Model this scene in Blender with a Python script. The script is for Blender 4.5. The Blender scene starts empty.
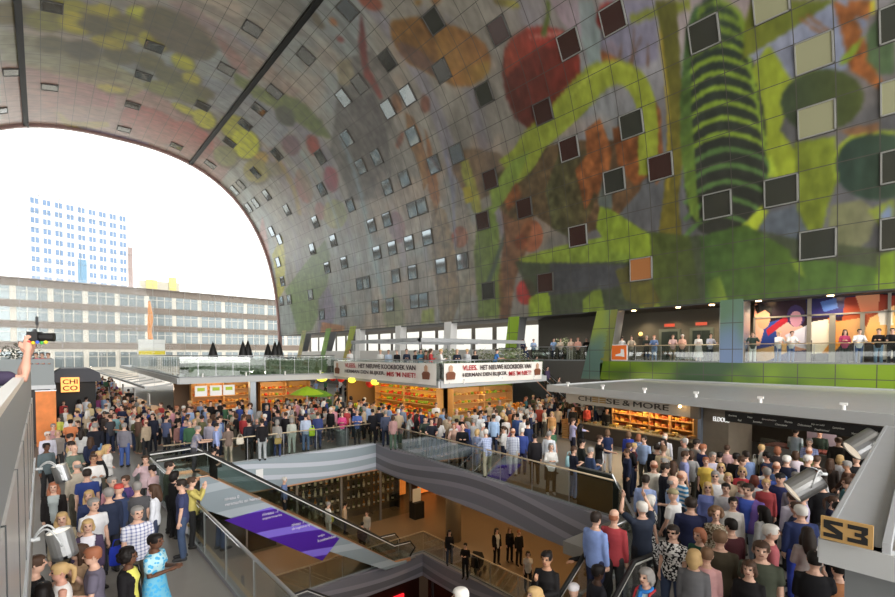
import bpy, math, random
import numpy as np
from mathutils import Vector, Matrix
S = bpy.context.scene
COL = S.collection
# ---------------- camera ----------------
FP = 478.0; CH = 4.5; YAW = math.radians(40.3); PT = math.radians(1.5)
CX = 447.5; CY = 354 + FP*math.tan(PT)
cd = bpy.data.cameras.new('camera'); cam = bpy.data.objects.new('camera', cd); COL.objects.link(cam)
cam.location = (0, 0, CH); cam.rotation_euler = (math.pi/2-PT, 0, -YAW)
cd.sensor_width = 36; cd.lens = FP/895*36; cd.shift_y = (CY-298.5)/895; cd.clip_end = 900; cd.clip_start = .05
S.camera = cam
# ---------------- world, exposure ----------------
w = bpy.data.worlds.new('world'); S.world = w; w.use_nodes = True
bg = w.node_tree.nodes['Background']; bg.inputs[0].default_value = (1.0, 0.985, 0.965, 1); bg.inputs[1].default_value = 1.8
S.view_settings.view_transform = 'Standard'; S.view_settings.look = 'None'
S.view_settings.exposure = 0.86; S.view_settings.gamma = 1
S.cycles.max_bounces = 8; S.cycles.diffuse_bounces = 5; S.cycles.transparent_max_bounces = 16; S.cycles.use_denoising = True
S.cycles.sample_clamp_indirect = 6
def light(kind, loc, energy, color=(1,1,1), size=1, size_y=None, rot=(0,0,0), name='lamp_light', spot=None):
    l = bpy.data.lights.new(name, kind); l.energy = energy; l.color = color
    if kind == 'AREA':
        l.size = size
        if size_y: l.shape = 'RECTANGLE'; l.size_y = size_y
    elif kind == 'SPOT': l.spot_size = spot or 1.5; l.spot_blend = .6; l.shadow_soft_size = size
    else: l.shadow_soft_size = size
    o = bpy.data.objects.new(name, l); o.location = loc; o.rotation_euler = rot; COL.objects.link(o); return o
light('AREA', (8, -25.5, 15), 9500, (1, .97, .93), 40, 24, (math.pi/2, 0, 0), 'near_end_daylight')
# ---------------- pixel <-> place ----------------
_f = (math.sin(YAW)*math.cos(PT), math.cos(YAW)*math.cos(PT), -math.sin(PT))
_r = (math.cos(YAW), -math.sin(YAW), 0)
_u = (math.sin(YAW)*math.sin(PT), math.cos(YAW)*math.sin(PT), math.cos(PT))
def ray(x, y):
    a = (x-CX)/FP; b = -(y-CY)/FP
    return Vector([_f[i]+a*_r[i]+b*_u[i] for i in range(3)])
def at(x, y, Z=None, X=None, Y=None):
    q = ray(x, y)
    t = (Z-CH)/q[2] if Z is not None else (X/q[0] if X is not None else Y/q[1])
    return Vector((q[0]*t, q[1]*t, CH+q[2]*t))
# ---------------- mesh helpers ----------------
class MB:
    def __init__(s): s.v = []; s.f = []; s.m = []; s.M = Matrix.Identity(4)
    def add(s, vs, fs, m=0):
        b = len(s.v); s.v += [tuple(s.M @ Vector(v)) for v in vs]
        for f in fs: s.f.append([i+b for i in f]); s.m.append(m)
        return s
    def box(s, x0, x1, y0, y1, z0, z1, m=0):
        vs = [(x, y, z) for z in (z0, z1) for x, y in ((x0, y0), (x1, y0), (x1, y1), (x0, y1))]
        return s.add(vs, [(3,2,1,0), (4,5,6,7), (0,1,5,4), (1,2,6,5), (2,3,7,6), (3,0,4,7)], m)
    def prism(s, pts, z0, z1, m=0):
        n = len(pts)
        a = sum(pts[i][0]*pts[(i+1) % n][1]-pts[(i+1) % n][0]*pts[i][1] for i in range(n))
        if a < 0: pts = pts[::-1]
        vs = [(p[0], p[1], z0) for p in pts]+[(p[0], p[1], z1) for p in pts]
        return s.add(vs, [tuple(range(n))[::-1], tuple(range(n, 2*n))]+[(i, (i+1) % n, n+(i+1) % n, n+i) for i in range(n)], m)
    def wallprism(s, pts, y0, y1, m=0, axis='Y'):   # polygon in (a,z), extruded along the other axis
        n = len(pts)
        if axis == 'Y': vs = [(p[0], y0, p[1]) for p in pts]+[(p[0], y1, p[1]) for p in pts]
        else: vs = [(y0, p[0], p[1]) for p in pts]+[(y1, p[0], p[1]) for p in pts]
        return s.add(vs, [tuple(range(n)), tuple(range(n, 2*n))[::-1]]+[(i, n+i, n+(i+1) % n, (i+1) % n) for i in range(n)], m)
    def beam(s, a, b, w, h, m=0):
        a = Vector(a); b = Vector(b); d = (b-a).normalized()
        up = Vector((0,0,1)) if abs(d.z) < .95 else Vector((0,1,0))
        x = d.cross(up).normalized()*w/2; y = x.cross(d).normalized()*h/2
        vs = [a-x-y, a+x-y, a+x+y, a-x+y, b-x-y, b+x-y, b+x+y, b-x+y]
        return s.add(vs, [(0,1,2,3), (7,6,5,4), (0,4,5,1), (1,5,6,2), (2,6,7,3), (3,7,4,0)], m)
    def tube(s, pts, r, n=8, m=0, cap=True):
        pts = [Vector(p) for p in pts]; rs = r if isinstance(r, (list, tuple)) else [r]*len(pts)
        vs = []; pr = None
        for i, p in enumerate(pts):
            d = (pts[min(i+1, len(pts)-1)]-pts[max(i-1, 0)]).normalized()
            if pr is None: pr = d.orthogonal().normalized()
            x = (pr-d*pr.dot(d)).normalized(); pr = x; y = d.cross(x)
            vs += [p+(x*math.cos(2*math.pi*k/n)+y*math.sin(2*math.pi*k/n))*rs[i] for k in range(n)]
        fs = [(i*n+k, i*n+(k+1) % n, (i+1)*n+(k+1) % n, (i+1)*n+k) for i in range(len(pts)-1) for k in range(n)]
        if cap: fs += [tuple(range(n))[::-1], tuple(range((len(pts)-1)*n, len(pts)*n))]
        return s.add(vs, fs, m)
    def rings(s, rg, n=16, m=0):     # rg: (cx,cy,cz,rx,ry) upward
        vs = [(c[0]+c[3]*math.cos(2*math.pi*k/n), c[1]+c[4]*math.sin(2*math.pi*k/n), c[2]) for c in rg for k in range(n)]
        fs = [(i*n+k, i*n+(k+1) % n, (i+1)*n+(k+1) % n, (i+1)*n+k) for i in range(len(rg)-1) for k in range(n)]
        fs += [tuple(range(n))[::-1], tuple(range((len(rg)-1)*n, len(rg)*n))]
        return s.add(vs, fs, m)
    def ball(s, c, r, n=12, k=8, m=0):
        r = r if isinstance(r, (tuple, list)) else (r, r, r)
        return s.rings([(c[0], c[1], c[2]-r[2]*math.cos(math.pi*(j+.15)/(k+.3)), r[0]*math.sin(math.pi*(j+.15)/(k+.3)), r[1]*math.sin(math.pi*(j+.15)/(k+.3))) for j in range(k+1)], n, m)
    def mesh(s, name, mats, smooth=False):
        me = bpy.data.meshes.new(name); me.from_pydata(s.v, [], s.f)
        for mt in (mats if isinstance(mats, (list, tuple)) else [mats]): me.materials.append(mt)
        me.polygons.foreach_set('material_index', s.m)
        if smooth: me.polygons.foreach_set('use_smooth', [True]*len(s.f))
        me.update(); return me
    def build(s, name, mats, parent=None, smooth=False, loc=None, rot=None):
        return link(name, s.mesh(name, mats, smooth), parent, loc, rot)
def link(name, me, parent=None, loc=None, rot=None):
    o = bpy.data.objects.new(name, me); COL.objects.link(o)
    if parent: o.parent = parent
    if loc is not None: o.location = loc
    if rot is not None: o.rotation_euler = rot
    return o
def tag(o, label, cat, group=None, kind=None):
    o['label'] = label; o['category'] = cat
    if group: o['group'] = group
    if kind: o['kind'] = kind
    return o
def st(o): o['kind'] = 'structure'; return o
def thing(name, label, cat, loc=(0,0,0), rz=0, group=None):
    o = bpy.data.objects.new(name, None); COL.objects.link(o); o.location = loc; o.rotation_euler = (0, 0, rz)
    return tag(o, label, cat, group)
def copy_tree(o, parent=None, loc=None, rz=None, label=None, group=None):
    c = o.copy(); COL.objects.link(c)
    if parent: c.parent = parent
    if loc is not None: c.location = loc
    if rz is not None: c.rotation_euler[2] = rz
    if label: c['label'] = label
    if group: c['group'] = group
    for ch in list(o.children): copy_tree(ch, c)
    return c
# ---------------- materials ----------------
def lin(c): return tuple((x/12.92 if x <= .04045 else ((x+.055)/1.055)**2.4) for x in c)
def hx(h): return lin(tuple(int(h[i:i+2], 16)/255 for i in (0, 2, 4)))
_mc = {}
def mat(name, col, rough=.6, metal=0, em=None, es=0, noise=0, scale=4, alpha=None, spec=None):
    if name in _mc: return _mc[name]
    c = hx(col) if isinstance(col, str) else col
    m = bpy.data.materials.new(name); m.use_nodes = True; nt = m.node_tree; b = nt.nodes['Principled BSDF']
    b.inputs['Base Color'].default_value = (*c, 1); b.inputs['Roughness'].default_value = rough; b.inputs['Metallic'].default_value = metal
    if spec is not None: b.inputs['Specular IOR Level'].default_value = spec
    if em: b.inputs['Emission Color'].default_value = (*(hx(em) if isinstance(em, str) else em), 1); b.inputs['Emission Strength'].default_value = es
    if noise:
        tc = nt.nodes.new('ShaderNodeTexCoord'); n = nt.nodes.new('ShaderNodeTexNoise'); n.inputs['Scale'].default_value = scale; n.inputs['Detail'].default_value = 5
        r = nt.nodes.new('ShaderNodeMapRange'); r.inputs['To Min'].default_value = 1-noise; r.inputs['To Max'].default_value = 1+noise
        mx = nt.nodes.new('ShaderNodeVectorMath'); mx.operation = 'SCALE'; mx.inputs[0].default_value = c
        nt.links.new(tc.outputs['Object'], n.inputs['Vector']); nt.links.new(n.outputs['Fac'], r.inputs['Value'])
        nt.links.new(r.outputs[0], mx.inputs['Scale']); nt.links.new(mx.outputs[0], b.inputs['Base Color'])
    _mc[name] = m; return m
def glassmat(name, tint='FFFFFF', refl=.12, rough=.02):
    if name in _mc: return _mc[name]
    m = bpy.data.materials.new(name); m.use_nodes = True; nt = m.node_tree; nt.nodes.clear()
    o = nt.nodes.new('ShaderNodeOutputMaterial'); mx = nt.nodes.new('ShaderNodeMixShader')
    t = nt.nodes.new('ShaderNodeBsdfTransparent'); t.inputs[0].default_value = (*hx(tint), 1)
    g = nt.nodes.new('ShaderNodeBsdfGlossy'); g.inputs['Roughness'].default_value = rough
    lw = nt.nodes.new('ShaderNodeLayerWeight'); lw.inputs['Blend'].default_value = .35
    r = nt.nodes.new('ShaderNodeMapRange'); r.inputs['To Min'].default_value = refl*.4; r.inputs['To Max'].default_value = min(1, refl*4)
    nt.links.new(lw.outputs['Facing'], r.inputs['Value']); nt.links.new(r.outputs[0], mx.inputs[0])
    nt.links.new(t.outputs[0], mx.inputs[1]); nt.links.new(g.outputs[0], mx.inputs[2]); nt.links.new(mx.outputs[0], o.inputs[0])
    _mc[name] = m; return m
steel = mat('brushed_steel', 'B8BABC', .35, .85); grey = mat('grey_paint', '8C9092', .5); lgrey = mat('light_grey', 'B4B7B8', .5)
dgrey = mat('dark_grey', '3C3E40', .6); black = mat('black_paint', '121212', .6); white = mat('white_paint', 'E8E8E6', .5)
floorm = mat('stone_floor', '8F8B86', .45, noise=.12, scale=1.5); bfloor = mat('basement_floor', '84705A', .35, noise=.1, scale=1)
glass = glassmat('rail_glass', 'F0F5F3', .16); fglass = glassmat('facade_glass', 'FAFCFC', .03)
copper = mat('copper_trim', 'D9A27C', .35, .5)
# ================= SETTING: floors, hall, mural =================
VX0, VX1, VY0, VY1 = 2.75, 12.7, 3.9, 20.43
VXS, VYS = 11.75, 6.9      # near end of the right edge: the opening narrows towards the camera
fl = MB()
def slab(x0, x1, y0, y1, z1=0, t=.3, m=0): fl.box(x0, x1, y0, y1, z1-t, z1, m)
slab(-14, VX0, -30, 78); slab(VX1, 31, -30, 78); slab(VX0, VX1, VY1, 78); slab(VX0, VX1, -30, VY0); slab(7.65, 8.5, VY0, 5.0); slab(8.5, 9.5, VY0, 5.2); slab(9.5, VX1, VY0, 6.9)
slab(31, 50, -30, 78); slab(-40, -14, -30, 78)
st(fl.build('floor', floorm))
st(MB().box(-160, 160, 78, 200, -.3, -.05).build('ground', mat('square_paving', 'C9C4BB', .8, noise=.1, scale=.3)))
# fascias of the void: grey boards with paler wave stripes
def wavemat(name, a, b, c):
    m = bpy.data.materials.new(name); m.use_nodes = True; nt = m.node_tree; B = nt.nodes['Principled BSDF']; B.inputs['Roughness'].default_value = .45
    tc = nt.nodes.new('ShaderNodeTexCoord'); sx = nt.nodes.new('ShaderNodeSeparateXYZ'); nt.links.new(tc.outputs['Object'], sx.inputs[0])
    ad = nt.nodes.new('ShaderNodeMath'); ad.operation = 'ADD'; nt.links.new(sx.outputs[0], ad.inputs[0]); nt.links.new(sx.outputs[1], ad.inputs[1])
    s1 = nt.nodes.new('ShaderNodeMath'); s1.operation = 'MULTIPLY'; s1.inputs[1].default_value = .45; nt.links.new(ad.outputs[0], s1.inputs[0])
    sn = nt.nodes.new('ShaderNodeMath'); sn.operation = 'SINE'; nt.links.new(s1.outputs[0], sn.inputs[0])
    m2 = nt.nodes.new('ShaderNodeMath'); m2.operation = 'MULTIPLY_ADD'; m2.inputs[1].default_value = .28; nt.links.new(sn.outputs[0], m2.inputs[0]); nt.links.new(sx.outputs[2], m2.inputs[2])
    m3 = nt.nodes.new('ShaderNodeMath'); m3.operation = 'PINGPONG'; m3.inputs[1].default_value = .55; nt.links.new(m2.outputs[0], m3.inputs[0])
    cr = nt.nodes.new('ShaderNodeValToRGB'); nt.links.new(m3.outputs[0], cr.inputs[0]); cr.color_ramp.interpolation = 'CONSTANT'
    e = cr.color_ramp.elements; e[0].color = (*hx(a), 1); e[1].position = .2; e[1].color = (*hx(b), 1)
    x = e.new(.40); x.color = (*hx(c), 1)
    nt.links.new(cr.outputs[0], B.inputs['Base Color']); return m
wavA = wavemat('fascia_wave_blue', '93A0A8', 'BFC5D0', '9AA7AE'); wavB = wavemat('fascia_wave_grey', '7E7D86', '97949E', '706F76')
st(MB().box(VX0, VX1, VY1-.05, VY1+.1, -1.25, .04).build('trim_1', wavA))
st(MB().beam((VXS-.02, VYS, -.605), (VX1-.02, VY1, -.605), .14, 1.28).build('trim_2', wavB))
st(MB().box(VX0, VX1, VY1-.06, VY1+.1, -1.31, -1.25).build('trim_3', copper))
st(MB().box(VX0-.1, VX0+.05, VY0, VY1, -1.25, .04).build('trim_4', wavB))
st(MB().box(8.5, 9.5, 5.12, 5.25, -1.25, .04).beam((9.45, 5.2, -.605), (VXS, VYS, -.605), .14, 1.28).build('trim_5', wavB))
# basement level (-5.5) and the level under it
BZ = -5.5
b = MB(); b.box(14.4, 34, -6, 40, BZ-.3, BZ); b.box(-2, 14.4, 18.9, 40, BZ-.3, BZ); b.box(-2, 6.8, 2, 18.9, BZ-.3, BZ)
st(b.build('basement_floor', bfloor))
st(MB().box(-2, 34, -6, 34, -11.3, -11).build('lower_floor', mat('lower_floor', '6A5440', .5)))
st(MB().box(14.35, 14.5, -6, 19, -6.6, BZ+.03).box(6.8, 14.4, 18.85, 19, -6.6, BZ+.03).build('trim_6', wavB))
st(MB().box(-2.2, -2, 2, 40, -11, -.3).box(34, 34.2, -6, 40, -11, -.3).box(-2, 34, 40, 40.2, -11, -.3).box(-2, 34, -6.2, -6, -11, -.3).build('wall_basement', mat('basement_wall', '7A6A58', .7)))
st(MB().box(-2, VX0, 2, 34, -.42, -.3).box(VX1, 34, -6, 34, -.42, -.3).box(VX0, VX1, VY1, 34, -.42, -.3).build('ceiling_basement', mat('basement_ceiling', '8A7E6C', .7)))
# ---- arch ----
XC, HWD, ZB, ZH, NE = 8.0, 22.0, 4.0, 29.5, 2.6
def prof(n=900):
    t = np.linspace(0, math.pi/2, n); c, s = np.cos(t)**(2/NE), np.sin(t)**(2/NE)
    return XC+HWD*c, ZB+ZH*s
_px, _pz = prof(4000); _ps = np.concatenate([[0], np.cumsum(np.hypot(np.diff(_px), np.diff(_pz)))]); SL = _ps[-1]
def XZ(s):                     # s: metres along the inside of the arch from the right springing (z = 4)
    s = np.asarray(s, float); m = s > SL; q = np.where(m, 2*SL-s, s)
    x = np.interp(q, _ps, _px); z = np.interp(q, _ps, _pz)
    x = np.where(s < 0, XC+HWD, x); z = np.where(s < 0, ZB+s, z)
    return np.where(m, 2*XC-x, x), z
_ts = np.linspace(-1.5, 2*SL+1, 6000); _tx, _tz = XZ(_ts)
def wall_uv(x, y):              # picture point -> (Y, s) on the arch
    q = ray(x, y)
    # in the XZ cross-section the sight line is (t*qx, CH+t*qz)
    cr = (_tx)*q[2]-(_tz-CH)*q[0]
    idx = np.where(np.sign(cr[:-1]) != np.sign(cr[1:]))[0]
    best = None
    for i in idx:
        t = (_tx[i]/q[0]) if abs(q[0]) > abs(q[2]) else ((_tz[i]-CH)/q[2])
        if t > 0 and (best is None or t > best[0]): best = (t, _ts[i])
    return (best[0]*q[1], best[1]) if best else (0, 0)
YE = 78.0
# mural paint: fruit, stems, leaves and flowers as flat colour on the arch panels (wall coordinates Y, s)
ys = np.concatenate([np.arange(-26, -2, .5), np.arange(-2, 24, .075), np.arange(24, 42, .14), np.arange(42, YE, .3), [YE]])
ss = np.concatenate([np.arange(3.52, 17, .085), np.arange(17, SL+4, .14), np.arange(SL+4, SL+13, .26), np.arange(SL+13, 2*SL+.01, 1.2)])
YY, SS = np.meshgrid(ys, ss)
rng = np.random.RandomState(4)
def vnoise(u, v, seed):
    g = np.random.RandomState(seed).rand(128, 128); iu = np.floor(u).astype(int); iv = np.floor(v).astype(int); fu = u-iu; fv = v-iv
    fu = fu*fu*(3-2*fu); fv = fv*fv*(3-2*fv); a = lambda i, j: g[i % 128, j % 128]
    return (a(iu, iv)*(1-fu)+a(iu+1, iv)*fu)*(1-fv)+(a(iu, iv+1)*(1-fu)+a(iu+1, iv+1)*fu)*fv
def fbm(u, v, seed): return (vnoise(u, v, seed)+.5*vnoise(u*2.1, v*2.1, seed+1)+.25*vnoise(u*4.3, v*4.3, seed+2))/1.75
C3 = lambda h: np.array([int(h[i:i+2], 16)/255 for i in (0, 2, 4)])
def blend(base, col, m): return base*(1-m[..., None])+col*m[..., None]
def sm(x, a, b_): t = np.clip((x-a)/(b_-a), 0, 1); return t*t*(3-2*t)
img = np.zeros(YY.shape+(3,))+C3('6F6A62')
n1 = fbm(YY*.12, SS*.16, 10); n2 = fbm(YY*.5, SS*.08, 20); n3 = fbm(YY*.25+9, SS*.3, 30); n4 = fbm(YY*.07, SS*.6, 44)
img = blend(img, C3('8E8A80'), sm(YY, 12, 45)); img = blend(img, C3('A39C8C'), sm(SS, 12, 34)*.8)
img = blend(img, C3('8FA0A2'), sm(n1, .5, .7)*.6); img = blend(img, C3('B79A80'), sm(n3, .55, .75)*.5)
img = blend(img, C3('7E7A94'), sm(n2, .58, .8)*.5); img = blend(img, C3('55504A'), sm(1-n2, .6, .8)*.35)
img = blend(img, C3('56575C'), (1-sm(YY, 14, 24))*(1-sm(SS, 10, 20))*.8)
img = blend(img, C3('9A8B9C'), (1-sm(YY, 10, 26))*sm(SS, 12, 20)*(1-sm(SS, 24, 30))*.5)
img *= (.9+.25*fbm(YY*1.2, SS*.5, 60))[..., None]
def W(pts): return np.array([wall_uv(*p) for p in pts])
def inside(P):
    m = np.zeros(YY.shape, bool); y0, y1 = P[:, 0].min(), P[:, 0].max(); s0, s1 = P[:, 1].min(), P[:, 1].max()
    i0, i1 = np.searchsorted(ys, y0), np.searchsorted(ys, y1)+1; j0, j1 = np.searchsorted(ss, s0), np.searchsorted(ss, s1)+1
    A = YY[j0:j1, i0:i1]; B = SS[j0:j1, i0:i1]; r = np.zeros(A.shape, bool); n = len(P)
    for k in range(n):
        xa, ya = P[k]; xb, yb = P[(k+1) % n]
        if yb == ya: continue
        c = ((ya > B) != (yb > B)) & (A < (xb-xa)*(B-ya)/(yb-ya)+xa); r ^= c
    m[j0:j1, i0:i1] = r; return m
def paint(pts, col, col2=None, a=1, stripe=0, ax=0, seed=5):
    """fill an outline; col2 grades the printed colour across the shape"""
    global img
    P = W(pts)
    if len(P) < 3: return
    m = inside(P)
    if not m.any(): return
    c = np.zeros(img.shape)+C3(col)
    if col2:
        q = (YY if ax == 0 else SS); lo, hi = P[:, ax].min(), P[:, ax].max(); t = np.clip((q-lo)/(hi-lo+1e-6)+.3*(n3-.5), 0, 1)
        c = c*(1-t[..., None])+C3(col2)*t[..., None]
    if stripe: c = c*(1+stripe*(fbm(YY*2.5, SS*2.5, seed)-.5))[..., None]
    img = np.where(m[..., None], img*(1-a)+c*a, img)
def ell(cx, cy, rx, ry, rot=0, n=28):
    r = math.radians(rot); return [(cx+rx*math.cos(t)*math.cos(r)-ry*math.sin(t)*math.sin(r), cy+rx*math.cos(t)*math.sin(r)+ry*math.sin(t)*math.cos(r)) for t in np.linspace(0, 2*math.pi, n, endpoint=False)]
def stem(pts, wd):               # a band along a smooth line; wd: width or list of widths, picture px
    P = []
    for i in range(len(pts)-1):
        p0 = pts[max(i-1, 0)]; p1 = pts[i]; p2 = pts[i+1]; p3 = pts[min(i+2, len(pts)-1)]
        for t in np.linspace(0, 1, 8, endpoint=False):
            P.append(tuple(.5*(2*p1[k]+(p2[k]-p0[k])*t+(2*p0[k]-5*p1[k]+4*p2[k]-p3[k])*t*t+(3*p1[k]-p0[k]-3*p2[k]+p3[k])*t**3) for k in (0, 1)))
    P.append(pts[-1]); n = len(P)
    ws = np.interp(np.linspace(0, 1, n), np.linspace(0, 1, len(wd)), wd) if isinstance(wd, (list, tuple)) else [wd]*n
    L, R = [], []
    for i, p in enumerate(P):
        a, c = P[max(i-1, 0)], P[min(i+1, n-1)]; d = math.hypot(c[0]-a[0], c[1]-a[1]) or 1
        nx, ny = -(c[1]-a[1])/d*ws[i]/2, (c[0]-a[0])/d*ws[i]/2
        L.append((p[0]+nx, p[1]+ny)); R.append((p[0]-nx, p[1]-ny))
    return L+R[::-1]
exec_mural = True
# ---- mural, from the ceiling (left) to the long wall (right) ----
paint([(0,60),(60,70),(150,92),(200,120),(235,160),(210,200),(150,150),(90,130),(0,130)], 'A66E62', 'A07C74', .75, .4, 0)
paint([(0,60),(60,72),(115,85),(115,108),(60,105),(0,128)], 'B06A6A', 'A8836F', .8, .4, 1)
paint([(0,30),(30,36),(95,52),(150,86),(130,98),(60,76),(0,62)], 'A79A52', '8C8A60', .7, .5, 1)
paint(ell(150, 125, 32, 17, 20), 'B2453F', '9A6A5C', .85, .3)
paint(ell(190, 140, 26, 16, 30), 'C04F48', '9C7468', .8, .3)
paint([(57,111),(70,122),(108,122),(110,127),(75,130),(60,122)], 'B8A24A', '9C8648', .9, .2)
paint([(75,125),(105,131),(150,143),(140,150),(90,135)], '7A6C94', None, .7, .3)
paint([(205,75),(260,100),(290,130),(270,150),(235,120),(200,95)], '7E8AA0', 'A0AAB0', .6, .4)
for c in ((10,14,24,12,0,'7C6E3E'), (45,22,22,11,10,'8F8B2E'), (65,8,24,9,0,'B4AC22'), (78,24,20,12,10,'CDBE1C'), (105,16,20,12,15,'BDB028'), (143,17,18,10,20,'C9CC22'), (118,34,22,10,10,'A79E2C'), (97,25,19,11,10,'6C6440'),
          (128,25,19,10,15,'7A7236'), (52,45,17,10,5,'6A6442'), (83,51,20,11,10,'605A44'), (120,55,18,10,10,'6A6440'), (110,44,20,7,15,'B7A82C'), (155,42,18,11,20,'B9B024'), (150,62,17,9,20,'6F6A3C'), (171,78,18,10,30,'6C6A3E'),
          (184,63,14,9,30,'C6C41E'), (165,90,22,8,15,'8A8A3E'), (112,90,16,5,12,'C0AC34'), (95,72,26,7,10,'8C8250'), (192,80,11,8,30,'BFB424'), (190,94,20,11,20,'7C7C46'), (205,93,12,6,25,'6E6638'), (185,110,14,5,25,'C6BE24'), (205,120,14,10,35,'C9C41E'),
          (60,100,0.1,0.1,0,'000000'), (235,128,16,13,30,'B8B428'), (246,145,15,17,-35,'D2D41A'), (226,157,14,11,30,'8C8A50'), (262,160,9,9,0,'C09A34'), (257,172,14,13,30,'9C9040'), (275,170,10,8,20,'7C7A3A'), (240,140,0.1,.1,0,'000000'),
          (180,34,42,20,28,'6A5E44'), (160,18,18,12,20,'6A6240'), (205,50,10,10,0,'62563C')):
    if c[2] > 1:
        paint(ell(c[0], c[1], c[2], c[3], c[4]), '5C5432', None, .5); paint(ell(c[0]-1, c[1]-1, c[2]-1.5, c[3]-1.5, c[4]), c[5], None, 1, .25)
paint([(165,0),(185,0),(260,60),(300,92),(290,100),(240,70),(200,30)], 'A0706A', 'A38C78', .55, .8)
paint([(215,32),(245,62),(250,78),(235,72),(222,52)], 'A8625A', None, .55, .6)
paint([(232,72),(262,88),(300,100),(320,120),(332,138),(318,136),(290,118),(255,98),(236,84)], '5C6E2C', '7C8C3E', .9, .5)
paint(ell(285, 116, 12, 8, 45), '4E5240', None, .9, .3)
paint(ell(291, 145, 9, 11, -30), '6C5060', '8A6060', .85, .3)
paint([(270,145),(300,190),(310,230),(300,240),(285,200),(265,165)], '9A7A6E', '8F8C88', .6, .5)
paint(ell(313, 145, 6, 11, -20), 'A8402E', None, .9, .3); paint(ell(331, 179, 7, 13, -10), 'A84048', '8A3E54', .9, .3)
paint(ell(304, 186, 8, 18, -15), '8E8466', 'A05A50', .8, .3); paint(ell(320, 211, 5, 9, -10), 'A06058', None, .7, .3)
paint(ell(335, 214, 12, 15, -5), '7C8A48', 'A89A60', .75, .5)
paint(ell(397, 227, 8, 16, -10), '8E5A60', '7A6878', .75, .4)
paint([(340,60),(372,50),(400,95),(380,160),(372,200),(350,200),(330,150)], '6A645E', '57524E', .7, .8)
paint([(348,100),(372,92),(388,140),(392,190),(375,200),(352,170)], '4C4848', '6C665E', .6, .8)
paint([(336,62),(350,58),(356,80),(345,86),(338,84)], 'A89A6A', None, .6, .4)
stem_c = lambda *a: None
paint(stem([(340,135), (352,165), (362,200), (372,250), (385,300)], 4), '7FA0A8', None, .6)
paint(stem([(272,150), (292,185), (300,215)], 4), 'A88A3A', None, .7); paint(stem([(300,150), (325,190), (340,230)], 3), '8AA0A4', None, .6)
paint([(361,12),(366,42),(368,66),(383,97),(379,99),(364,76),(358,45)], '6A2E2C', '8A3A30', .95, .2)
paint(ell(370, 2, 13, 7, 25), '9A4A30', None, .9, .2); paint(ell(333, 22, 5, 3, 50), 'B06A38', None, .9); paint(ell(317, 20, 4, 11, -35), '70634A', None, .9, .2)
paint(ell(340, 39, 4, 3, 30), '8A3A34', None, .8)
# pear-like brown fruit and big red fruit
paint([(390,24),(395,20),(412,17),(425,18),(438,23),(455,26),(472,33),(485,44),(491,56),(490,70),(482,80),(470,86),(455,86),(440,79),(425,72),(410,65),(398,52),(391,36)], '6E4A2C', '9A6A28', 1, .5)
paint([(430,22),(455,26),(472,33),(485,44),(491,56),(490,70),(482,80),(470,86),(452,85),(440,60)], '96602C', 'A87A30', .75, .4)
paint([(448,72),(470,66),(489,60),(489,72),(480,81),(468,86),(454,84)], 'A08A34', 'B07030', .7, .2)
paint([(395,40),(420,50),(440,68),(436,76),(415,66),(400,55)], '5E4650', None, .6, .3)
paint([(502,72),(504,50),(512,36),(525,28),(545,26),(562,30),(573,40),(580,60),(580,80),(572,104),(560,121),(545,130),(530,130),(515,118),(506,98)], '7E2C20', '5C2A22', 1, .4)
paint([(504,52),(512,36),(525,28),(545,26),(560,30),(572,38),(560,48),(540,46),(520,62),(505,78)], 'B0302A', '9C4428', .8, .3)
paint([(527,38),(545,33),(562,32),(567,34),(545,37)], 'D8A090', None, .8)
paint(stem([(548,0), (548,16), (543,36)], [4,4,6]), '5A6A24', None, 1)
paint([(550,0),(590,0),(600,20),(590,40),(575,35),(560,20)], '8A8290', 'A88898', .6, .4)
paint(ell(506, 3, 14, 4, 10), 'A8A430', '6A5A30', .9)
for x, y, rx, ry, r, c in ((397,103,5,10,-15,'8A5A34'), (425,104,5,9,-5,'7A4430'), (400,140,3,9,20,'7A4430'), (418,2,4,3,0,'9A7030'), (436,0,5,4,0,'9A6030'), (460,237,8,11,0,'B0402A'), (531,236,12,16,5,'A85A38'), (521,242,6,8,0,'B23028'), (526,292,10,13,0,'B82C28'), (545,110,0.1,.1,0,'000000')):
    if rx > 1: paint(ell(x, y, rx, ry, r), c, None, .9, .5)
paint([(405,112),(414,118),(425,150),(430,180),(424,190),(416,160),(408,140)], '8C5A30', '9A6A30', .85, .6)
paint([(425,130),(432,150),(440,200),(436,215),(428,190)], '9A5A28', None, .8, .5)
paint([(457,150),(475,148),(500,153),(510,168),(498,190),(480,200),(462,190),(452,170)], '6A5A48', '7A5A38', .8, .5)
paint([(459,156),(468,160),(475,180),(480,200),(482,215),(473,212),(470,196),(463,180)], 'A09A38', '8C9434', .95, .3)
paint([(462,188),(470,186),(474,200),(466,204)], 'B8A820', None, .9)
paint(stem([(445,150), (452,190), (455,240), (458,290)], 2.4), '7E8098', None, .8)
paint([(430,200),(445,210),(455,250),(460,300),(450,330),(440,320),(432,260)], '8C6A3A', '6C5A44', .6, .9)
paint([(455,180),(470,210),(475,260),(470,310),(458,320),(455,260)], '8A7E62', None, .5, .9)
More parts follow.
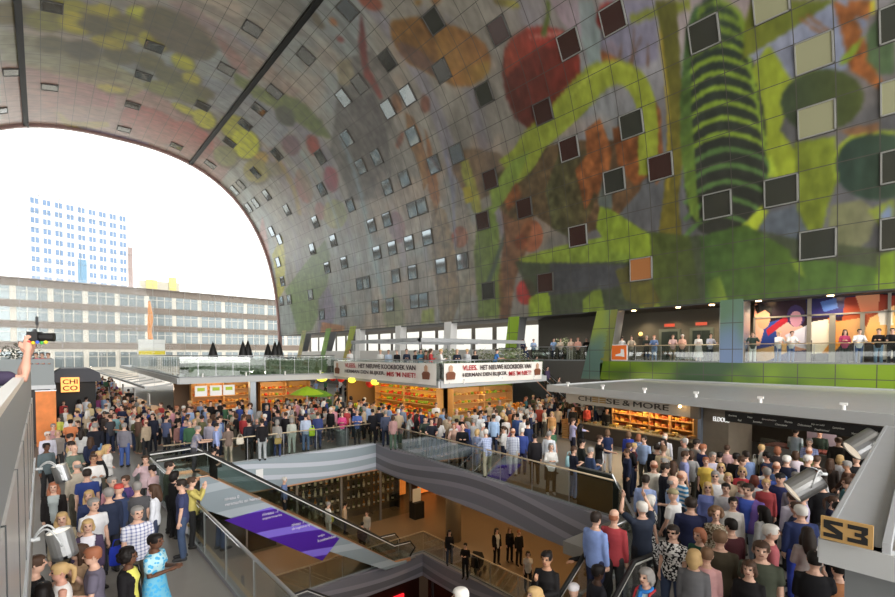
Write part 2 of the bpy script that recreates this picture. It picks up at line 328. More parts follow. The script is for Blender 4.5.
# leaves, roots and grasses round the middle
paint([(478,215),(492,205),(498,225),(500,260),(504,300),(498,318),(478,318),(476,280),(474,250)], '6E8A30', '5E7430', .9, .4)
paint([(506,226),(509,228),(498,262),(488,290),(484,288),(496,255)], '4C5A50', None, .9, .2)
paint([(500,200),(520,180),(535,200),(530,240),(515,280),(508,330),(500,330),(498,280),(504,240)], '84522E', '74482C', .8, .8)
paint([(495,175),(530,150),(575,140),(620,140),(650,150),(640,190),(610,225),(580,235),(555,230),(535,215),(515,220),(500,210)], '6A4A2C', '5C4E30', .9, .9)
paint([(560,150),(590,150),(605,170),(590,215),(570,238),(552,228),(545,190)], '54482A', '4C5230', .8, .9)
for p in ([(585,130),(600,118),(612,150),(608,180),(596,195),(588,165)], [(612,128),(640,122),(660,140),(650,175),(635,186),(618,165)], [(575,170),(590,150),(596,190),(585,210)], [(600,48),(612,40),(622,52),(626,75),(612,70),(604,68)], [(636,92),(648,86),(660,110),(664,170),(656,186),(648,130)], [(500,190),(515,178),(522,196),(508,212)]):
    paint(p, '96562A', '8A4C24', .95, .9)
paint([(604,170),(612,175),(612,215),(602,225),(598,200)], '5C7A80', None, .6)
paint([(604,0),(625,0),(655,0),(658,58),(642,66),(625,62),(600,50)], '807C94', '6E6C80', .85, .2)
paint([(578,0),(592,0),(600,30),(600,60),(590,66),(582,40)], '7E9490', None, .7, .2)
paint(ell(606, 15, 9, 14, 25), '9A2C24', None, .95, .2)
for a, b_ in (((618,68),(622,42)), ((632,70),(634,28)), ((648,66),(648,44)), ((628,66),(642,36))): paint(stem([a, b_], [3, .8]), '6A4A34', None, .9)
# pale green vine that loops over
vine = [(508,172),(522,160),(535,140),(552,124),(572,104),(588,86),(602,76),(618,72),(634,80),(644,98),(648,120),(648,150),(648,175)]
paint(stem(vine, [30,28,26,27,30,30,28,24,22,20,20,20,18]), '93A02C', '8B9A30', 1, .25)
paint(stem([(x, y-9) for x, y in vine[4:9]], [3,4,4,3,2]), 'B6C43E', None, .8)
paint([(490,190),(512,160),(530,150),(520,175),(505,200),(492,215)], '7E9A38', None, .95, .2)
paint(stem([(630,20), (655,12), (690,4)], [8,9,10]), '7C8626', None, .95)
# tall olive stem
paint([(655,0),(676,0),(681,80),(684,150),(678,200),(684,260),(690,310),(650,320),(655,260),(664,190),(668,100)], '7A6A20', '5E5E22', .97, .4, 1)
paint(stem([(660,30), (668,110), (668,190)], 3), 'A8922A', None, .9)
# banded green gourd
gl = [(683,60),(686,30),(694,8),(712,-6),(732,4),(744,30),(756,70),(766,110),(772,150),(767,180),(762,205),(745,222),(722,238),(700,232),(688,214),(684,180),(680,140),(680,100)]
paint(gl, '33332C', '2C3A30', 1, .2, 1)
for k in range(15):
    y = 4+k*13.5+k*k*.12; t = k/14.0
    xl = 682+8*max(0, 1-k/3)+.6*k*.3; xr = min(744+ k*2.6, 770)-max(0, k-12)*8
    paint(stem([(xl, y+20), (xl+(xr-xl)*.25, y+4), (xl+(xr-xl)*.55, y-2), (xr-6, y+8), (xr, y+24)], [4,5,5.5,4.5,3]), '7E9C2C' if k < 10 else '54783C', None, 1, .2)
paint([(683,60),(686,30),(694,8),(700,2),(694,30),(690,70),(692,120),(696,180),(700,225),(690,214),(684,180),(680,140),(680,100)], '6E8A2C', '3E6034', .85, .6, 1)
# broad leaves at right
paint([(742,60),(745,20),(752,0),(836,0),(800,25),(765,48)], '5E6A22', '6C7420', .98, .2)
paint([(748,56),(790,30),(836,0),(870,0),(860,60),(835,75),(795,82)], '747E98', '868CA0', .95, .2)
paint([(765,48),(770,46),(785,70),(795,85),(780,130),(795,150),(808,150),(815,175),(775,182),(768,160),(764,110),(752,70)], '9CAC24', '8C9C28', 1, .15)
paint(stem([(800,18), (822,34)], 3), '8A5A34', None, .9); paint(stem([(806,14), (830,32)], 3), '8A5A34', None, .9)
for p in ([(832,0),(850,8),(862,30),(855,65),(866,80),(850,70),(841,30)], [(848,0),(872,0),(868,20),(850,14)], [(850,40),(864,36),(870,60),(890,95),(872,85),(850,66)]): paint(p, '9C5A24', '8A4A20', .95, .9)
paint(stem([(873,0), (873,14)], 4), 'B8B020', None, 1); paint([(841,58),(852,46),(864,36),(858,50),(848,62),(840,66)], '7E9A28', None, 1)
paint([(895,0),(868,30),(866,60),(880,74),(895,74)], '46603A', None, .9, .2)
paint(ell(822, 100, 42, 31, -8), '4A5426', '3C4A34', 1, .2); paint(stem(ell(822, 100, 42, 31, -8)[13:22], 1.6), '8C9A30', None, .9)
paint([(795,142),(835,136),(838,180),(828,205),(815,262),(798,230),(795,180)], '7C8C24', '6E7C22', 1, .3)
paint(ell(876, 166, 42, 34, 0), '3A4E3A', '2E4238', 1, .2); paint(stem([(836,180),(836,155),(850,138),(876,132),(900,133)], 3), '9CB02A', None, 1)
paint([(838,130),(880,122),(880,132),(850,136)], '8A5A34', '7A5030', .8, .9)
paint([(770,150),(778,176),(768,178)], 'A8C030', None, .9)
paint([(762,205),(768,212),(752,238),(734,230),(748,220)], 'AABC2A', None, 1, .1)
paint([(770,212),(795,206),(808,230),(812,262),(790,258),(752,240)], '56606A', '5E6670', .95, .4)
paint([(830,205),(860,200),(878,210),(870,240),(838,262),(826,258)], '7E7E5A', '6C7048', .95, .3)
paint([(868,210),(895,198),(895,222),(880,226)], '8A9A30', None, .9); paint([(880,215),(890,203),(893,217),(880,222)], '6E80B0', None, .9)
# green leaves along the foot of the wall
paint([(515,262),(545,254),(600,240),(640,230),(690,236),(760,230),(800,240),(895,250),(895,296),(760,304),(660,312),(600,316),(560,322),(540,318)], '4A5238', '3E4A30', .9, .3)
paint([(518,258),(560,246),(610,236),(648,232),(650,262),(600,262),(560,264),(522,262)], '7E9A30', '8CA030', 1, .3)
paint([(600,206),(612,210),(655,238),(652,262),(612,250),(596,228)], '8CA428', '7E962C', 1, .2)
paint([(650,232),(690,236),(700,300),(650,308)], '445026', '566426', .95, .3)
paint([(700,236),(745,224),(790,250),(800,300),(705,306)], '4E6A24', '42602A', .95, .3)
paint([(790,258),(840,262),(880,268),(880,292),(800,300)], '56762A', '4A6A2A', .95, .3)
paint([(878,256),(895,250),(895,292),(876,294)], '7C9A22', None, .95, .2)
paint([(706,282),(720,276),(728,302),(712,304)], '90AC34', '4E6A24', .9, .2)
paint([(790,258),(800,262),(806,278),(795,272)], '8CA42C', None, .7)
paint([(528,300),(548,284),(552,318),(530,322)], '8CA824', None, .95, .2); paint([(638,286),(650,282),(662,312),(640,316)], '8CA22E', None, .9, .2)
paint([(583,300),(600,284),(606,318),(582,320)], '7E962A', None, .9, .3); paint([(550,262),(600,264),(640,266),(640,282),(600,290),(548,296)], '50505A', '46464E', .85, .3)
paint([(615,270),(640,262),(660,300),(650,310),(625,300)], '5A4A22', '6C6A24', .8, .3)
# far wall
paint([(285,290),(300,270),(312,255),(325,240),(330,255),(325,300),(312,330),(298,335)], '647E46', '6E8C4A', .8, .5)
paint([(272,255),(282,235),(285,260),(284,290),(278,300)], 'B8B028', None, .8, .5)
paint([(318,300),(328,285),(336,310),(330,334),(318,334)], '7C7090', None, .7, .4); paint([(322,322),(345,326),(343,333),(320,334)], 'B06A34', None, .8, .5)
paint([(382,305),(395,292),(405,310),(404,326),(385,328)], '7E8C60', None, .6, .5); paint([(422,310),(434,308),(434,322),(421,324)], '8C9A40', None, .9, .2)
paint([(262,215),(270,260),(276,330),(270,335),(266,290),(258,240)], 'B87A70', None, .7, .6)
_k = img.copy()
for _a in (0, 1): _k = (np.roll(_k, 1, _a)+2*_k+np.roll(_k, -1, _a))/4
img[1:-1, 1:-1] = _k[1:-1, 1:-1]; img *= (.86+.28*fbm(YY*3.1, SS*1.3, 71))[..., None]
_g = img.mean(-1, keepdims=True); img = (_g+(img-_g)*.85)*.97
def mural_mesh(name, Ya, Sa, cols, parent=None):
    X, Z = XZ(Sa); n, m = Ya.shape
    V = np.stack([X, Ya, Z], -1).reshape(-1, 3)
    i = np.arange(n*m).reshape(n, m); Fc = np.stack([i[:-1, :-1], i[:-1, 1:], i[1:, 1:], i[1:, :-1]], -1).reshape(-1, 4)
    me = bpy.data.meshes.new(name); me.vertices.add(len(V)); me.vertices.foreach_set('co', V.astype('f').ravel())
    me.loops.add(len(Fc)*4); me.loops.foreach_set('vertex_index', Fc.astype('i').ravel())
    me.polygons.add(len(Fc)); me.polygons.foreach_set('loop_start', np.arange(0, len(Fc)*4, 4, dtype='i'))
    me.update(calc_edges=True)
    me.polygons.foreach_set('use_smooth', [True]*len(Fc))
    uv = me.uv_layers.new(name='metres'); UVv = np.stack([Ya, Sa], -1).reshape(-1, 2); uv.data.foreach_set('uv', UVv[Fc.ravel()].astype('f').ravel())
    ca = me.color_attributes.new('print', 'FLOAT_COLOR', 'POINT'); c = np.clip(cols.reshape(-1, 3), 0, 1); c = np.where(c <= .04045, c/12.92, ((c+.055)/1.055)**2.4)
    ca.data.foreach_set('color', np.concatenate([c, np.ones((len(c), 1))], 1).astype('f').ravel())
    me.materials.append(muralmat); return link(name, me, parent)
GY0, GS0 = (lambda q: (q[0] % 1.55, q[1] % 1.5))(wall_uv(798, 141))
def mk_mural():
    m = bpy.data.materials.new('printed_panels'); m.use_nodes = True; nt = m.node_tree; B = nt.nodes['Principled BSDF']
    B.inputs['Roughness'].default_value = .28; B.inputs['Specular IOR Level'].default_value = .6
    a = nt.nodes.new('ShaderNodeVertexColor'); a.layer_name = 'print'
    u = nt.nodes.new('ShaderNodeUVMap'); s = nt.nodes.new('ShaderNodeSeparateXYZ'); nt.links.new(u.outputs[0], s.inputs[0]); o = []
    for i, p in ((0, 1.55), (1, 1.5)):
        d = nt.nodes.new('ShaderNodeMath'); d.operation = 'DIVIDE'; d.inputs[1].default_value = p/2; of = nt.nodes.new('ShaderNodeMath'); of.operation = 'SUBTRACT'; of.inputs[1].default_value = (GY0, GS0)[i]; nt.links.new(s.outputs[i], of.inputs[0]); nt.links.new(of.outputs[0], d.inputs[0])
        q = nt.nodes.new('ShaderNodeMath'); q.operation = 'PINGPONG'; q.inputs[1].default_value = 1; nt.links.new(d.outputs[0], q.inputs[0])
        l = nt.nodes.new('ShaderNodeMath'); l.operation = 'LESS_THAN'; l.inputs[1].default_value = .028; nt.links.new(q.outputs[0], l.inputs[0]); o.append(l)
    mx = nt.nodes.new('ShaderNodeMath'); mx.operation = 'MAXIMUM'; nt.links.new(o[0].outputs[0], mx.inputs[0]); nt.links.new(o[1].outputs[0], mx.inputs[1])
    g = nt.nodes.new('ShaderNodeMix'); g.data_type = 'RGBA'; nt.links.new(mx.outputs[0], g.inputs['Factor']); nt.links.new(a.outputs[0], g.inputs['A']); g.inputs['B'].default_value = (*hx('4A4842'), 1)
    nt.links.new(g.outputs['Result'], B.inputs['Base Color']); return m
muralmat = mk_mural()
st(mural_mesh('wall_arch', YY, SS, img))
# lengthwise black joints in the vault
for k, xx in enumerate((17.0, -1.0)):
    i = np.argmin(np.abs(_tx-xx)+(_tz < 20)*100); sc = _ts[i]; x_, z_ = XZ(np.array([sc])); 
    b = MB(); b.beam((x_[0], -26, z_[0]-.12), (x_[0], YE, z_[0]-.12), .5, .25); st(b.build('trim_%d' % (7+k), black))
# end facade at Y=78: cable net and glass, and the rim of the arch
aX, aZ = XZ(np.linspace(-4, 2*SL+4, 90)); rim = [(float(x), float(z)) for x, z in zip(aX, aZ)]
b = MB(); b.wallprism(rim, YE-.02, YE+.02); gf = b.build('window_1', fglass); st(gf)
b = MB()
for k in range(1, 22):
    x = XC-HWD+k*2.0; zt = ZB+ZH*(1-abs((x-XC)/HWD)**NE)**(1/NE) if abs(x-XC) < HWD else 8
    b.beam((x, YE, 0), (x, YE, zt), .035, .035)
for k in range(1, 17):
    z = k*2.0; hw = HWD*(1-max(0, (z-ZB)/ZH)**NE)**(1/NE); b.beam((XC-hw, YE, z), (XC+hw, YE, z), .03, .03)
o = b.build('cable_net', lgrey, gf)
aX2, aZ2 = XZ(np.linspace(-4, 2*SL+4, 90)); b = MB()
for i in range(89): b.beam((aX2[i], YE+.1, aZ2[i]), (aX2[i+1], YE+.1, aZ2[i+1]), .5, .5)
st(b.build('trim_9', mat('arch_rim', '9A7A74', .5)))
# ---- windows in the arch ----
WIN = [(57,4),(147,41),(139,72),(57,88),(130,103),(123,128),(181,146),(250,31),(225,71),(205,107),(231,146),(248,126),(261,109),(281,157),(215,165),(246,188),(259,176),(269,197),(236,194),(3,75),(7,108),(273,94),
 (346,12),(438,18),(503,31),(571,46),(391,60),(445,73),(485,98),(540,116),(404,101),(386,116),(364,84),(306,59),(414,141),(453,158),(563,152),(497,179),(431,170),(378,163),(402,184),(361,172),(385,191),(347,98),(345,142),(322,161),(323,194),(531,208),
 (617,18),(707,33),(777,10),(818,53),(818,118),(627,127),(653,170),(880,32),(890,100),(623,183),(890,168),(708,200),(776,190),
 (314,226),(335,242),(313,251),(327,269),(343,265),(312,295),(344,312),(322,315),(357,285),(370,283),(376,255),(373,227),(385,223),(392,250),(393,278),(377,307),(388,306),(410,274),(409,244),(411,213),(425,207),(428,239),(428,300),(414,302),(439,267),(485,222),(461,263),(485,293),(546,284),(584,236),(350,210),
 (650,270),(812,247),(885,239),(257,207),(289,215),(251,212),(271,226),(282,241),(265,250),(278,264),(272,266),(282,284),(290,301),(273,304),(283,302)]
paneD = mat('window_glass_dark', '34362F', .06, .0, spec=1.0); paneB = mat('window_blind', '8E8E70', .5); paneL = mat('window_glass_clear', '8E979C', .05, .75)
paneO = mat('window_warm_room', '8A5A34', .4, em='B0703A', es=.12); paneR = mat('window_red_room', '3C2622', .15, spec=.8); framem = mat('window_frame', 'A9AAA6', .4, .6)
warm = {(650,270)}; blind = {(777,10),(818,53),(818,118),(890,100)}; red = {(497,179),(531,208),(485,222),(546,284),(584,236),(563,152),(653,170),(540,116),(571,46),(617,18),(503,31)}
gridY, gridS = 1.55, 1.5; seen = set(); wn = 2; framed = mat('window_frame_dark', '5E5C58', .5, .4)
for (x, y) in WIN:
    Yc, sc = wall_uv(x, y); i = round((Yc-GY0)/gridY-.5); j = round((sc-GS0)/gridS-.5)
    if (i, j) in seen: continue
    seen.add((i, j)); y0, y1 = GY0+i*gridY, GY0+(i+1)*gridY; s0, s1 = GS0+j*gridS, GS0+(j+1)*gridS
    if y1 > YE: continue
    (x0, x1), (z0, z1) = XZ(np.array([s0, s1])); c = Vector(((x0+x1)/2, (y0+y1)/2, (z0+z1)/2))
    up = Vector((x1-x0, 0, z1-z0)).normalized(); yv = Vector((0, 1, 0)); nrm = up.cross(yv)
    if nrm.dot(Vector((XC, c.y, 10))-c) < 0: nrm = -nrm
    M = Matrix((yv, up, nrm)).transposed().to_4x4(); M.translation = c
    hw, hh = gridY/2-.02, gridS/2-.02; d = .10; fr = MB()
    for (a0, a1, b0, b1) in ((-hw, hw, hh-.06, hh), (-hw, hw, -hh, -hh+.06), (-hw, -hw+.06, -hh, hh), (hw-.06, hw, -hh, hh)): fr.box(a0, a1, b0, b1, -.05, d)
    o = fr.build('window_%d' % wn, framem if (x > 560) else framed); o.matrix_world = M; st(o); wn += 1
    k = (x, y)
    pm = paneO if k in warm else paneB if k in blind else paneR if k in red else (paneL if (y > 190 and x < 470) or (y > 95 and 340 < x < 470) else paneD)
    pn = MB().box(-hw+.05, hw-.05, -hh+.05, hh-.05, 0, .06).build('pane', pm, o)
# ---- right long wall below the mural ----
def cols_of(h1, h2, Ya, Sa, seed):
    t = fbm(Ya*.25, Sa*.3, seed)[..., None]; q = sm(t, .35, .65); return C3(h1)*(1-q)+C3(h2)*q
def patch(name, y0, y1, z0, z1, h1, h2, seed=3, k=30):
    Ya, Sa = np.meshgrid(np.linspace(y0, y1, k), np.linspace(z0-4, z1-4, 12)); return mural_mesh(name, Ya, Sa, cols_of(h1, h2, Ya, Sa, seed))
st(patch('wall_parapet_1', -10, 18.75, 2.72, 4.0, '34502E', '7C9A20', 11, 160))
st(patch('wall_pier', 9.75, 10.95, 4.0, 7.6, '6E84A8', '5E7A62', 7)); st(MB().box(30.0, 31.0, 9.72, 9.85, 4, 7.52).box(30, 31, 10.85, 10.98, 4, 7.52).build('trim_10', steel))
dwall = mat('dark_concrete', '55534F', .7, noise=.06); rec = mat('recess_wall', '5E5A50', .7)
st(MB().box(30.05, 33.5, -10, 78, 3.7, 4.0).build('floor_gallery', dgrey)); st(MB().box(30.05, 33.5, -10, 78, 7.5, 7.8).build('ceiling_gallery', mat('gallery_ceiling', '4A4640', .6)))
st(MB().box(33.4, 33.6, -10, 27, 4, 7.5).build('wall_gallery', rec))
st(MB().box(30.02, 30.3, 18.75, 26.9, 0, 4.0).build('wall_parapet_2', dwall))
st(MB().box(29.98, 30.05, -10, 18.75, 7.44, 7.56).box(29.98, 30.05, 19.7, 78, 7.44, 7.6).build('trim_11', dgrey))
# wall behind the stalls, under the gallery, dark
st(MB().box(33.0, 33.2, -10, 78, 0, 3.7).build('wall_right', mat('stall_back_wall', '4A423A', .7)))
# slanted printed pier between the openings, and the green sloping leg further on
def slant(name, ya, yb, yc, yd, z0, z1, h1, h2, seed, x=30.0, dx=.9):
    n = 14; zz = np.linspace(z0, z1, n); yl = np.interp(zz, [z0, z1], [ya, yc]); yr = np.interp(zz, [z0, z1], [yb, yd])
    Ya = np.stack([yl, yr], 0).T; Ya = np.concatenate([Ya[:, :1]*(1-t)+Ya[:, 1:]*t for t in np.linspace(0, 1, 6)], 1); Sa = np.repeat((zz-4)[:, None], 6, 1)
    o = mural_mesh(name, Ya, Sa, cols_of(h1, h2, Ya, Sa, seed)); b = MB(); b.wallprism([(ya, z0), (yb, z0), (yd, z1), (yc, z1)], x+.02, x+dx, 0, 'X'); b.build('core', steel, o); return st(o)
slant('column_1', 20.3, 18.75, 19.0, 17.9, 2.7, 7.55, '5E7A70', '8A9A40', 5)
slant('column_2', 28.6, 27.2, 27.4, 26.2, 0, 7.6, '8CB020', '7E9A30', 6)
slant('column_3', 18.75, 18.0, 17.9, 17.4, 4.0, 7.55, '707A40', '8C8A40', 8)
# exhibition poster wall with glass doors (behind the second gallery opening)
pb = MB(); st(pb.box(33.3, 33.38, -4, 9.9, 4.0, 7.5).build('wall_gallery_back', mat('poster_ground', '2A1A16', .5)))
# ================= outside =================
def frame(A, B, inward=1):
    A = Vector((A[0], A[1], 0)); B = Vector((B[0], B[1], 0)); x = (B-A).normalized(); y = Vector((-x.y, x.x, 0))*inward
    M = Matrix(((x.x, y.x, 0, A.x), (x.y, y.y, 0, A.y), (0, 0, 1, 0), (0, 0, 0, 1))); return M
def on(M, px_, py_, n):        # picture point -> (t, z) on the vertical plane at depth n of a frame
    Mi = M.inverted(); o = Mi @ Vector((0, 0, CH)); d = Mi.to_3x3() @ ray(px_, py_); k = (n-o.y)/d.y
    return o.x+d.x*k, o.z+d.z*k
def textmesh(s, wd, h, m, name='lettering', parent=None, loc=None, rot=None, ex=.01, bold=0, shear=0):
    cu = bpy.data.curves.new('t', 'FONT'); cu.body = s; cu.extrude = ex; cu.offset = bold; cu.shear = shear; cu.resolution_u = 3
    o = bpy.data.objects.new('t', cu); COL.objects.link(o); bpy.context.view_layer.update()
    me = bpy.data.meshes.new_from_object(o.evaluated_get(bpy.context.evaluated_depsgraph_get())); bpy.data.objects.remove(o)
    n = len(me.vertices); c = np.zeros(n*3, 'f'); me.vertices.foreach_get('co', c); c = c.reshape(-1, 3)
    for i, L in ((0, wd), (1, h)): lo, hi = c[:, i].min(), c[:, i].max(); c[:, i] = (c[:, i]-lo)/(hi-lo)*L
    me.vertices.foreach_set('co', c.ravel()); me.materials.clear(); me.materials.append(m); me.name = name; me.update()
    return link(name, me, parent, loc, rot)
def text_on(s, M, t, n, z, wd, h, m, parent=None, flip=False, name='lettering', **k):
    # lettering standing in the plane y=n of frame M, reading along +t (flip: along -t), facing -y
    o = textmesh(s, wd, h, m, name, None, **k)
    R = Matrix(((1, 0, 0, t), (0, 0, -1, n), (0, 1, 0, z), (0, 0, 0, 1)))
    if flip: R = Matrix(((-1, 0, 0, t), (0, 0, 1, n), (0, 1, 0, z), (0, 0, 0, 1)))
    o.matrix_world = M @ R
    if parent: o.parent = parent; o.matrix_parent_inverse = parent.matrix_world.inverted()
    return o
bwhite = mat('pale_render', 'C9C3B8', .8); bband = mat('brown_cladding', '74685E', .8, noise=.1, scale=.6); bwin = mat('far_window_glass', '7E878A', .12, .2); bwin2 = mat('tower_window_glass', '5E7694', .2)
MF = frame((-62, 97.2), (74, 112.6), 1)
bd = thing('office_building', 'long pale office block with brown bands and rows of windows behind the glass end wall', 'building')
b = MB(); b.M = MF; b.box(0, 137, 0, 12, -.2, 16.2); b.build('wall', bwhite, bd)
b = MB(); b.M = MF
for z in (15.5, 12.1, 8.75, 5.35): b.box(-.1, 137.1, -.15, .1, z, z+1.15)
b.build('cladding_band', bband, bd)
b = MB(); b.M = MF; b.box(-.2, 137.2, -.5, .2, 16.65, 16.85); b.build('roof_edge', mat('dark_roof_edge', '6A5E56', .7), bd)
wme = MB().box(1.6, 1.72, -.1, .05, 0, 2.15).box(2.9, 3.02, -.1, .05, 0, 2.15).box(.3, 4.3, -.1, .05, 1.45, 1.53).mesh('window', bwhite); wpa = MB().box(.35, 4.25, -.06, .1, 0, 2.15).mesh('pane', bwin)
for r, z in enumerate((13.3, 9.95, 6.6, 2.2)):
    for c in range(24):
        o = link('window', wme, bd); o.matrix_world = MF @ Matrix.Translation((12+c*4.7, 0, z))
        link('pane', wpa, o)
        if r == 3: o.scale = (1, 1, 1.25)
tw = thing('apartment_tower', 'tall white residential tower with blue windows above the office roof', 'building')
pA = at(27.5, 190, Y=268); pB = at(127, 207, Y=278)
MT = frame((pA.x, pA.y), (pB.x, pB.y), 1); TL = (Vector((pB.x, pB.y, 0))-Vector((pA.x, pA.y, 0))).length; TH = pA.z
b = MB(); b.M = MT; b.box(0, TL, 0, 18, 0, TH); b.build('wall', mat('tower_white', 'CFCBC8', .8), tw)
b = MB(); b.M = MT; b.box(TL, TL+3.4, 3, 16, 0, TH*.78); b.build('side_wing', mat('tower_brown', '8E7E7A', .8), tw)
ww = TL/9; tme = MB().box(ww*.48, ww*.53, -.2, .1, 0, 2.3).mesh('window', bwhite); tpa = MB().box(ww*.2, ww*.82, -.15, .1, 0, 2.3).mesh('pane', bwin2)
for c in range(9):
    for r in range(11): o = link('window', tme, tw); o.matrix_world = MT @ Matrix.Translation((c*ww, 0, TH-5-r*4.1)); link('pane', tpa, o)
b = MB(); b.M = MT; b.box(ww*4.1, ww*4.9, -.3, .1, TH-50, TH-26); b.build('stair_panel', mat('tower_blue_panel', '5A7C94', .3), tw)
ro = thing('rooftop_plant', 'grey and yellow plant room standing on the office roof', 'machine')
q = at(163, 285, Y=112); b = MB(); b.box(q.x-4, q.x+3, 112, 116, 16.6, 19.2); b.build('housing', mat('plant_grey', 'B8B2A4', .7), ro); b = MB(); b.box(q.x-3, q.x-1, 111.9, 112, 17, 19.4).box(q.x+1, q.x+2.4, 111.9, 112, 17.5, 20.2); b.build('panel', mat('plant_yellow', 'C8BE7A', .6), ro)
q = at(150, 352, Y=90)
b = MB(); b.tube([(q.x, 90, 0), (q.x-.2, 90, 3), (q.x+.3, 90, 5.2), (q.x, 90, 8), (q.x+.15, 90, 10.5), (q.x, 90, 13)], [.35, .3, .45, .3, .4, .15]); o = b.build('street_sculpture', mat('orange_metal', 'D88A3A', .5)); tag(o, 'slim orange column sculpture on the square outside', 'sculpture')
k_ = thing('kiosk_sign', 'white sign board with a yellow stripe on the square', 'sign'); q = at(152, 350, Y=88); b = MB(); b.box(q.x-1.8, q.x+1.8, 88, 88.3, 0, 6.8); b.build('board', white, k_); MB().box(q.x-1.8, q.x+1.8, 87.9, 88, 4.4, 5).build('stripe', mat('yellow_stripe', 'E0CE20', .5), k_)
# ================= stall blocks =================
green = mat('hedge_green', '66785A', .8, noise=.35, scale=6); olive = mat('olive_leaf', '7C8660', .8, noise=.3, scale=8)
def leafblob(mb, c, r, n, sz, seed, flat=1):
    R = random.Random(seed)
    for _ in range(n):
        th = R.uniform(0, 6.28); ph = math.acos(R.uniform(-1, 1)); q = R.random()**.4
        p = Vector((c[0]+r[0]*q*math.sin(ph)*math.cos(th), c[1]+r[1]*q*math.sin(ph)*math.sin(th), c[2]+r[2]*q*math.cos(ph)))
        a = Vector((R.uniform(-1, 1), R.uniform(-1, 1), R.uniform(-1, 1))).normalized()*sz; b_ = a.orthogonal().normalized()*sz*.5
        mb.add([p-a, p+b_, p+a, p-b_], [(0, 1, 2, 3)])
def hedge(name, label, x0, x1, y0, y1, z0, z1, seed, m=green, dens=60, group=None):
    R = random.Random(seed); mb = MB(); mb.box(x0+.08, x1-.08, y0+.08, y1-.08, z0, z1-.08)
    for _ in range(int(dens*((x1-x0)+(y1-y0))*(z1-z0))):
        f = R.choice('fftls'); x, y, z = R.uniform(x0, x1), R.uniform(y0, y1), R.uniform(z0, z1)
        if f == 'f': y = y0+R.uniform(0, .1)
        elif f == 't': z = z1-R.uniform(0, .1)
        elif f == 'l': x = x0+R.uniform(0, .1)
        a = Vector((R.uniform(-1, 1), R.uniform(-1, 1), R.uniform(-1, 1))).normalized()*.11; b_ = a.orthogonal().normalized()*.05; p = Vector((x, y, z))
        mb.add([p-a, p+b_, p+a, p-b_], [(0, 1, 2, 3)])
    return tag(mb.build(name, m), label, 'plant', group)
def rail(name, label, pts, z0, h, group=None, step=1.4, wood=False, post=True, parent=None):
    """glass balustrade along a polyline: panes, posts, one handrail"""
    t = thing(name, label, 'railing', (pts[0][0], pts[0][1], z0), 0, group); o3 = Vector((pts[0][0], pts[0][1], z0))
    P = [Vector((p[0], p[1], z0 if len(p) < 3 else p[2]))-o3 for p in pts]
    for i in range(len(P)-1):
        n = max(1, round((P[i+1]-P[i]).length/step))
        for k in range(n):
            a = P[i].lerp(P[i+1], k/n+.012/n*1.); c = P[i].lerp(P[i+1], (k+1)/n-.012/n); up = Vector((0, 0, h-.06)); q = (c-a); nx = Vector((-q.y, q.x, 0)).normalized()*.008
            MB().add([a-nx, c-nx, c-nx+up, a-nx+up, a+nx, c+nx, c+nx+up, a+nx+up], [(0,1,2,3), (7,6,5,4), (0,4,5,1), (3,2,6,7), (0,3,7,4), (1,5,6,2)]).build('glass_pane', glass, t)
            if post and k > 0: MB().beam(P[i].lerp(P[i+1], k/n), P[i].lerp(P[i+1], k/n)+Vector((0, 0, h-.05)), .025, .025).build('post', steel, t)
    hm = mat('handrail_brass', 'C9B79A', .35, .5) if wood else steel
    b = MB()
    b.tube([p+Vector((0, 0, h)) for p in P], .028, 8); b.build('handrail', hm, t, smooth=True)
    b = MB()
    for i in range(len(P)-1): b.beam(P[i]+Vector((0, 0, .04)), P[i+1]+Vector((0, 0, .04)), .05, .08)
    b.build('base_channel', grey, t); return t
def spot_can(loc, label, rz=0, tilt=.9, r=.1, L=.26, bracket=(-.25, 0, .05), group=None, emit=60, col=(1, .9, .75), name='spotlight'):
    t = thing(name, label, 'lamp', tuple(loc), rz, group)
    b = MB(); b.M = Matrix.Rotation(tilt, 4, 'Y'); n = 20
    b.tube([(0, 0, -L/2), (0, 0, L/2)], r, n, cap=False).tube([(0, 0, -L/2), (0, 0, L/2-.02)], r*.93, n, cap=False).tube([(0, 0, L/2-.03), (0, 0, L/2)], r, n); b.build('can', steel, t, smooth=False)
    b = MB(); b.M = Matrix.Rotation(tilt, 4, 'Y'); b.tube([(0, 0, -L/2+.015), (0, 0, -L/2+.03)], r*.9, n); b.build('lens', mat('spot_lens', 'DDEAF2', .1, em='FFE8C8', es=.35), t)
    b = MB()
    for sy in (r, -r): b.tube([(bracket[0]*k/8, sy*math.cos(k/8*math.pi/2), bracket[2]*k/8+.13*math.sin(k/8*math.pi)) for k in range(9)], .009, 6)
    b.tube([(bracket[0]-.06, 0, bracket[2]), (bracket[0]+.05, 0, bracket[2])], .02, 8); b.build('bracket', lgrey, t, smooth=True)
    return t
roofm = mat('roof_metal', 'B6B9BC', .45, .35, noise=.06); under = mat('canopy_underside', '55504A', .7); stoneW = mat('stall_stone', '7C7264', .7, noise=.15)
def block(name, label, poly, z0=2.85, z1=3.12):
    t = thing(name, label, 'stall', (poly[0][0], poly[0][1], 0)); o = Vector((poly[0][0], poly[0][1])); P = [(p[0]-o.x, p[1]-o.y) for p in poly]
    MB().prism(P, z0+.06, z1).build('roof', roofm, t); n = len(P)
    cx = sum(p[0] for p in P)/n; cy = sum(p[1] for p in P)/n; Q = [(p[0]+(cx-p[0])*.02, p[1]+(cy-p[1])*.02) for p in P]
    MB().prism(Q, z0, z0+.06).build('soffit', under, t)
    b = MB()
    for i in range(n):
        a, c = P[i], P[(i+1) % n]; b.beam((a[0], a[1], z0+.1), (c[0], c[1], z0+.1), .18, .34)
    b.build('gutter', lgrey, t); return t
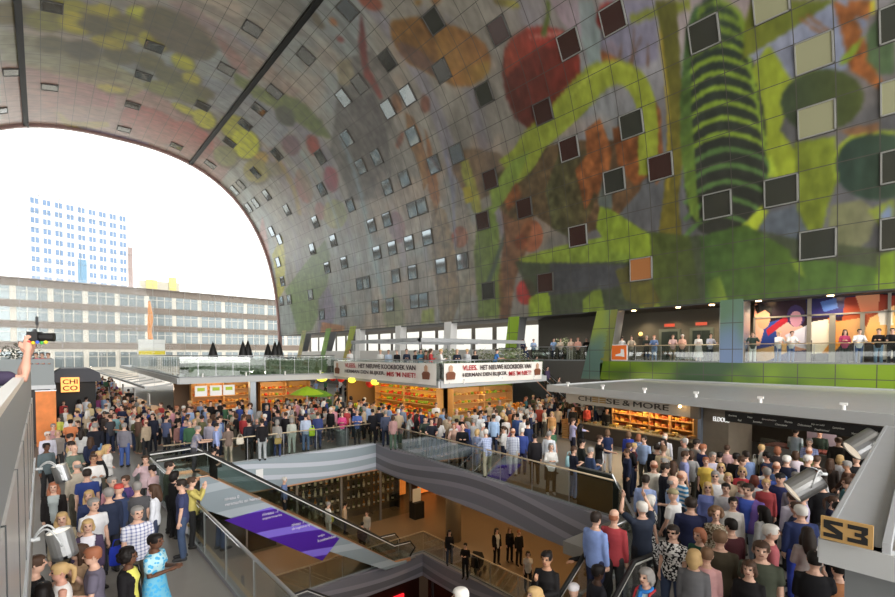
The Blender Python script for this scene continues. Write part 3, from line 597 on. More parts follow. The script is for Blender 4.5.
def fixture_row(a, b_, n, z, out, group, label):
    me = MB().tube([(0, 0, 0), (0, 0, .16)], .05, 10).box(-.03, .03, -.09, .09, .16, .24).mesh('edge_lamp', white)
    for k in range(n):
        t = (k+.5)/n; o = link('edge_lamp', me); o.location = (a[0]*(1-t)+b_[0]*t+out[0], a[1]*(1-t)+b_[1]*t+out[1], z); tag(o, label, 'lamp', group)
B1 = [(5.9, 30.5), (15.7, 30.5), (16.4, 72), (7.5, 72)]
s1 = block('market_stall', 'market stall with grey roof carrying a hedge behind a glass railing', B1)
rail('terrace_railing', 'glass terrace railing with steel posts in front of the hedge on the far stall roof', [(7.2, 60, 3.12), (5.95, 30.6, 3.12), (15.6, 30.6, 3.12)], 3.12, 1.28, step=.95)
hedge('box_hedge', 'clipped green hedge behind the glass railing of the far stall roof', 6.5, 15.4, 31.2, 32.2, 3.12, 4.2, 1, dens=90)
hedge('box_hedge', 'clipped green hedge running away along the left side of the far stall roof', 7.5, 8.3, 33, 52, 3.12, 4.1, 2, dens=30)
def parasol(x, y, z, label, h=2.2, g='closed parasols on the far roof terrace'):
    t = thing('closed_parasol', label, 'parasol', (x, y, z), 0, g)
    MB().tube([(0, 0, 0), (0, 0, h+.1)], .03, 8).build('pole', dgrey, t); MB().tube([(0, 0, h*.35), (0, 0, h*.5), (0, 0, h*.75), (0, 0, h)], [.3, .34, .22, .05], 10).build('folded_canopy', black, t, smooth=True); MB().box(-.25, .25, -.25, .25, 0, .08).build('base', dgrey, t)
for i, (px_, Yp) in enumerate(((213, 33.5), (243, 34), (248, 35.5), (268, 34.5), (275, 33.6), (279, 35))):
    q = at(px_, 350, Y=Yp); parasol(q.x, Yp, 3.12, ('folded black parasol standing alone above the hedge', 'left of the pair of folded black parasols above the hedge', 'right of the pair of folded black parasols above the hedge', 'folded black parasol just left of the twin parasols beside the mural foot', 'middle one of the three folded black parasols near the mural foot', 'rightmost folded black parasol on the far terrace')[i], 2.1+.1*(i % 3), 'closed parasols on the far roof terrace')
C2 = (15.19, 18.5)
B2 = [C2, (24.6, 19.3), (28.5, 33), (15.75, 31.6)]
s2 = block('market_stall', 'corner market stall whose roof terrace carries the two white banners', B2)
banm = mat('banner_cloth', 'EDE9E2', .7); redt = mat('banner_red', 'B0252E', .6); drkt = mat('banner_dark', '3A2A2E', .6); skin_p = mat('print_skin', 'C09A80', .7); prt = mat('print_brown', '7A4A34', .7)
def banner(A, B, label, inward):
    M = frame(A, B, inward); L = (Vector(A)-Vector(B)).length; t = thing('banner', label, 'banner', (A[0], A[1], 0)); off = Vector((A[0], A[1], 0)); MM = Matrix.Translation(-off) @ M
    n = 40; mb = MB(); mb.M = MM; vs = []; fs = []
    for i in range(n+1):
        x = L*i/n; wv = .05*math.sin(x*2.3)+.03*math.sin(x*5.1)
        for z in (3.0-.08*(i/n if inward > 0 else (1-i/n)), 3.5, 4.02): vs.append((x, -.12+wv*(4.02-z), z)); vs.append((x, -.10+wv*(4.02-z), z))
    for i in range(n):
        for k in range(2):
            a = i*6+k*2; fs += [(a, a+6, a+8, a+2), (a+1, a+3, a+9, a+7)]
    mb.add(vs, fs); mb.build('cloth', banm, t, smooth=True)
    fl = inward < 0
    def T(s, x0, x1, z, h, m): text_on(s, MM, (x1 if fl else x0)*L, -.19, z, (x1-x0)*L, h, m, None, fl, ex=.004, bold=.02).parent = t
    T('VLEES.', *( (.15, .28) if not fl else (.72, .85)), 3.64, .27, redt); T('HET NIEUWE KOOKBOEK VAN', *((.31, .85) if not fl else (.15, .69)), 3.64, .27, drkt)
    T('HERMAN DEN BLIJKER.', *((.15, .58) if not fl else (.42, .85)), 3.24, .27, drkt); T("MIS 'M NIET!", *((.60, .85) if not fl else (.15, .40)), 3.24, .27, redt)
    for xx in (.05, .93):
        g = MB(); g.M = MM; x = xx*L; g.wallprism([(x-.28, 3.2), (x+.28, 3.2), (x+.34, 3.5), (x+.2, 3.6), (x-.2, 3.6), (x-.34, 3.5)], -.185, -.165, 0).wallprism([(x-.12, 3.6), (x+.12, 3.6), (x+.14, 3.85), (x, 3.95), (x-.14, 3.85)], -.185, -.165, 1); g.build('portrait_print', [prt, skin_p], t)
    return t
banner((15.16, 29.6), (C2[0]-.04, C2[1]+.1), 'white cookbook banner with wavy cloth, left of the two on the stall roof', 1)
banner((C2[0]+.15, C2[1]-.02), (24.0, 19.2), 'white cookbook banner, right of the two, with VLEES in red', 1)
rail('terrace_railing', 'glass terrace railing that carries the two white banners', [(15.7, 31.4, 3.12), (15.24, 18.6, 3.12), (24.5, 19.4, 3.12)], 3.12, 1.05)
# pergola, flowering shrubs and counter on the terraces behind the banners
pg = thing('pergola', 'grey flat pergola with thin posts over the terrace behind the banners', 'canopy', (19, 24, 3.12))
b = MB()
for k in range(6): b.box(-1.0, 9.0, k*1.7, k*1.7+.12, 2.2, 2.34)
b.box(-1, 9, -.1, 0, 2.15, 2.4).box(-1, -.9, -.1, 8.6, 2.15, 2.4); b.build('beam_grid', roofm, pg)
for x, y in ((-.9, 0), (3.5, 0), (8.5, 0), (-.9, 8.4), (8.5, 8.4)): MB().box(x, x+.08, y, y+.08, 0, 2.15).build('post', steel, pg)
flow = mat('blossom', 'D8D4C0', .8)
def shrub(x, y, z, r, h, label, seed, m=olive, fl=True, group=None):
    t = thing('potted_shrub', label, 'plant', (x, y, z), 0, group)
    MB().rings([(0, 0, 0, .24, .24), (0, 0, .5, .32, .32)], 12).build('pot', dgrey, t); MB().tube([(0, 0, .4), (0, 0, h*.6)], .04, 6).build('stem', mat('bark', '5A4634', .8), t)
    b = MB(); leafblob(b, (0, 0, h*.68), (r, r, h*.36), 260, .09, seed); b.build('foliage', m, t)
    if fl: b = MB(); leafblob(b, (0, 0, h*.7), (r*1.05, r*1.05, h*.37), 60, .07, seed+1); b.build('blossom', flow, t)
for i, (px_, Yp) in enumerate(((424, 27), (447, 24.5), (484, 25), (500, 23), (517, 21.6), (563, 22.6))):
    q = at(px_, 350, Y=Yp); shrub(q.x, Yp, 3.12 if i < 5 else 4.0, .75, 1.75, 'potted shrub with pale blossom on the upper terrace, number %s from the left' % ('one two three four five six seven'.split()[i]), 40+i)
# white columns under the mural, and what stands behind them
for k, px_ in enumerate((397, 446, 357)):
    q = at(px_, 345, X=30); b = MB(); b.wallprism([(q.y-.5, 0), (q.y+.5, 0), (q.y+.15, 7.6), (q.y-.85, 7.6)], 29.9, 30.7, 0, 'X'); st(b.build('column_%d' % (k+4), white))
for k, (px_, h1, h2) in enumerate(((320, '6E9A40', '8AB050'), (343, 'A0B030', 'B09A30'), (297, 'B0A070', '8C9A60'))):
    q = at(px_, 345, X=30); slant('column_%d' % (k+7), q.y+.5, q.y-.8, q.y-2, q.y-3.6, 3, 8, h1, h2, 20+k)
b = MB(); b.box(35, 35.2, 27, 78, 3.7, 8.2)
st(b.build('wall_gallery_far', mat('far_gallery_wall', '6E6860', .7))); st(MB().box(30.02, 30.3, 27.2, 70, 2.9, 4.9).build('wall_parapet_3', mat('white_parapet', 'D5D3CE', .6)))
b = MB()
for k in range(16): b.box(34.9, 34.98, 28+k*3.1, 30.4+k*3.1, 4.9, 7.2)
st(b.build('window_200', mat('lit_far_window', 'C8CCC8', .3, em='F4F2EA', es=.5)))
# ================= Cheese stall block =================
EA, EB = (20.17, 15.4), (17.33, 1.98)
ME = frame(EA, EB, 1)      # t from far end towards the camera, y inwards
def Ept(t, n): q = ME @ Vector((t, n, 0)); return (q.x, q.y)
s3 = block('market_stall', 'long market stall whose grey roof runs below the green parapet', [Ept(-.3, 0), Ept(24, 0), Ept(24, 12.5), (29.9, -9), (29.9, 17.5)][:2]+[(29.95, -8), (29.95, 15.6)], 2.62, 2.82)
def eb(*boxes): b = MB(); b.M = ME; [b.box(*x) for x in boxes]; return b
st(eb((.4, 26, 9.0, 9.2, 0, 2.55)).build('wall_stall_back', mat('stall_wall_dark', '4E4438', .7)))
t0, za = on(ME, 566, 391, .6); t1, zb = on(ME, 691, 414, .6)
cs = thing('shop_sign', 'pale sign board reading CHEESE & MORE over the cheese counter', 'sign', (0, 0, 0))
zb0, zt0 = 2.02, 2.56
eb((t0, t1, .6, .68, zb0, zt0)).build('board', mat('sign_board', 'BDB8AE', .6), cs); eb((t1, t1+.35, .55, .7, zb0-.02, zt0+.02)).build('end_block', mat('sign_end', '6E665C', .6), cs)
dk = mat('sign_letters', '2E2820', .5); gold = mat('sign_gold', '9A7A34', .5); Lw = (t1-t0)
def CT(s, a, c, m): text_on(s, ME, t0+a*Lw, .585, zb0+.16, (c-a)*Lw, .24, m, None, False, bold=0).parent = cs
CT('CH', .13, .255, dk); CT('SE', .39, .50, dk); CT('&', .525, .585, dk); CT('MORE', .61, .86, dk)
for a in (.265, .33):
    b = MB(); b.M = ME
    for r in range(3): b.box(t0+a*Lw, t0+(a+.055)*Lw, .575, .59, zb0+.16+r*.092, zb0+.16+r*.092+.06)
    b.build('letter_bars', gold, cs)
wood = mat('shelf_wood', 'C8965A', .6, noise=.1, scale=3); cheeseY = [mat('cheese_a', 'E0A23C', .5), mat('cheese_b', 'CC8040', .5), mat('cheese_c', 'E8C468', .5), mat('cheese_d', 'C0602C', .5)]
sh0, _ = on(ME, 612, 425, 3.4); sh1, _ = on(ME, 693, 430, 3.4)
shf = thing('cheese_shelves', 'tall glowing wooden shelves packed with cheese behind the counter', 'shelf')
eb((sh0, sh1, 3.9, 3.96, .0, 2.5)).build('back_panel', mat('shelf_back', 'D89A48', .6), shf)
for z in (.55, .95, 1.35, 1.75, 2.15): eb((sh0, sh1, 3.4, 3.9, z, z+.04)).build('shelf_board', wood, shf)
for k in range(5): x = sh0+(sh1-sh0)*k/4; eb((x-.03, x+.03, 3.4, 3.9, .0, 2.5)).build('upright', wood, shf)
R = random.Random(3); wheel = MB().tube([(0, 0, 0), (0, 0, .02), (0, 0, .11), (0, 0, .13)], [.13, .15, .15, .13], 14)
whm = [wheel.mesh('round_cheese', m) for m in cheeseY]; wedge = MB().prism([(0, 0), (.26, .06), (.26, -.06)], 0, .1); wem = [wedge.mesh('cheese_wedge', m) for m in cheeseY]
rows = ('bottom', 'second lowest', 'middle', 'second highest', 'top'); 
for zi, z in enumerate((.59, .99, 1.39, 1.79, 2.19)):
    x = sh0+.2; 
    while x < sh1-.2:
        st_ = R.random(); nstk = 2 if st_ < .6 else 1
        for k in range(nstk):
            ci = R.choice((0, 1, 1, 3, 0, 2)); o = link('round_cheese', whm[ci]); o.matrix_world = ME @ Matrix.Translation((x, 3.6, z+k*.135)); tag(o, '%s cheese wheel on the %s shelf behind the cheese counter' % (('golden', 'orange', 'pale yellow', 'russet')[ci], rows[zi]), 'cheese', '%s cheese wheels on the %s shelf' % (('golden', 'orange', 'pale yellow', 'russet')[ci], rows[zi]))
        x += .36
for k in range(3):
    x = sh0+(sh1-sh0)*(k+.5)/3; q = ME @ Vector((x, 2.9, 2.5)); light('POINT', q, 70, (1, .74, .42), .04)
ctr = thing('cheese_counter', 'long stepped counter of cheese and pastries under the cheese sign', 'counter')
c0, _ = on(ME, 583, 430, 1.7); c1 = t1
eb((c0, c1, 1.7, 2.6, 0, .82)).build('base', mat('counter_stone', '5A5046', .6), ctr); eb((c0-.05, c1+.0, 1.62, 2.7, .82, .87)).build('worktop', mat('counter_top', 'A89A82', .4), ctr); eb((c0, c1, 1.65, 1.67, .87, 1.12)).build('glass_guard', glass, ctr)
for k in range(int((c1-c0)/.42)):
    ci = R.randrange(4); o = link('cheese_wedge', wem[ci]); o.matrix_world = ME @ Matrix.Translation((c0+.25+k*.42, 2.0, .87)) @ Matrix.Rotation(R.uniform(0, 3), 4, 'Z'); tag(o, '%s cheese wedge on the counter under the cheese sign' % ('golden', 'orange', 'pale yellow', 'russet')[ci], 'cheese', '%s wedges on the cheese counter' % ('golden', 'orange', 'pale yellow', 'russet')[ci])
    if k % 2: o = link('round_cheese', whm[R.choice((0, 2))]); o.matrix_world = ME @ Matrix.Translation((c0+.3+k*.42, 2.4, .87)); tag(o, 'cheese wheel standing at the back of the cheese counter', 'cheese', 'wheels at the back of the cheese counter')
# crates at the counter's far end
for k in range(3):
    cr = thing('wooden_crate', 'pale wooden crate of rolls, %s of the stack beside the cheese counter' % ('bottom', 'middle', 'top')[k], 'crate', (*Ept(c0-.7, 1.5), k*.34), 0)
    b = MB(); [b.box(-.4, .4, -.3+d, -.28+d, z, z+.08) for d in (0, .58) for z in (.02, .13, .24)]; [b.box(-.4+d, -.38+d, -.3, .3, z, z+.08) for d in (0, .78) for z in (.02, .13, .24)]; b.box(-.4, .4, -.3, .3, 0, .02); b.build('slats', wood, cr)
st(eb((t1+.2, t1+1.3, .9, 2.4, 0, 2.6)).build('column_10', stoneW)); st(eb((t1+.2-.04, t1+.3, .78, .9, 0, 2.62)).build('column_11', mat('blue_steel', '8A94A4', .4, .5)))
# shop lettering on the stone pier
a0, z_ = on(ME, 714, 427, .85); a1, z2 = on(ME, 730, 427, .85); o = text_on('ELDOUS', ME, a0, .8, 1.98, a1-a0, .17, mat('white_letters', 'F2F2EE', .5, em='FFFFFF', es=.3), ex=.02, bold=0); tag(o, 'white raised shop lettering on the stone pier beside the dark menu board', 'sign')
# dark menu board
m0, zz0 = on(ME, 725, 411, .5); m1, zz1 = on(ME, 894, 425, .5)
mb_ = thing('menu_board', 'long black menu board with small white script hanging under the stall roof', 'sign')
eb((m0, m1, .5, .58, 2.07, 2.44)).build('board', black, mb_)
wtx = mat('chalk_white', 'D8D8D0', .6)
for k, (fx, fz, s) in enumerate(((.03, .75, 'Boucherie'), (.10, .2, 'Rund'), (.17, .8, 'Vlees'), (.21, .25, 'Boerenham'), (.27, .72, 'Specialiteiten'), (.36, .25, 'Charcuterie'), (.42, .75, 'Worsten'), (.50, .55, 'Delicatessen'), (.58, .8, 'Kip en wild'), (.60, .2, 'Traditioneel'), (.70, .7, 'Lamsvlees'), (.80, .25, 'Vers van het mes'), (.90, .75, 'Paté')),):
    L = .055*len(s)/8*(m1-m0); text_on(s, ME, m0+fx*(m1-m0), .485, 2.09+fz*.24, L, .065, wtx, None, False, ex=.003, shear=.3).parent = mb_
# butcher stall under the menu board
mc = thing('butcher_counter', 'glass fronted meat counter under the black menu board', 'counter')
eb((m0+.2, 14.2, 2.4, 3.4, 0, 1.05)).build('base', mat('counter_grey', '8A8884', .4), mc); eb((m0+.2, 14.2, 2.42, 2.44, 1.05, 1.35)).build('glass_guard', glass, mc)
eb((m0+.3, 14.1, 2.5, 3.3, 1.05, 1.12)).build('meat_display', mat('meat', 'B0605A', .5, noise=.5, scale=12), mc)
bsh = thing('wall_rack', 'steel wall rack with rows of meat at the back of the butcher stall', 'shelf')
for z in (1.2, 1.6, 2.0): eb((m0+2, 14, 5.2, 5.5, z, z+.03)).build('shelf_board', steel, bsh)
for k, z in enumerate((1.23, 1.63, 2.03)):
    for j in range(14):
        o = MB().ball((0, 0, .12), (.2, .1, .12), 8, 5); me = o.mesh('ham', mat(('ham_a', 'ham_b', 'ham_c')[j % 3], ('8A5A4A', 'B0806A', '6E7A4A')[j % 3], .5)); q = link('ham', me); q.matrix_world = ME @ Matrix.Translation((m0+2.2+j*.42, 5.35, z)); tag(q, 'joint of meat on the steel rack of the butcher stall', 'meat', 'joints of meat on the butcher rack')
eb((m0+1.2, m0+2.1, 3.6, 3.65, 1.1, 1.9)).build('picture_panel', mat('pink_panel', 'A89AA8', .5)); tag(bpy.data.objects['picture_panel'], 'pale violet picture panel at the back of the butcher stall', 'poster')
q = ME @ Vector((m0+3, 2.8, 2.3)); light('POINT', q, 45, (1, .9, .75), .12); q = ME @ Vector((m0+6, 2.8, 2.3)); light('POINT', q, 45, (1, .9, .75), .12)
fixture_row(EA, EB, 6, 2.86, (.05, 0), 'lamps along the long stall roof', 'small white lamp standing on the roof edge of the long stall')
fixture_row((5.9, 30.5), (15.7, 30.5), 4, 3.14, (0, .0), 'lamps along the far stall roof', 'small white lamp on the roof edge of the far stall under the hedge')
fixture_row(C2, (24.6, 19.3), 3, 2.95, (0, -.2), 'lamps below the right banner', 'small white lamp on the stall edge below the right banner')
fixture_row((15.6, 30), C2, 4, 2.95, (-.2, 0), 'lamps below the left banner', 'small white lamp on the stall edge below the left banner')
bulb = thing('bare_bulb', 'small glowing bulb hanging at the right end of the cheese sign', 'lamp', (*Ept(t1-.3, .35), 2.45)); MB().ball((0, 0, 0), .06).build('bulb', mat('bulb_glow', 'FFD9A0', .3, em='FFC87A', es=12), bulb, smooth=True); MB().tube([(0, 0, .05), (0, 0, .2)], .012, 6).build('cord', black, bulb)
# ================= goods under blocks 1 and 2 =================
def shelf_unit(x0, x1, y, z0, z1, n, cols, label, seed, face='-Y', depth=.5, glow=None, backm=None):
    t = thing('goods_shelf', label, 'shelf'); R = random.Random(seed)
    def bx(a0, a1, d0, d1, c0, c1): return MB().box(a0, a1, y+d0, y+d1, c0, c1) if face == '-Y' else MB().box(y+d0, y+d1, a0, a1, c0, c1)
    bx(x0, x1, depth, depth+.05, z0, z1).build('back_panel', backm or wood, t)
    for k in range(n): bx(x0, x1, 0, depth, z0+(z1-z0)*k/n, z0+(z1-z0)*k/n+.04).build('shelf_board', wood, t)
    for e in (x0, (x0+x1)/2, x1): bx(e-.03, e+.03, 0, depth, z0, z1).build('upright', wood, t)
    for k in range(n):
        b = MB(); x = x0+.15
        while x < x1-.15:
            h = R.uniform(.1, .24); c = R.randrange(len(cols)); zz = z0+(z1-z0)*k/n+.04+h*.5
            b.ball((x, y+.2, zz) if face == '-Y' else (y+.2, x, zz), (.12, .12, h*.5), 8, 5, c); x += .26
        o = b.build('goods', cols, t); o['kind'] = 'stuff'
    return t
cB = [mat('bread_a', 'D08A3C', .6), mat('bread_b', 'B8682A', .6), mat('bread_c', 'E8B860', .6)]
cF = [mat('fruit_a', 'D8421E', .5), mat('fruit_b', 'E8B020', .5), mat('fruit_c', '8AA828', .5), mat('fruit_d', 'E07A20', .5)]
shelf_unit(7.2, 11.0, 33.5, 0, 2.6, 6, cB, 'glowing bread shelves deep inside the far stall', 5); shelf_unit(11.6, 15.2, 33.8, 0, 2.5, 5, cF+cB, 'shelves of mixed produce right of the post in the far stall', 6)
st(MB().box(6.4, 15.6, 34.6, 34.8, 0, 2.8).build('wall_far_stall', mat('far_stall_wall', '6A5440', .7))); st(MB().box(16.4, 27, 30.2, 30.4, 0, 2.8).build('wall_corner_stall', mat('corner_stall_wall', '7A5A34', .7)))
for x, y, e, c in ((8.5, 32.5, 60, (1, .7, .35)), (12.5, 32.5, 50, (1, .75, .45)), (16.6, 28, 70, (1, .75, .35)), (16.6, 24.5, 70, (1, .78, .4)), (17.2, 21, 50, (1, .8, .5)), (21, 20.4, 40, (1, .85, .6))): light('POINT', (x, y, 2.55), e, c, .15)
ct = thing('bread_counter', 'market counter facing the crowd below the hanging signs of the far stall', 'counter'); MB().box(6.5, 10, 31.2, 32, 0, 1).build('base', white, ct); MB().box(6.4, 10.1, 31.1, 32.1, 1, 1.05).build('worktop', wood, ct)
for k, px_ in enumerate((201, 216, 229)):
    q = at(px_, 388, Y=30.9); t = thing('hanging_sign', 'white hanging sign with a lime mark, %s of three under far stall roof' % ('left', 'middle', 'right')[k], 'sign', (q.x, 30.9, 0), 0, 'hanging signs under the far stall roof'); MB().box(-.33, .33, 0, .03, 2.0, 2.62).build('board', white, t); MB().prism([(-.2, -.01), (.2, -.01), (.2, 0), (-.2, 0)], 2.3, 2.5).build('emblem', mat('lime_print', 'A8C01E', .5), t); MB().beam((-.25, .01, 2.62), (-.25, .01, 2.85), .01, .01).beam((.25, .01, 2.62), (.25, .01, 2.85), .01, .01).build('wire', dgrey, t)
st(MB().box(9.85, 10.2, 30.6, 30.95, 0, 2.85).build('column_12', mat('post_blue_grey', 'A3ABB2', .4, .4)))
# fruit stall under the left banner: shelves, yellow hanging lamps, green awnings
shelf_unit(22.5, 29.5, 18.2, 0, 2.6, 6, cF, 'bright fruit shelves under the left banner', 8, '-X', backm=mat('warm_back', 'E0B050', .6)); shelf_unit(18.8, 24, 21.6, 0, 2.4, 5, cF[1:]+cB, 'produce shelves behind the counter under the right banner', 9)
fc = thing('fruit_counter', 'sloping fruit counter in front of the bright shelves under the left banner', 'counter'); MB().box(15.9, 16.8, 20.5, 29.5, 0, .95).build('base', wood, fc)
b = MB(); R = random.Random(8)
for k in range(260): b.ball((R.uniform(15.95, 16.75), R.uniform(20.6, 29.4), R.uniform(.98, 1.1)), .08, 6, 4, R.randrange(4))
o = b.build('fruit_pile', cF, fc); o['kind'] = 'stuff'
ylamp = mat('yellow_lamp', 'E8D83A', .4, em='E8E03A', es=1.6)
for k, (px_, py_, r) in enumerate(((322, 377, .42), (352, 380, .25), (375, 382, .25))):
    q = at(px_, py_, X=15.4 if k else 14.9); t = thing('pendant_lamp', ('big round yellow pendant lamp left of the banner', 'small yellow pendant under the left end of the banner', 'small yellow pendant under the middle of the banner')[k], 'lamp', tuple(q)); MB().ball((0, 0, 0), (r, r, r*.75), 16, 8).build('shade', ylamp, t, smooth=True); MB().tube([(0, 0, r*.7), (0, 0, r*.7+.25)], .015, 6).build('cord', dgrey, t)
for k, (px_, py_) in enumerate(((307, 390), (318, 392))):
    q = at(px_, py_, Y=27.5 if not k else 29.6); t = thing('market_parasol', ('lime green parasol over the fruit stand, left one', 'darker green parasol over the fruit stand, right one')[k], 'parasol', (q.x, q.y, 0)); MB().rings([(0, 0, q.z-.25, 1.0, 1.0), (0, 0, q.z, .6, .6), (0, 0, q.z+.22, .05, .05)], 12).build('canopy', mat('lime_canvas', '9CC028', .6) if not k else mat('green_canvas', '5C8A2A', .6), t); MB().tube([(0, 0, 0), (0, 0, q.z)], .03, 6).build('pole', steel, t)
for k, (px_, py_, h) in enumerate(((333, 377, 'D82A1E'), (341, 378, 'D8301E'), (370, 383, 'D8301E'), (314, 396, 'C82A1E'))):
    q = at(px_, py_, X=15.9); o = MB().ball((0, 0, 0), (.28, .28, .3), 10, 6).build('paper_lantern', mat('red_lantern', h, .6), None, True, tuple(q)); tag(o, ('red paper lantern right of the yellow pendant', 'red paper lantern further right under the banner corner', 'red paper lantern below the middle of the left banner', 'red paper lantern low beside the green parasol')[k], 'lantern', 'red lanterns over the fruit stall')
# counter under the right banner with green wall behind
st(MB().box(23, 28.8, 26.0, 26.2, 0, 2.8).build('wall_green', mat('lime_wall', '8AA828', .6)))
fs_ = thing('flower_stand', 'stand of orange and yellow flowers in front of the lime green wall', 'stand'); q = at(517, 412, Z=.9); MB().box(q.x-1.2, q.x+1.2, q.y, q.y+.7, 0, .85).build('bench', wood, fs_); b = MB(); leafblob(b, (q.x, q.y+.35, 1.15), (1.2, .35, .35), 260, .1, 5); b.build('blossom', mat('orange_flower', 'E09028', .6), fs_)
# ================= rails round the opening =================
rail('glass_balustrade', 'long glass balustrade with brass handrail along the right edge of the floor opening', [(12.78, 20.5, 0), (11.83, 6.95, 0)], 0, 1.05, wood=True, step=1.5)
rail('glass_balustrade', 'glass balustrade along the far edge of the floor opening, above the blue grey fascia', [(3.4, 20.52, 0), (12.6, 20.52, 0)], 0, 1.05, wood=True, step=1.5)
rail('glass_balustrade', 'near glass balustrade with steel handrail beside the man in the navy shirt', [(2.68, 13.1, 0), (2.68, 5.0, 0)], 0, 1.05, step=1.6)
rail('glass_balustrade', 'glass balustrade above the fence edge behind the woman holding the escalator rail', [(11.75, 6.8, 0), (9.5, 5.08, 0), (8.6, 5.08, 0)], 0, 1.05, step=1.4)
ge = thing('information_kiosk', 'dark slanted glass panel standing at the right end of the balustrade', 'screen', (12.1, 8.3, 0), -.06); b = MB(); b.wallprism([(0, 0), (-1.35, 0), (-1.35, .75), (-1.15, 1.12), (0, 1.12)], 0, .1, 0, 'X'); b.build('panel', mat('dark_glass', '2A3434', .08, .3), ge); MB().tube([(.05, 0, 1.14), (.05, -1.17, 1.14), (.05, -1.38, .77), (.05, -1.38, 0)], .025, 6).build('frame', steel, ge)
st(MB().box(7.6, 8.5, 5.0, 5.04, -.34, .01).box(7.59, 7.65, 3.9, 5.04, -.34, .01).build('trim_12', dgrey))
# ================= escalators =================
stepm = mat('step_grey', '6A6C6E', .5, .5); rub = mat('rubber_black', '1A1A1A', .5)
def escalator(label, x0, y0, y1, zt, zb, sgn, side=None, ext=1.5, ang=34, name='escalator', along='X', near=True):
    """runs along +-X (or -Y) from the top landing x0; y0<y1 are its two sides"""
    L = (zt-zb)/math.tan(math.radians(ang)); t = thing(name, label, 'escalator', (0, 0, 0))
    def p(s, y, z): return (x0+sgn*s, y, z) if along == 'X' else (y, x0+sgn*s, z)
    def pr(mb, pts, a, c, m=0):
        n = len(pts); mb.add([p(q[0], a, q[1]) for q in pts]+[p(q[0], c, q[1]) for q in pts], [tuple(range(n)), tuple(range(n, 2*n))[::-1]]+[(i, n+i, n+(i+1) % n, (i+1) % n) for i in range(n)], m); return mb
    for a, c in ((y0-.02, y0+.04), (y1-.04, y1+.02)):
        pr(MB(), [(-.2, zt+.1), (.1, zt+.1), (L, zb+.18), (L+.6, zb+.12), (L+.6, zb), (L-.6, zb), (.1, zt-1.15), (-.2, zt-1.15)], a, c).build('side_panel', side or lgrey, t)
    n = 24; b = MB()
    for k in range(n): s0 = L*k/n; s1 = L*(k+1)/n; z = zt-(zt-zb)*(k+.5)/n; pr(b, [(s0, z-.3), (s1, z-.3), (s1, z), (s0, z)], y0+.25, y1-.25)
    o = b.build('steps', stepm, t)
    for yy in (y0+.12, y1-.12):
        pts = [(-ext, zt+.2), (-ext-.25, zt+.55), (-ext, zt+.93), (0, zt+.98)]+[(L*k/6, zt+.98-(zt-zb)*k/6) for k in range(1, 7)]+[(L+.9, zb+.93), (L+1.2, zb+.55), (L+.9, zb+.2)]
        MB().tube([p(q[0], yy, q[1]) for q in pts], .04, 8).build('handrail', rub, t, smooth=True); MB().tube([p(q[0], yy, q[1]-.05) for q in pts[2:-2]], .03, 6).build('rail_strip', white, t)
        g = MB(); pr(g, [(-ext, zt+.1), (-ext-.2, zt+.55), (-ext, zt+.88), (0, zt+.92), (L, zb+.92), (L+.9, zb+.88), (L+1.1, zb+.5), (L+.9, zb+.1), (L, zb+.15), (.1, zt+.1)], yy-.006, yy+.006); g.build('glass_panel', glass, t)
        pr(MB(), [(-ext, zt), (-ext, zt+.12), (.1, zt+.12), (L, zb+.2), (L+.9, zb+.14), (L+.9, zb), (L, zb), (0, zt)], yy-.05, yy+.05).build('skirt', copper, t)
    for s0, s1, z in ((-1.3, 0, zt), (L, L+1.3, zb)): pr(MB(), [(s0, z), (s1, z), (s1, z+.02), (s0, z+.02)], y0+.18, y1-.18).build('landing_plate', steel, t)
    return t, L
e1, L1 = escalator('escalator with purple side boards going down from the far left of the opening', 4.4, 18.55, 20.1, 0, BZ, 1, side=wavemat('board_grey', '8E9BA3', '8E9BA3', 'A9B4BC'))
# directory board on its near side
pur = wavemat('board_purple', '4A1E9C', '4A1E9C', '8470E0')
tn = math.tan(math.radians(34)); bdm = MB(); bdm.add([(7.0, 18.5, -1.74), (8.6, 18.5, -4.0+.02), (13.0, 18.5, BZ+.02), (12.9, 18.5, BZ+.06), (5.9+2.6, 18.5, -1.1-1.6)], [(0, 1, 2, 3, 4)])
def sb(x0, x1): zt = lambda x: .1-(x-4.4)*tn+.0; zb = lambda x: max(BZ, zt(x)-1.28); return [(x0, 18.5, zt(x0)), (x1, 18.5, zt(x1)), (x1, 18.5, zb(x1)), (x0, 18.5, zb(x0))]
def sbox(xa, xb, xc, xd, m, nm):   # slanted division between colours is level in the place
    zt = lambda x: .1-(x-4.4)*tn; zb = lambda x: max(BZ+.02, zt(x)-1.28)
    v = [(xa, zt(xa)), (xb, zt(xb)), (xd, zb(xd)), (xc, zb(xc))]; mb = MB(); mb.wallprism(v, 18.47, 18.52); mb.build(nm, m, e1)
sbox(6.7, 9.6, 5.0, 8.8, pur, 'directory_board')
wl = mat('board_lettering', 'E8E8F0', .5)
FX = Matrix(((1, 0, 0, 0), (0, 1, 0, 18.46), (0, 0, 1, 0), (0, 0, 0, 1)))
for x, dz, s, wd in ((5.0, .55, 'niveau 0', .5), (5.0, .75, 'versmarkt en horeca', 1.3), (6.35, .5, 'niveau -1', .6), (6.35, .68, 'supermarkt', .75), (7.5, .4, 'niveau -1', .5), (7.5, .58, 'drogisterij', .75), (8.6, .4, 'wijn', .3), (8.6, .58, 'kookwinkel', .8)):
    text_on(s, FX, x, 0, .1-(x-4.4)*tn-dz, wd, .12, wl, None, ex=.003).parent = e1
e3, L3 = escalator('escalator going down at the lower centre, crowded with people in black', 7.6, 3.95, 5.05, 0, BZ, -1, side=lgrey, ext=.6)
e4, L4 = escalator('lower escalator seen through the near glass, curved handrails at its top', 7.6, 16.2, 17.4, BZ, -11, 1, side=lgrey)
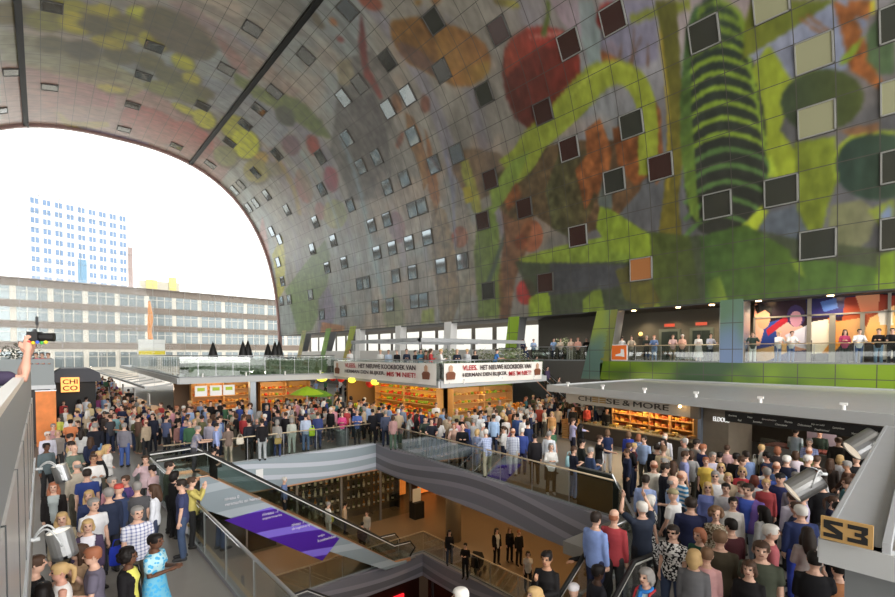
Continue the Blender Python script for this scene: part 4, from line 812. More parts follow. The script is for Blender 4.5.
e5, L5 = escalator('escalator from the upper gallery down behind the right banner', 25.1, 27.9, 29.1, 4.0, 0, -1, side=dgrey, along='Y', ang=36)
st(MB().box(27.5, 30.05, 25.1, 29, 3.7, 4.0).build('floor_landing', dgrey))
stc = thing('staircase', 'grey steel staircase with solid side panel under the right banner', 'stairs', (23.6, 24, 0)); MB().wallprism([(0, 0), (.4, 0), (5.2, 2.6), (5.2, 3.0), (0, .4)], 0, .06, 0, 'X').build('side_panel', mat('blue_grey_panel', '767E86', .4), stc)
b = MB(); [b.box(.06, .9, k*.36+.2, k*.36+.56, k*.2, k*.2+.04) for k in range(13)]; b.build('treads', dgrey, stc); MB().tube([(0, 0, 1.3), (0, 5, 3.9)], .03, 6).build('handrail', steel, stc)
rail('glass_balustrade', 'glass balustrade with pale rail round the lower basement opening', [(7.0, 19.05, BZ), (14.55, 19.05, BZ), (14.55, 8, BZ)], BZ, 1.05, wood=True, step=1.6)
# ================= basement =================
for x, y, e in ((18, 16, 100), (17, 12, 90), (20, 21, 90), (10, 22.6, 60), (8, 22.8, 60), (15, 22.5, 60), (20, 8, 90)):
    light('POINT', (x, y, -.75), e*1.15, (1, .66, .33), .2)
for x in (8, 11, 14): light('POINT', (x, 26, -1.0), 50, (1, .8, .6), .15)
light('POINT', (17, 14, -6.2), 60, (1, .45, .25), .2)
st(MB().box(3.0, 3.2, 4.6, 24, BZ, -.45).build('wall_basement_left', mat('yellow_wall', 'B09058', .6)))
b = MB()
for x in (5, 7.6, 10.2, 12.8, 15.4, 17.6): b.box(x-.05, x+.05, 24.35, 24.45, BZ, -.42)
b.box(5, 17.6, 24.35, 24.45, -.75, -.42); sf = b.build('window_201', mat('shopfront_frame', '8C8E92', .4, .5)); st(sf); MB().box(5, 17.6, 24.39, 24.41, BZ, -.75).build('pane', glass, sf)
st(MB().box(4.5, 18.5, 27.2, 27.4, BZ, -.42).build('wall_bottle_shop', mat('bottle_shop_wall', '2A2622', .7))); st(MB().box(5, 9.2, 24.7, 24.8, BZ, -.8).build('wall_shopfront', mat('black_shopfront', '1E2022', .3)))
bs = thing('bottle_shelf', 'wide dark shelf wall of bottles in the basement shop window', 'shelf', (9.6, 25.6, BZ))
MB().box(0, 8, .4, .45, 0, 4.2).build('back_panel', dgrey, bs)
for k in range(6): MB().box(0, 8, 0, .4, .5+k*.62, .54+k*.62).build('shelf_board', mat('shelf_dark', '4A4236', .6), bs)
for k in range(5): MB().box(k*2-.03, k*2+.03, 0, .4, 0, 4.2).build('upright', dgrey, bs)
bm = [mat('bottle_dark', '1E2A1E', .15), mat('bottle_pale', 'C8C4A8', .3), mat('bottle_green', '3E5A34', .15), mat('bottle_amber', 'B07030', .2)]
btl = [MB().tube([(0, 0, 0), (0, 0, .2), (0, 0, .26), (0, 0, .34)], [.05, .05, .018, .018], 8).mesh('bottle', m) for m in bm]; lab = MB().tube([(0, 0, .06), (0, 0, .15)], .053, 8, cap=False).mesh('label', mat('paper_label', 'DCD8C8', .7)); R = random.Random(2)
for k in range(6):
    for j in range(22):
        ci = R.choice((0, 0, 1, 2, 3)); o = link('bottle', btl[ci]); o.location = (9.75+j*.355, 25.8, BZ+.54+k*.62); o.scale = (1.5, 1.5, 1.4); l = link('label', lab, o)
        tag(o, '%s bottle on the %s shelf of the basement bottle shop' % (('dark', 'pale', 'green', 'amber')[ci], ('lowest', 'second', 'third', 'fourth', 'fifth', 'topmost')[k]), 'bottle', '%s bottles on the %s shelf in the basement shop' % (('dark', 'pale', 'green', 'amber')[ci], ('lowest', 'second', 'third', 'fourth', 'fifth', 'topmost')[k]))
for k, (x, y) in enumerate(((16.7, 19.2), (21.5, 17), (24, 24))): st(MB().tube([(x, y, BZ), (x, y, -.42)], .42, 20).build('column_%d' % (20+k), mat('column_stone', '8A7C66', .6), smooth=True))
bn = thing('litter_bin', 'black basement bin with a white notice beside the bottle shop', 'bin', (17.3, 23.3, BZ)); MB().box(-.35, .35, -.3, .3, 0, 1.0).build('body', black, bn); MB().box(-.3, .3, -.02, .02, 1.0, 1.8).build('notice', white, bn)
for k, px_ in enumerate((358, 293)):
    pass
tag(MB().tube([(11.3, 21.4, 0), (11.3, 21.4, .75), (11.3, 21.4, .8)], [.32, .34, .3], 16).build('litter_bin', mat('bin_steel', '7E8486', .35, .6)), 'round steel bin by the far balustrade near the lady in pink', 'bin')
tag(MB().tube([(7.6, 21.4, 0), (7.6, 21.4, .75), (7.6, 21.4, .8)], [.32, .34, .3], 16).build('litter_bin', mat('bin_steel2', '6E7678', .35, .6)), 'round steel bin by the far balustrade left of the man in black jacket', 'bin')
tag(MB().box(6.75, 7.05, 20.36, 20.375, -.85, -.35).build('paper_notice', white), 'white paper notice stuck on the blue grey fascia', 'notice')
for k, (x, z) in enumerate(((17.5, 1.5), (20.2, 1.3))): tag(MB().box(x, x+1.6, 27.0, 27.1, BZ+z-1.2, BZ+z+.6).build('shop_display', mat('display_orange', 'C8682A', .5, em='E07A30', es=.5)), ('orange lit display left', 'orange lit display right')[k]+' of the pair at the back of the basement', 'display')
# lower level shop front in the second opening
b = MB()
for y in (8, 10.6, 13.2, 15.8, 18.4): b.box(14.6, 14.7, y-.06, y+.06, -11, -6.7)
o = b.build('window_202', dgrey); st(o); MB().box(14.66, 14.7, 6, 18.8, -11, -6.7).build('pane', mat('red_glass', '4A2418', .15, spec=.8), o)
b = MB(); b.box(7.2, 14.4, 19.2, 19.3, -11, -6.7); st(b.build('wall_lower', mat('lower_red', '3A1A14', .3))); tag(MB().box(12.8, 13.4, 19.1, 19.2, -7.6, -7.3).build('red_sign', mat('red_sign', 'C81E24', .4, em='E02028', es=1.0)), 'small glowing red sign in the lower level shop front', 'sign')
# red boots display under the purple board
bt = thing('boot_display', 'pair of orange red mannequin boots under the purple boards', 'display', (5.6, 19.8, BZ))
for k in range(2): MB().tube([(k*.4, 0, .08), (k*.4, 0, 1.1)], [.09, .06], 8).build('leg', dgrey, bt); MB().ball((k*.4, -.12, .1), (.13, .24, .12), 10, 6).build('boot', mat('red_boot', 'D8401E', .4), bt)
# ================= gallery openings =================
def g_rail(y0, y1, label): return rail('gallery_railing', label, [(30.12, y1, 4.0), (30.12, y0, 4.0)], 4.0, 1.05, wood=True, step=1.6)
g_rail(11.0, 17.9, 'glass gallery railing with brass handrail between the two printed piers'); g_rail(-3, 9.7, 'glass gallery railing with brass handrail in front of the large poster'); 
rail('gallery_railing', 'grey gallery railing above the dark panel near the upper escalator', [(30.12, 19.9, 4.0), (30.12, 25.0, 4.0)], 4.0, 1.05, step=1.6)
sg = thing('orange_sign', 'square orange poster with a white chair shape hanging on the gallery railing', 'sign', (30.02, 17.3, 4.05)); MB().box(0, .04, -.6, .6, 0, 1.1).build('border', white, sg); MB().box(-.02, 0, -.54, .54, .06, 1.04).build('face', mat('sign_orange', 'E8722A', .5), sg); MB().wallprism([(-.1, .3), (-.4, .25), (-.35, .75), (-.15, .8), (-.12, .5), (.25, .42), (.25, .3)], -.03, -.02, 0, 'X').build('emblem', white, sg)
liftm = mat('lift_dark', '26302A', .3)
for k, y in enumerate((15.4, 13.3)):
    t = thing('lift_door', ('left', 'right')[k]+' one of the two dark lift doors at the back of the gallery', 'door', (33.3, y, 4.0)); MB().box(0, .08, -.75, .75, 0, 2.25).build('frame', mat('lift_frame', '6E7468', .4, .5), t); MB().box(-.03, 0, -.55, -.01, 0, 2.05).build('door_leaf', liftm, t); MB().box(-.03, 0, .01, .55, 0, 2.05).build('door_leaf', liftm, t); MB().box(-.04, 0, -.35, .35, 2.4, 2.6).build('indicator', mat('red_indicator', '8A3A2E', .4, em='C04A30', es=.6), t)
dl = mat('downlight_glow', 'FFE0B0', .3, em='FFD090', es=8)
for k, (x, y) in enumerate(((31, 16.8), (31, 13.8), (31, 11.8), (30.6, 9.2), (30.6, 6.0), (30.6, 2.5))):
    tag(MB().tube([(x, y, 7.44), (x, y, 7.5)], .14, 12).build('downlight', dl), 'round glowing downlight in the ceiling of the %s gallery opening' % ('left' if k < 3 else 'right'), 'lamp', 'downlights of the %s gallery opening' % ('left' if k < 3 else 'right')); light('SPOT', (x, y, 7.4), 160, (1, .82, .55), .1, rot=(0, -.3, 0), spot=2.2)
for y in (17, 15, 12): light('SPOT', (32.8, y, 7.4), 60, (1, .75, .45), .1, spot=1.6)
light('SPOT', (30.8, 23, 7.4), 120, (1, .9, .8), .1, spot=2.6)
lmp = thing('hanging_lantern', 'dark lantern fitting on the gallery wall left of the lifts', 'lamp', (33.1, 17.4, 5.6)); MB().rings([(0, 0, 0, .3, .1), (0, 0, .1, .35, .12)], 10).build('arm', dgrey, lmp); MB().ball((0, 0, .35), .15).build('globe', mat('lantern_glow', 'D8C080', .4, em='E0B060', es=1), lmp)
# poster: people, blue shirt, fire and food (made up, in the colours of the photograph)
PX = 31.7; pys = np.arange(-4, 9.75, .035); pzs = np.arange(4.0, 7.5, .035); PYY, PZZ = np.meshgrid(pys, pzs); pimg = np.zeros(PYY.shape+(3,))+C3('2A1622')
def pp(pts, col, col2=None, ax=1):
    global pimg
    P = [(lambda q: (q.y, q.z))(at(x, y, X=PX)) for x, y in pts]; r = np.zeros(PYY.shape, bool); n = len(P)
    for k in range(n):
        xa, ya = P[k]; xb, yb = P[(k+1) % n]
        if yb != ya: r ^= ((ya > PZZ) != (yb > PZZ)) & (PYY < (xb-xa)*(PZZ-ya)/(yb-ya)+xa)
    c = np.zeros(pimg.shape)+C3(col)
    if col2: q = PYY if ax == 0 else PZZ; i = 0 if ax == 0 else 1; lo = min(p[i] for p in P); hi = max(p[i] for p in P); t = np.clip((q-lo)/(hi-lo), 0, 1)[..., None]; c = c*(1-t)+C3(col2)*t
    pimg = np.where(r[..., None], c, pimg)
pp([(806,292),(860,290),(860,315),(806,318)], '2E2A6A', '1A1440'); pp([(748,345),(800,330),(808,360),(806,366),(748,366)], '4A3A5A', '2A2240')
pp([(760,325),(785,318),(795,330),(790,362),(764,362),(752,340)], '1E2E6E', '28418A'); pp([(748,330),(756,322),(764,330),(760,345),(748,348)], 'D8A48A'); pp([(748,303),(757,304),(763,315),(760,334),(748,334)], 'E0A890', 'C88468', 0)
pp(ell(763, 318, 7, 11), 'C88C6A', 'D89C78'); pp([(754,306),(762,303),(772,308),(772,316),(765,310),(757,314)], '1A1210')
pp([(775,326),(796,320),(806,330),(806,350),(780,352)], 'C8907A', 'D8B0A0'); pp([(768,336),(790,320),(785,316),(766,330)], 'A8202E'); pp(ell(796, 316, 9, 11), '3A2A5A'); pp(ell(796, 319, 6, 8), 'C88AA0', 'D8A0A8')
pp([(785,335),(808,325),(810,350),(790,345)], 'C0BCCC', 'E0DCE8'); pp([(755,350),(790,342),(792,350),(765,362),(757,362)], 'C09A6A')
pp([(811,322),(835,318),(840,335),(830,352),(812,354)], 'E8D8C0', 'F0E8D8', 0); pp([(828,318),(842,322),(846,340),(832,354),(822,353),(832,340)], 'E8A020', 'E86A1A')
pp([(845,298),(878,294),(895,296),(895,325),(850,330),(842,322)], 'B05A2A', '8A2A1E'); pp([(835,322),(860,318),(868,330),(850,344),(836,340)], 'C8A070', 'D89050', 0); pp([(870,318),(895,305),(895,340),(875,345),(862,338)], 'E0A050', 'F0C080'); pp([(878,312),(892,308),(893,325),(880,325)], 'E8E0D0'); pp([(855,294),(880,292),(878,312),(862,316)], 'C86A4A', 'E0A078')
pp([(882,345),(895,343),(895,358),(880,360)], 'D8D0C8'); pp([(842,344),(880,345),(876,364),(842,364)], '1E120E'); pp([(812,354),(840,356),(840,364),(812,364)], '2A2226'); pp([(820,302),(836,298),(838,308),(824,312)], '4A6AB0')
n_, m_ = PYY.shape; me = bpy.data.meshes.new('poster'); V = np.stack([np.full(PYY.shape, PX), PYY, PZZ], -1).reshape(-1, 3); i_ = np.arange(n_*m_).reshape(n_, m_); Fq = np.stack([i_[:-1, :-1], i_[1:, :-1], i_[1:, 1:], i_[:-1, 1:]], -1).reshape(-1, 4)
me.from_pydata(V.tolist(), [], Fq.tolist()); ca = me.color_attributes.new('print', 'FLOAT_COLOR', 'POINT'); cc = pimg.reshape(-1, 3); cc = np.where(cc <= .04045, cc/12.92, ((cc+.055)/1.055)**2.4); ca.data.foreach_set('color', np.concatenate([cc, np.ones((len(cc), 1))], 1).astype('f').ravel())
pm_ = bpy.data.materials.new('poster_print'); pm_.use_nodes = True; a_ = pm_.node_tree.nodes.new('ShaderNodeVertexColor'); a_.layer_name = 'print'; pm_.node_tree.links.new(a_.outputs[0], pm_.node_tree.nodes['Principled BSDF'].inputs['Base Color']); pm_.node_tree.nodes['Principled BSDF'].inputs['Roughness'].default_value = .25
me.materials.append(pm_); po = link('wall_poster', me); tag(po, 'huge colourful poster of people and flames behind the right gallery railing', 'poster')
b = MB(); b.box(PX+.02, PX+.1, -4, 9.72, 4, 7.5); b.build('backing', dgrey, po)
b = MB()
for y, wd in ((7.1, .09), (6.1, .13), (4.9, .09), (3.9, .06), (9.7, .05)): b.box(PX-.08, PX-.02, y-wd, y+wd, 4, 7.5 if y in (7.1, 3.9) else 6.6)
b.box(PX-.08, PX-.02, -4, 9.7, 6.55, 6.63).box(PX-.07, PX-.02, -4, 9.7, 4, 4.1); st(b.build('door_1', mat('door_steel', '9A9488', .4, .5)))
# ================= near right stall with the S3 plate =================
s4 = thing('market_stall', 'near market stall whose grey roof frame fills the lower right corner', 'stall', (5.0, 1.02, 0))
gm = mat('roof_beam_grey', 'A9ACB0', .45, .2, noise=.05)
b = MB(); b.beam((0, -.2, 2.86), (9, .53, 2.86), .42, .16); b.beam((0, -.02, 2.9), (9, .71, 2.9), .04, .1).beam((0, -.42, 2.96), (9, .31, 2.96), .05, .12); b.build('roof_beam', gm, s4)
b = MB(); b.beam((.05, 0, 2.84), (.05, -6, 2.84), .14, .2).beam((1.1, -.1, 2.84), (1.1, -6, 2.84), .12, .14).beam((3.2, 0, 2.84), (3.2, -6, 2.84), .12, .14).beam((.05, -1.0, 2.88), (9, -.3, 2.88), .14, .12); b.build('roof_beam', lgrey, s4)
MB().box(.1, 8.5, -6, -1.5, 2.7, 2.78).build('roof_panel', mat('roof_panel_grey', '7C7A76', .6), s4); MB().box(.12, .18, -5, -.15, 1.75, 2.7).build('front_panel', mat('front_grey', '7E8284', .4, .3), s4); MB().box(.15, .25, -.25, -.15, 0, 2.8).build('post', lgrey, s4)
MB().box(.6, 8, -3.2, -2.4, 0, 1).build('counter', mat('counter_brown', '6A5446', .6), s4)
spl = thing('number_plate', 'tan plate with black S3 fixed on the corner of the near right stall roof', 'sign', (4.93, 1.0, 2.965)); MB().box(0, .02, -.33, 0, 0, .19).build('plate', mat('plate_tan', 'B8935A', .6), spl)
def glyph(pts, y0, wd, m=black): # pts in unit square, x to the right seen from outside (-Y)
    b = MB(); v = [(y0-p[0]*wd, .025+p[1]*.14) for p in pts]; b.wallprism(v, -.004, .0, 0, 'X'); return b.build('numeral', m, spl)
glyph([(0,1), (1,1), (1,.78), (.32,.78), (1,.42), (1,0), (0,0), (0,.24), (.7,.24), (0,.55)], -.02, .125); glyph([(0,1), (1,1), (1,.62), (.82,.5), (1,.38), (1,0), (0,0), (0,.24), (.68,.24), (.68,.38), (.35,.38), (.35,.6), (.68,.6), (.68,.76), (0,.76)], -.175, .125)
lp = thing('pendant_lamp', 'orange glass lamp under the corner of the near right stall', 'lamp', tuple(at(836, 548, X=5.25))); MB().ball((0, 0, 0), (.09, .09, .11), 14, 8).build('shade', mat('amber_glass', 'D89A3A', .3, em='D8902A', es=.8), lp, smooth=True); MB().tube([(0, 0, .1), (0, 0, .22)], .01, 6).build('cord', black, lp)
q = at(829, 489, Y=1.7); t = spot_can((q.x*.85, q.y*.85+.25, CH+(q.z-CH)*.85), 'large silver spotlight can nearest the S3 plate', -.9, .95, .15, .36, (.2, -.35, .15)); q = at(864, 444, Y=1.9); spot_can((q.x, q.y, q.z), 'smaller silver spotlight can further along the near right stall roof', -.9, .95, .22, .52, (.3, -.5, .2))
# ================= left side: the terrace the camera looks over =================
lt = thing('terrace_parapet', 'grey steel and glass terrace parapet running along the left edge', 'railing', (-.13, 0, 2.85))
refl = mat('polished_panel', 'C2BEB8', .28, .3); 
MB().box(-.02, .03, 1.2, 9.4, 0, .1).build('edge_profile', steel, lt)
for k in range(7): MB().box(-.012, .012, 1.3+k*1.16, 2.43+k*1.16, .1, 1.0).build('panel', refl, lt)
for k in range(8): MB().box(-.016, .016, 1.28+k*1.16, 1.30+k*1.16, .1, 1.0).build('joint', dgrey, lt)
MB().box(-.03, .0, 1.2, 9.4, 1.0, 1.40).build('grey_board', mat('board_paint', '85898A', .5), lt); MB().box(-.07, .0, 1.2, 9.4, 1.4, 1.44).build('handrail', mat('pale_rail', 'D8D4CC', .35, .3), lt)
st(MB().box(-9, -.1, 1, 9.5, 2.6, 2.85).build('roof_terrace', mat('terrace_deck', '8C8880', .6))); st(MB().box(-9, -.35, 1.2, 9.3, 0, 2.6).build('wall_near_stall', mat('near_stall_wall', '5A5652', .6)))
spot_can((.11, 5.55, 2.78), 'silver spotlight can on a curved bracket at the lower left', 0, 2.95, .1, .25, (-.2, 0, .08)); spot_can((.19, 9.05, 2.74), 'further silver spotlight can on a bracket above the left crowd', 0, 2.9, .1, .25, (-.26, 0, .1))
# next stall on the left with people on its terrace, orange banner, kiosk with lit sign
nb = thing('market_stall', 'far left market stall with a solid grey terrace parapet', 'stall', (-6, 31, 0)); MB().box(0, 6.5, 0, 20, 2.75, 2.95).build('roof', roofm, nb); MB().box(0, 6.45, 0, .1, 2.95, 4.25).box(6.35, 6.45, .1, 20, 2.95, 4.25).build('parapet', mat('parapet_grey', '8C9496', .5), nb); MB().box(.3, 6.2, .6, 19, 0, 2.75).build('front', mat('stall_front_dark', '4A4A4C', .6), nb)
q = at(46, 404, Y=30.2); ob = thing('orange_banner', 'orange and white cloth banner hanging at the far left stall', 'banner', (q.x, 30.2, 0)); MB().box(-.38, .38, 0, .03, 0.02, 2.7).build('cloth', mat('orange_cloth', 'E88A4A', .7, noise=.4, scale=2), ob); MB().box(-.4, .4, -.02, .05, 2.7, 2.75).build('rod', steel, ob)
kk = thing('kiosk', 'black kiosk with rounded canopy and a glowing CHICO sign', 'stall', (1.6, 38, 0)); MB().box(-1.0, 1.0, .1, 3, 0, 2.75).build('body', black, kk); b = MB(); b.wallprism([(-1.2, 2.75), (1.3, 2.75), (1.2, 3.3), (.7, 3.6), (-.7, 3.6), (-1.1, 3.3)], -.3, 3.2); b.build('canopy', mat('canopy_dark', '4A4C54', .6), kk)
MB().box(-.75, .15, -.38, -.3, 2.15, 3.05).build('sign_box', mat('lit_sign', 'F0A860', .5, em='F0A050', es=.9), kk)
KM = Matrix.Identity(4); 
for s, z in (('CHI', 2.64), ('CO', 2.24)): text_on(s, KM, -.67, -.4, z, .74, .3, mat('sign_brown', '6A3418', .6), None, bold=.02).parent = kk
shrub(-.9, 37, 2.95, 1.0, 2.2, 'dark rounded tree on the terrace above the black kiosk', 77, m=mat('dark_leaf', '3A4238', .8), fl=False)
# side structure running away beside the far stall: awnings and counters
aw = thing('awning_row', 'row of grey metal awning arms along the left side of the far stall', 'awning', (6.0, 32, 2.5))
[MB().beam((-.15, k*3.2, .25), (-1.5, k*3.2+.3, .05), .08, .08).build('arm', lgrey, aw) for k in range(12)]; MB().box(-1.55, -1.4, 0, 37, 0, .12).build('front_bar', lgrey, aw)
for k in range(4):
    t = thing('market_counter', 'white market counter with a menu card, %s along the far stall side' % ('first', 'second', 'third', 'fourth')[k], 'counter', (4.9, 33+k*6, 0)); MB().box(0, .9, 0, 4.5, 0, 1.0).build('base', lgrey, t); MB().box(0, .9, 0, 4.5, 1.0, 1.05).build('worktop', wood, t); MB().box(-.02, .02, .5, 1.4, 1.3, 2.1).build('menu_card', white, t)
    light('POINT', (6.4, 35+k*6, 2.3), 25, (1, .8, .6), .15)
# ramp housing by the near balustrade
hs = thing('steel_housing', 'slanted steel housing in front of the escalator at the left', 'machine', (2.2, 16.6, 0)); MB().wallprism([(0, 0), (1.6, 0), (1.6, .75), (1.1, 1.0), (.0, .35)], 0, .9, 0, 'X').build('body', mat('housing_grey', '7E8688', .3, .5), hs)
rail('glass_balustrade', 'glass screen with white rail at the top of the left escalator', [(2.68, 13.6, 0), (2.68, 18.4, 0)], 0, 1.05, step=1.6)
# handheld camera things come with the people
# ================= PEOPLE: figure builder =================
def V3(*a): return Vector(a)
def blob(mb, pts, rs, n=12, m=0, flat=1.0):
    """closed tapered limb through points with rounded ends"""
    pts = [Vector(p) for p in pts]; P = []; Rr = []
    d0 = (pts[1]-pts[0]).normalized(); d1 = (pts[-1]-pts[-2]).normalized()
    for a in (.98, .8, .45): P.append(pts[0]-d0*rs[0]*a*.9); Rr.append(rs[0]*math.sqrt(1-a*a)+1e-4)
    P += pts; Rr += list(rs)
    for a in (.45, .8, .98): P.append(pts[-1]+d1*rs[-1]*a*.9); Rr.append(rs[-1]*math.sqrt(1-a*a)+1e-4)
    return mb.tube(P, Rr, n, m)
POSES = {  # upper-arm / forearm directions per side (x mirrored for the left), +y is forward
 'relaxed': [((.10, .02, -1), (.04, .18, -1))]*2,
 'rail':    [((.25, .45, -.85), (-.15, 1, .05))]*2,
 'hold':    [((.18, .15, -1), (-.45, .85, .25))]*2,
 'photo':   [((.35, .6, -.45), (-.45, .35, .9))]*2,
 'overhead':[((.35, .75, .45), (-.3, .3, 1))]*2,
 'walk':    [((.10, .35, -1), (.0, .55, -.8)), ((.10, -.35, -1), (.05, -.05, -1))],
 'hip':     [((.35, -.05, -.9), (-.55, .55, -.35)), ((.12, .0, -1), (.02, .25, -1))],
 'chin':    [((.15, .4, -.85), (-.35, .5, .8)), ((.12, .1, -1), (-.5, .75, 0))],
 'folded':  [((.22, .25, -.95), (-.95, .4, .12))]*2,
 'reach':   [((.5, .75, -.35), (.1, 1, -.15)), ((.14, .1, -1), (.0, .4, -.8))],
}
def skeleton(pose, sex):
    k = 1.0; fem = sex == 'f'
    sw, hw = (.145, .095) if fem else (.17, .09)
    lean = .10 if pose == 'rail' else 0
    J = {'hip': [V3(s*hw, 0, .92) for s in (1, -1)]}
    st_ = .17 if pose == 'walk' else .0
    J['knee'] = [V3(s*(hw+.01), .03+s*st_*.7, .50) for s in (1, -1)]; J['ankle'] = [V3(s*(hw+.015), -.01+s*st_-(.06 if s < 0 and st_ else 0), .09+(.05 if s < 0 and st_ else 0)) for s in (1, -1)]
    J['toe'] = [a+V3(0, .17, -.055-(a.z-.09)) for a in J['ankle']]
    J['sh'] = [V3(s*sw, lean, 1.385) for s in (1, -1)]; J['el'] = []; J['wr'] = []; J['fd'] = []
    for i, s in enumerate((1, -1)):
        u, f_ = POSES[pose][i]; u = V3(u[0]*s, u[1], u[2]).normalized(); f_ = V3(f_[0]*s, f_[1], f_[2]).normalized()
        e = J['sh'][i]+u*.275; J['el'].append(e); J['wr'].append(e+f_*.245); J['fd'].append(f_)
    J['lean'] = lean; J['fem'] = fem; return J
def torso(mb, J, g=0, z0=.80, z1=1.50, m=0, flare=0):
    fem = J['fem']; ln = J['lean']
    T = [(.80,.150,.105), (.90,.172 if fem else .162,.118), (.98,.168 if fem else .160,.112), (1.08,.135 if fem else .150,.100), (1.20,.145 if fem else .162,.110 if fem else .108), (1.29,.158 if fem else .178,.125 if fem else .115), (1.36,.155 if fem else .178,.105), (1.41,.125 if fem else .148,.085), (1.445,.082 if fem else .098,.070), (1.47,.060,.060), (1.50,.055,.055)]
    rg = []
    for z, rx, ry in T:
        if z0-.001 <= z <= z1+.001: rg.append((0, ln*max(0, (z-.95)/.45)+(.012 if fem and 1.25 < z < 1.35 else 0), z, rx+g, ry+g))
    mb.rings(rg, 20, m)
def head(mb, J, g=0):
    y = J['lean']*1.15
    rg = [(.515,.040,.045,.012), (.530,.055,.062,.014), (.555,.064,.078,.008), (.585,.070,.090,.002), (.62,.074,.096,-.002), (.655,.077,.099,-.006), (.69,.076,.097,-.010), (.72,.066,.085,-.012), (.742,.045,.06,-.012), (.752,.02,.03,-.012)]
    mb.rings([(0, y+.02+c[3], 1+c[0]+.0, c[1]+g, c[2]+g) for c in rg], 20)
    if g == 0:
        blob(mb, [(0, y+.105, 1.65), (0, y+.128, 1.615)], [.009, .015], 8)   # nose
        blob(mb, [(-.022, y+.098, 1.572), (.022, y+.098, 1.572)], [.011, .011], 8)   # lips
        blob(mb, [(-.03, y+.093, 1.662), (.03, y+.093, 1.662)], [.014, .014], 8)   # brow
        for s in (1, -1): blob(mb, [(s*.077, y+.005, 1.60), (s*.082, y, 1.635)], [.012, .016], 8)   # ears
def hand(mb, w, d, s, curl=.5):
    d = d.normalized(); side = d.cross(V3(0, 0, 1)); side = side.normalized() if side.length > .3 else V3(1, 0, 0); nrm = side.cross(d).normalized()
    if abs(d.z) > .7: side = V3(0, 1, 0); side = (side-d*side.dot(d)).normalized(); nrm = d.cross(side)*s
    blob(mb, [w, w+d*.04, w+d*.075], [.026, .034, .032], 10)
    for k, (o, L) in enumerate(((-.026, .062), (-.009, .072), (.009, .067), (.026, .052))):
        a = w+d*.075+side*o; c = a+d*L*.55-nrm*curl*.012; e = c+(d*(1-curl*.6)-nrm*curl).normalized()*L*.5; blob(mb, [w+d*.05+side*o*.8, a, c, e], [.011, .0115, .0105, .009], 7)
    t0 = w+d*.025+side*-.026; t1 = t0+(d*.6-side*.8).normalized()*.04; blob(mb, [t0, t1, t1+d*.03-nrm*.01*curl], [.014, .012, .010], 7)
def remesh(mb, name, mats, vox, smooth=2, cut=None):
    me = mb.mesh(name, mats); o = bpy.data.objects.new('tmp', me); COL.objects.link(o)
    r = o.modifiers.new('r', 'REMESH'); r.mode = 'VOXEL'; r.voxel_size = vox; r.use_smooth_shade = True
    if smooth: q = o.modifiers.new('s', 'SMOOTH'); q.iterations = smooth; q.factor = .5
    dg = bpy.context.evaluated_depsgraph_get(); me2 = bpy.data.meshes.new_from_object(o.evaluated_get(dg)); bpy.data.objects.remove(o); me2.name = name
    me2.materials.clear(); [me2.materials.append(x) for x in (mats if isinstance(mats, list) else [mats])]
    n = len(me2.polygons); c = np.zeros(n*3, 'f'); me2.polygons.foreach_get('center', c); c = c.reshape(-1, 3); mi = np.zeros(n, 'i')
    if cut is not None:
        a = cut(c)
        if a.dtype == bool:      # drop faces
            import bmesh
            bm = bmesh.new(); bm.from_mesh(me2); bm.faces.ensure_lookup_table(); bmesh.ops.delete(bm, geom=[bm.faces[int(i)] for i in np.where(a)[0]], context='FACES'); bm.to_mesh(me2); bm.free(); n = len(me2.polygons)
        else: me2.polygons.foreach_set('material_index', a.astype('i'))
    me2.polygons.foreach_set('use_smooth', [True]*n); me2.update(); return me2
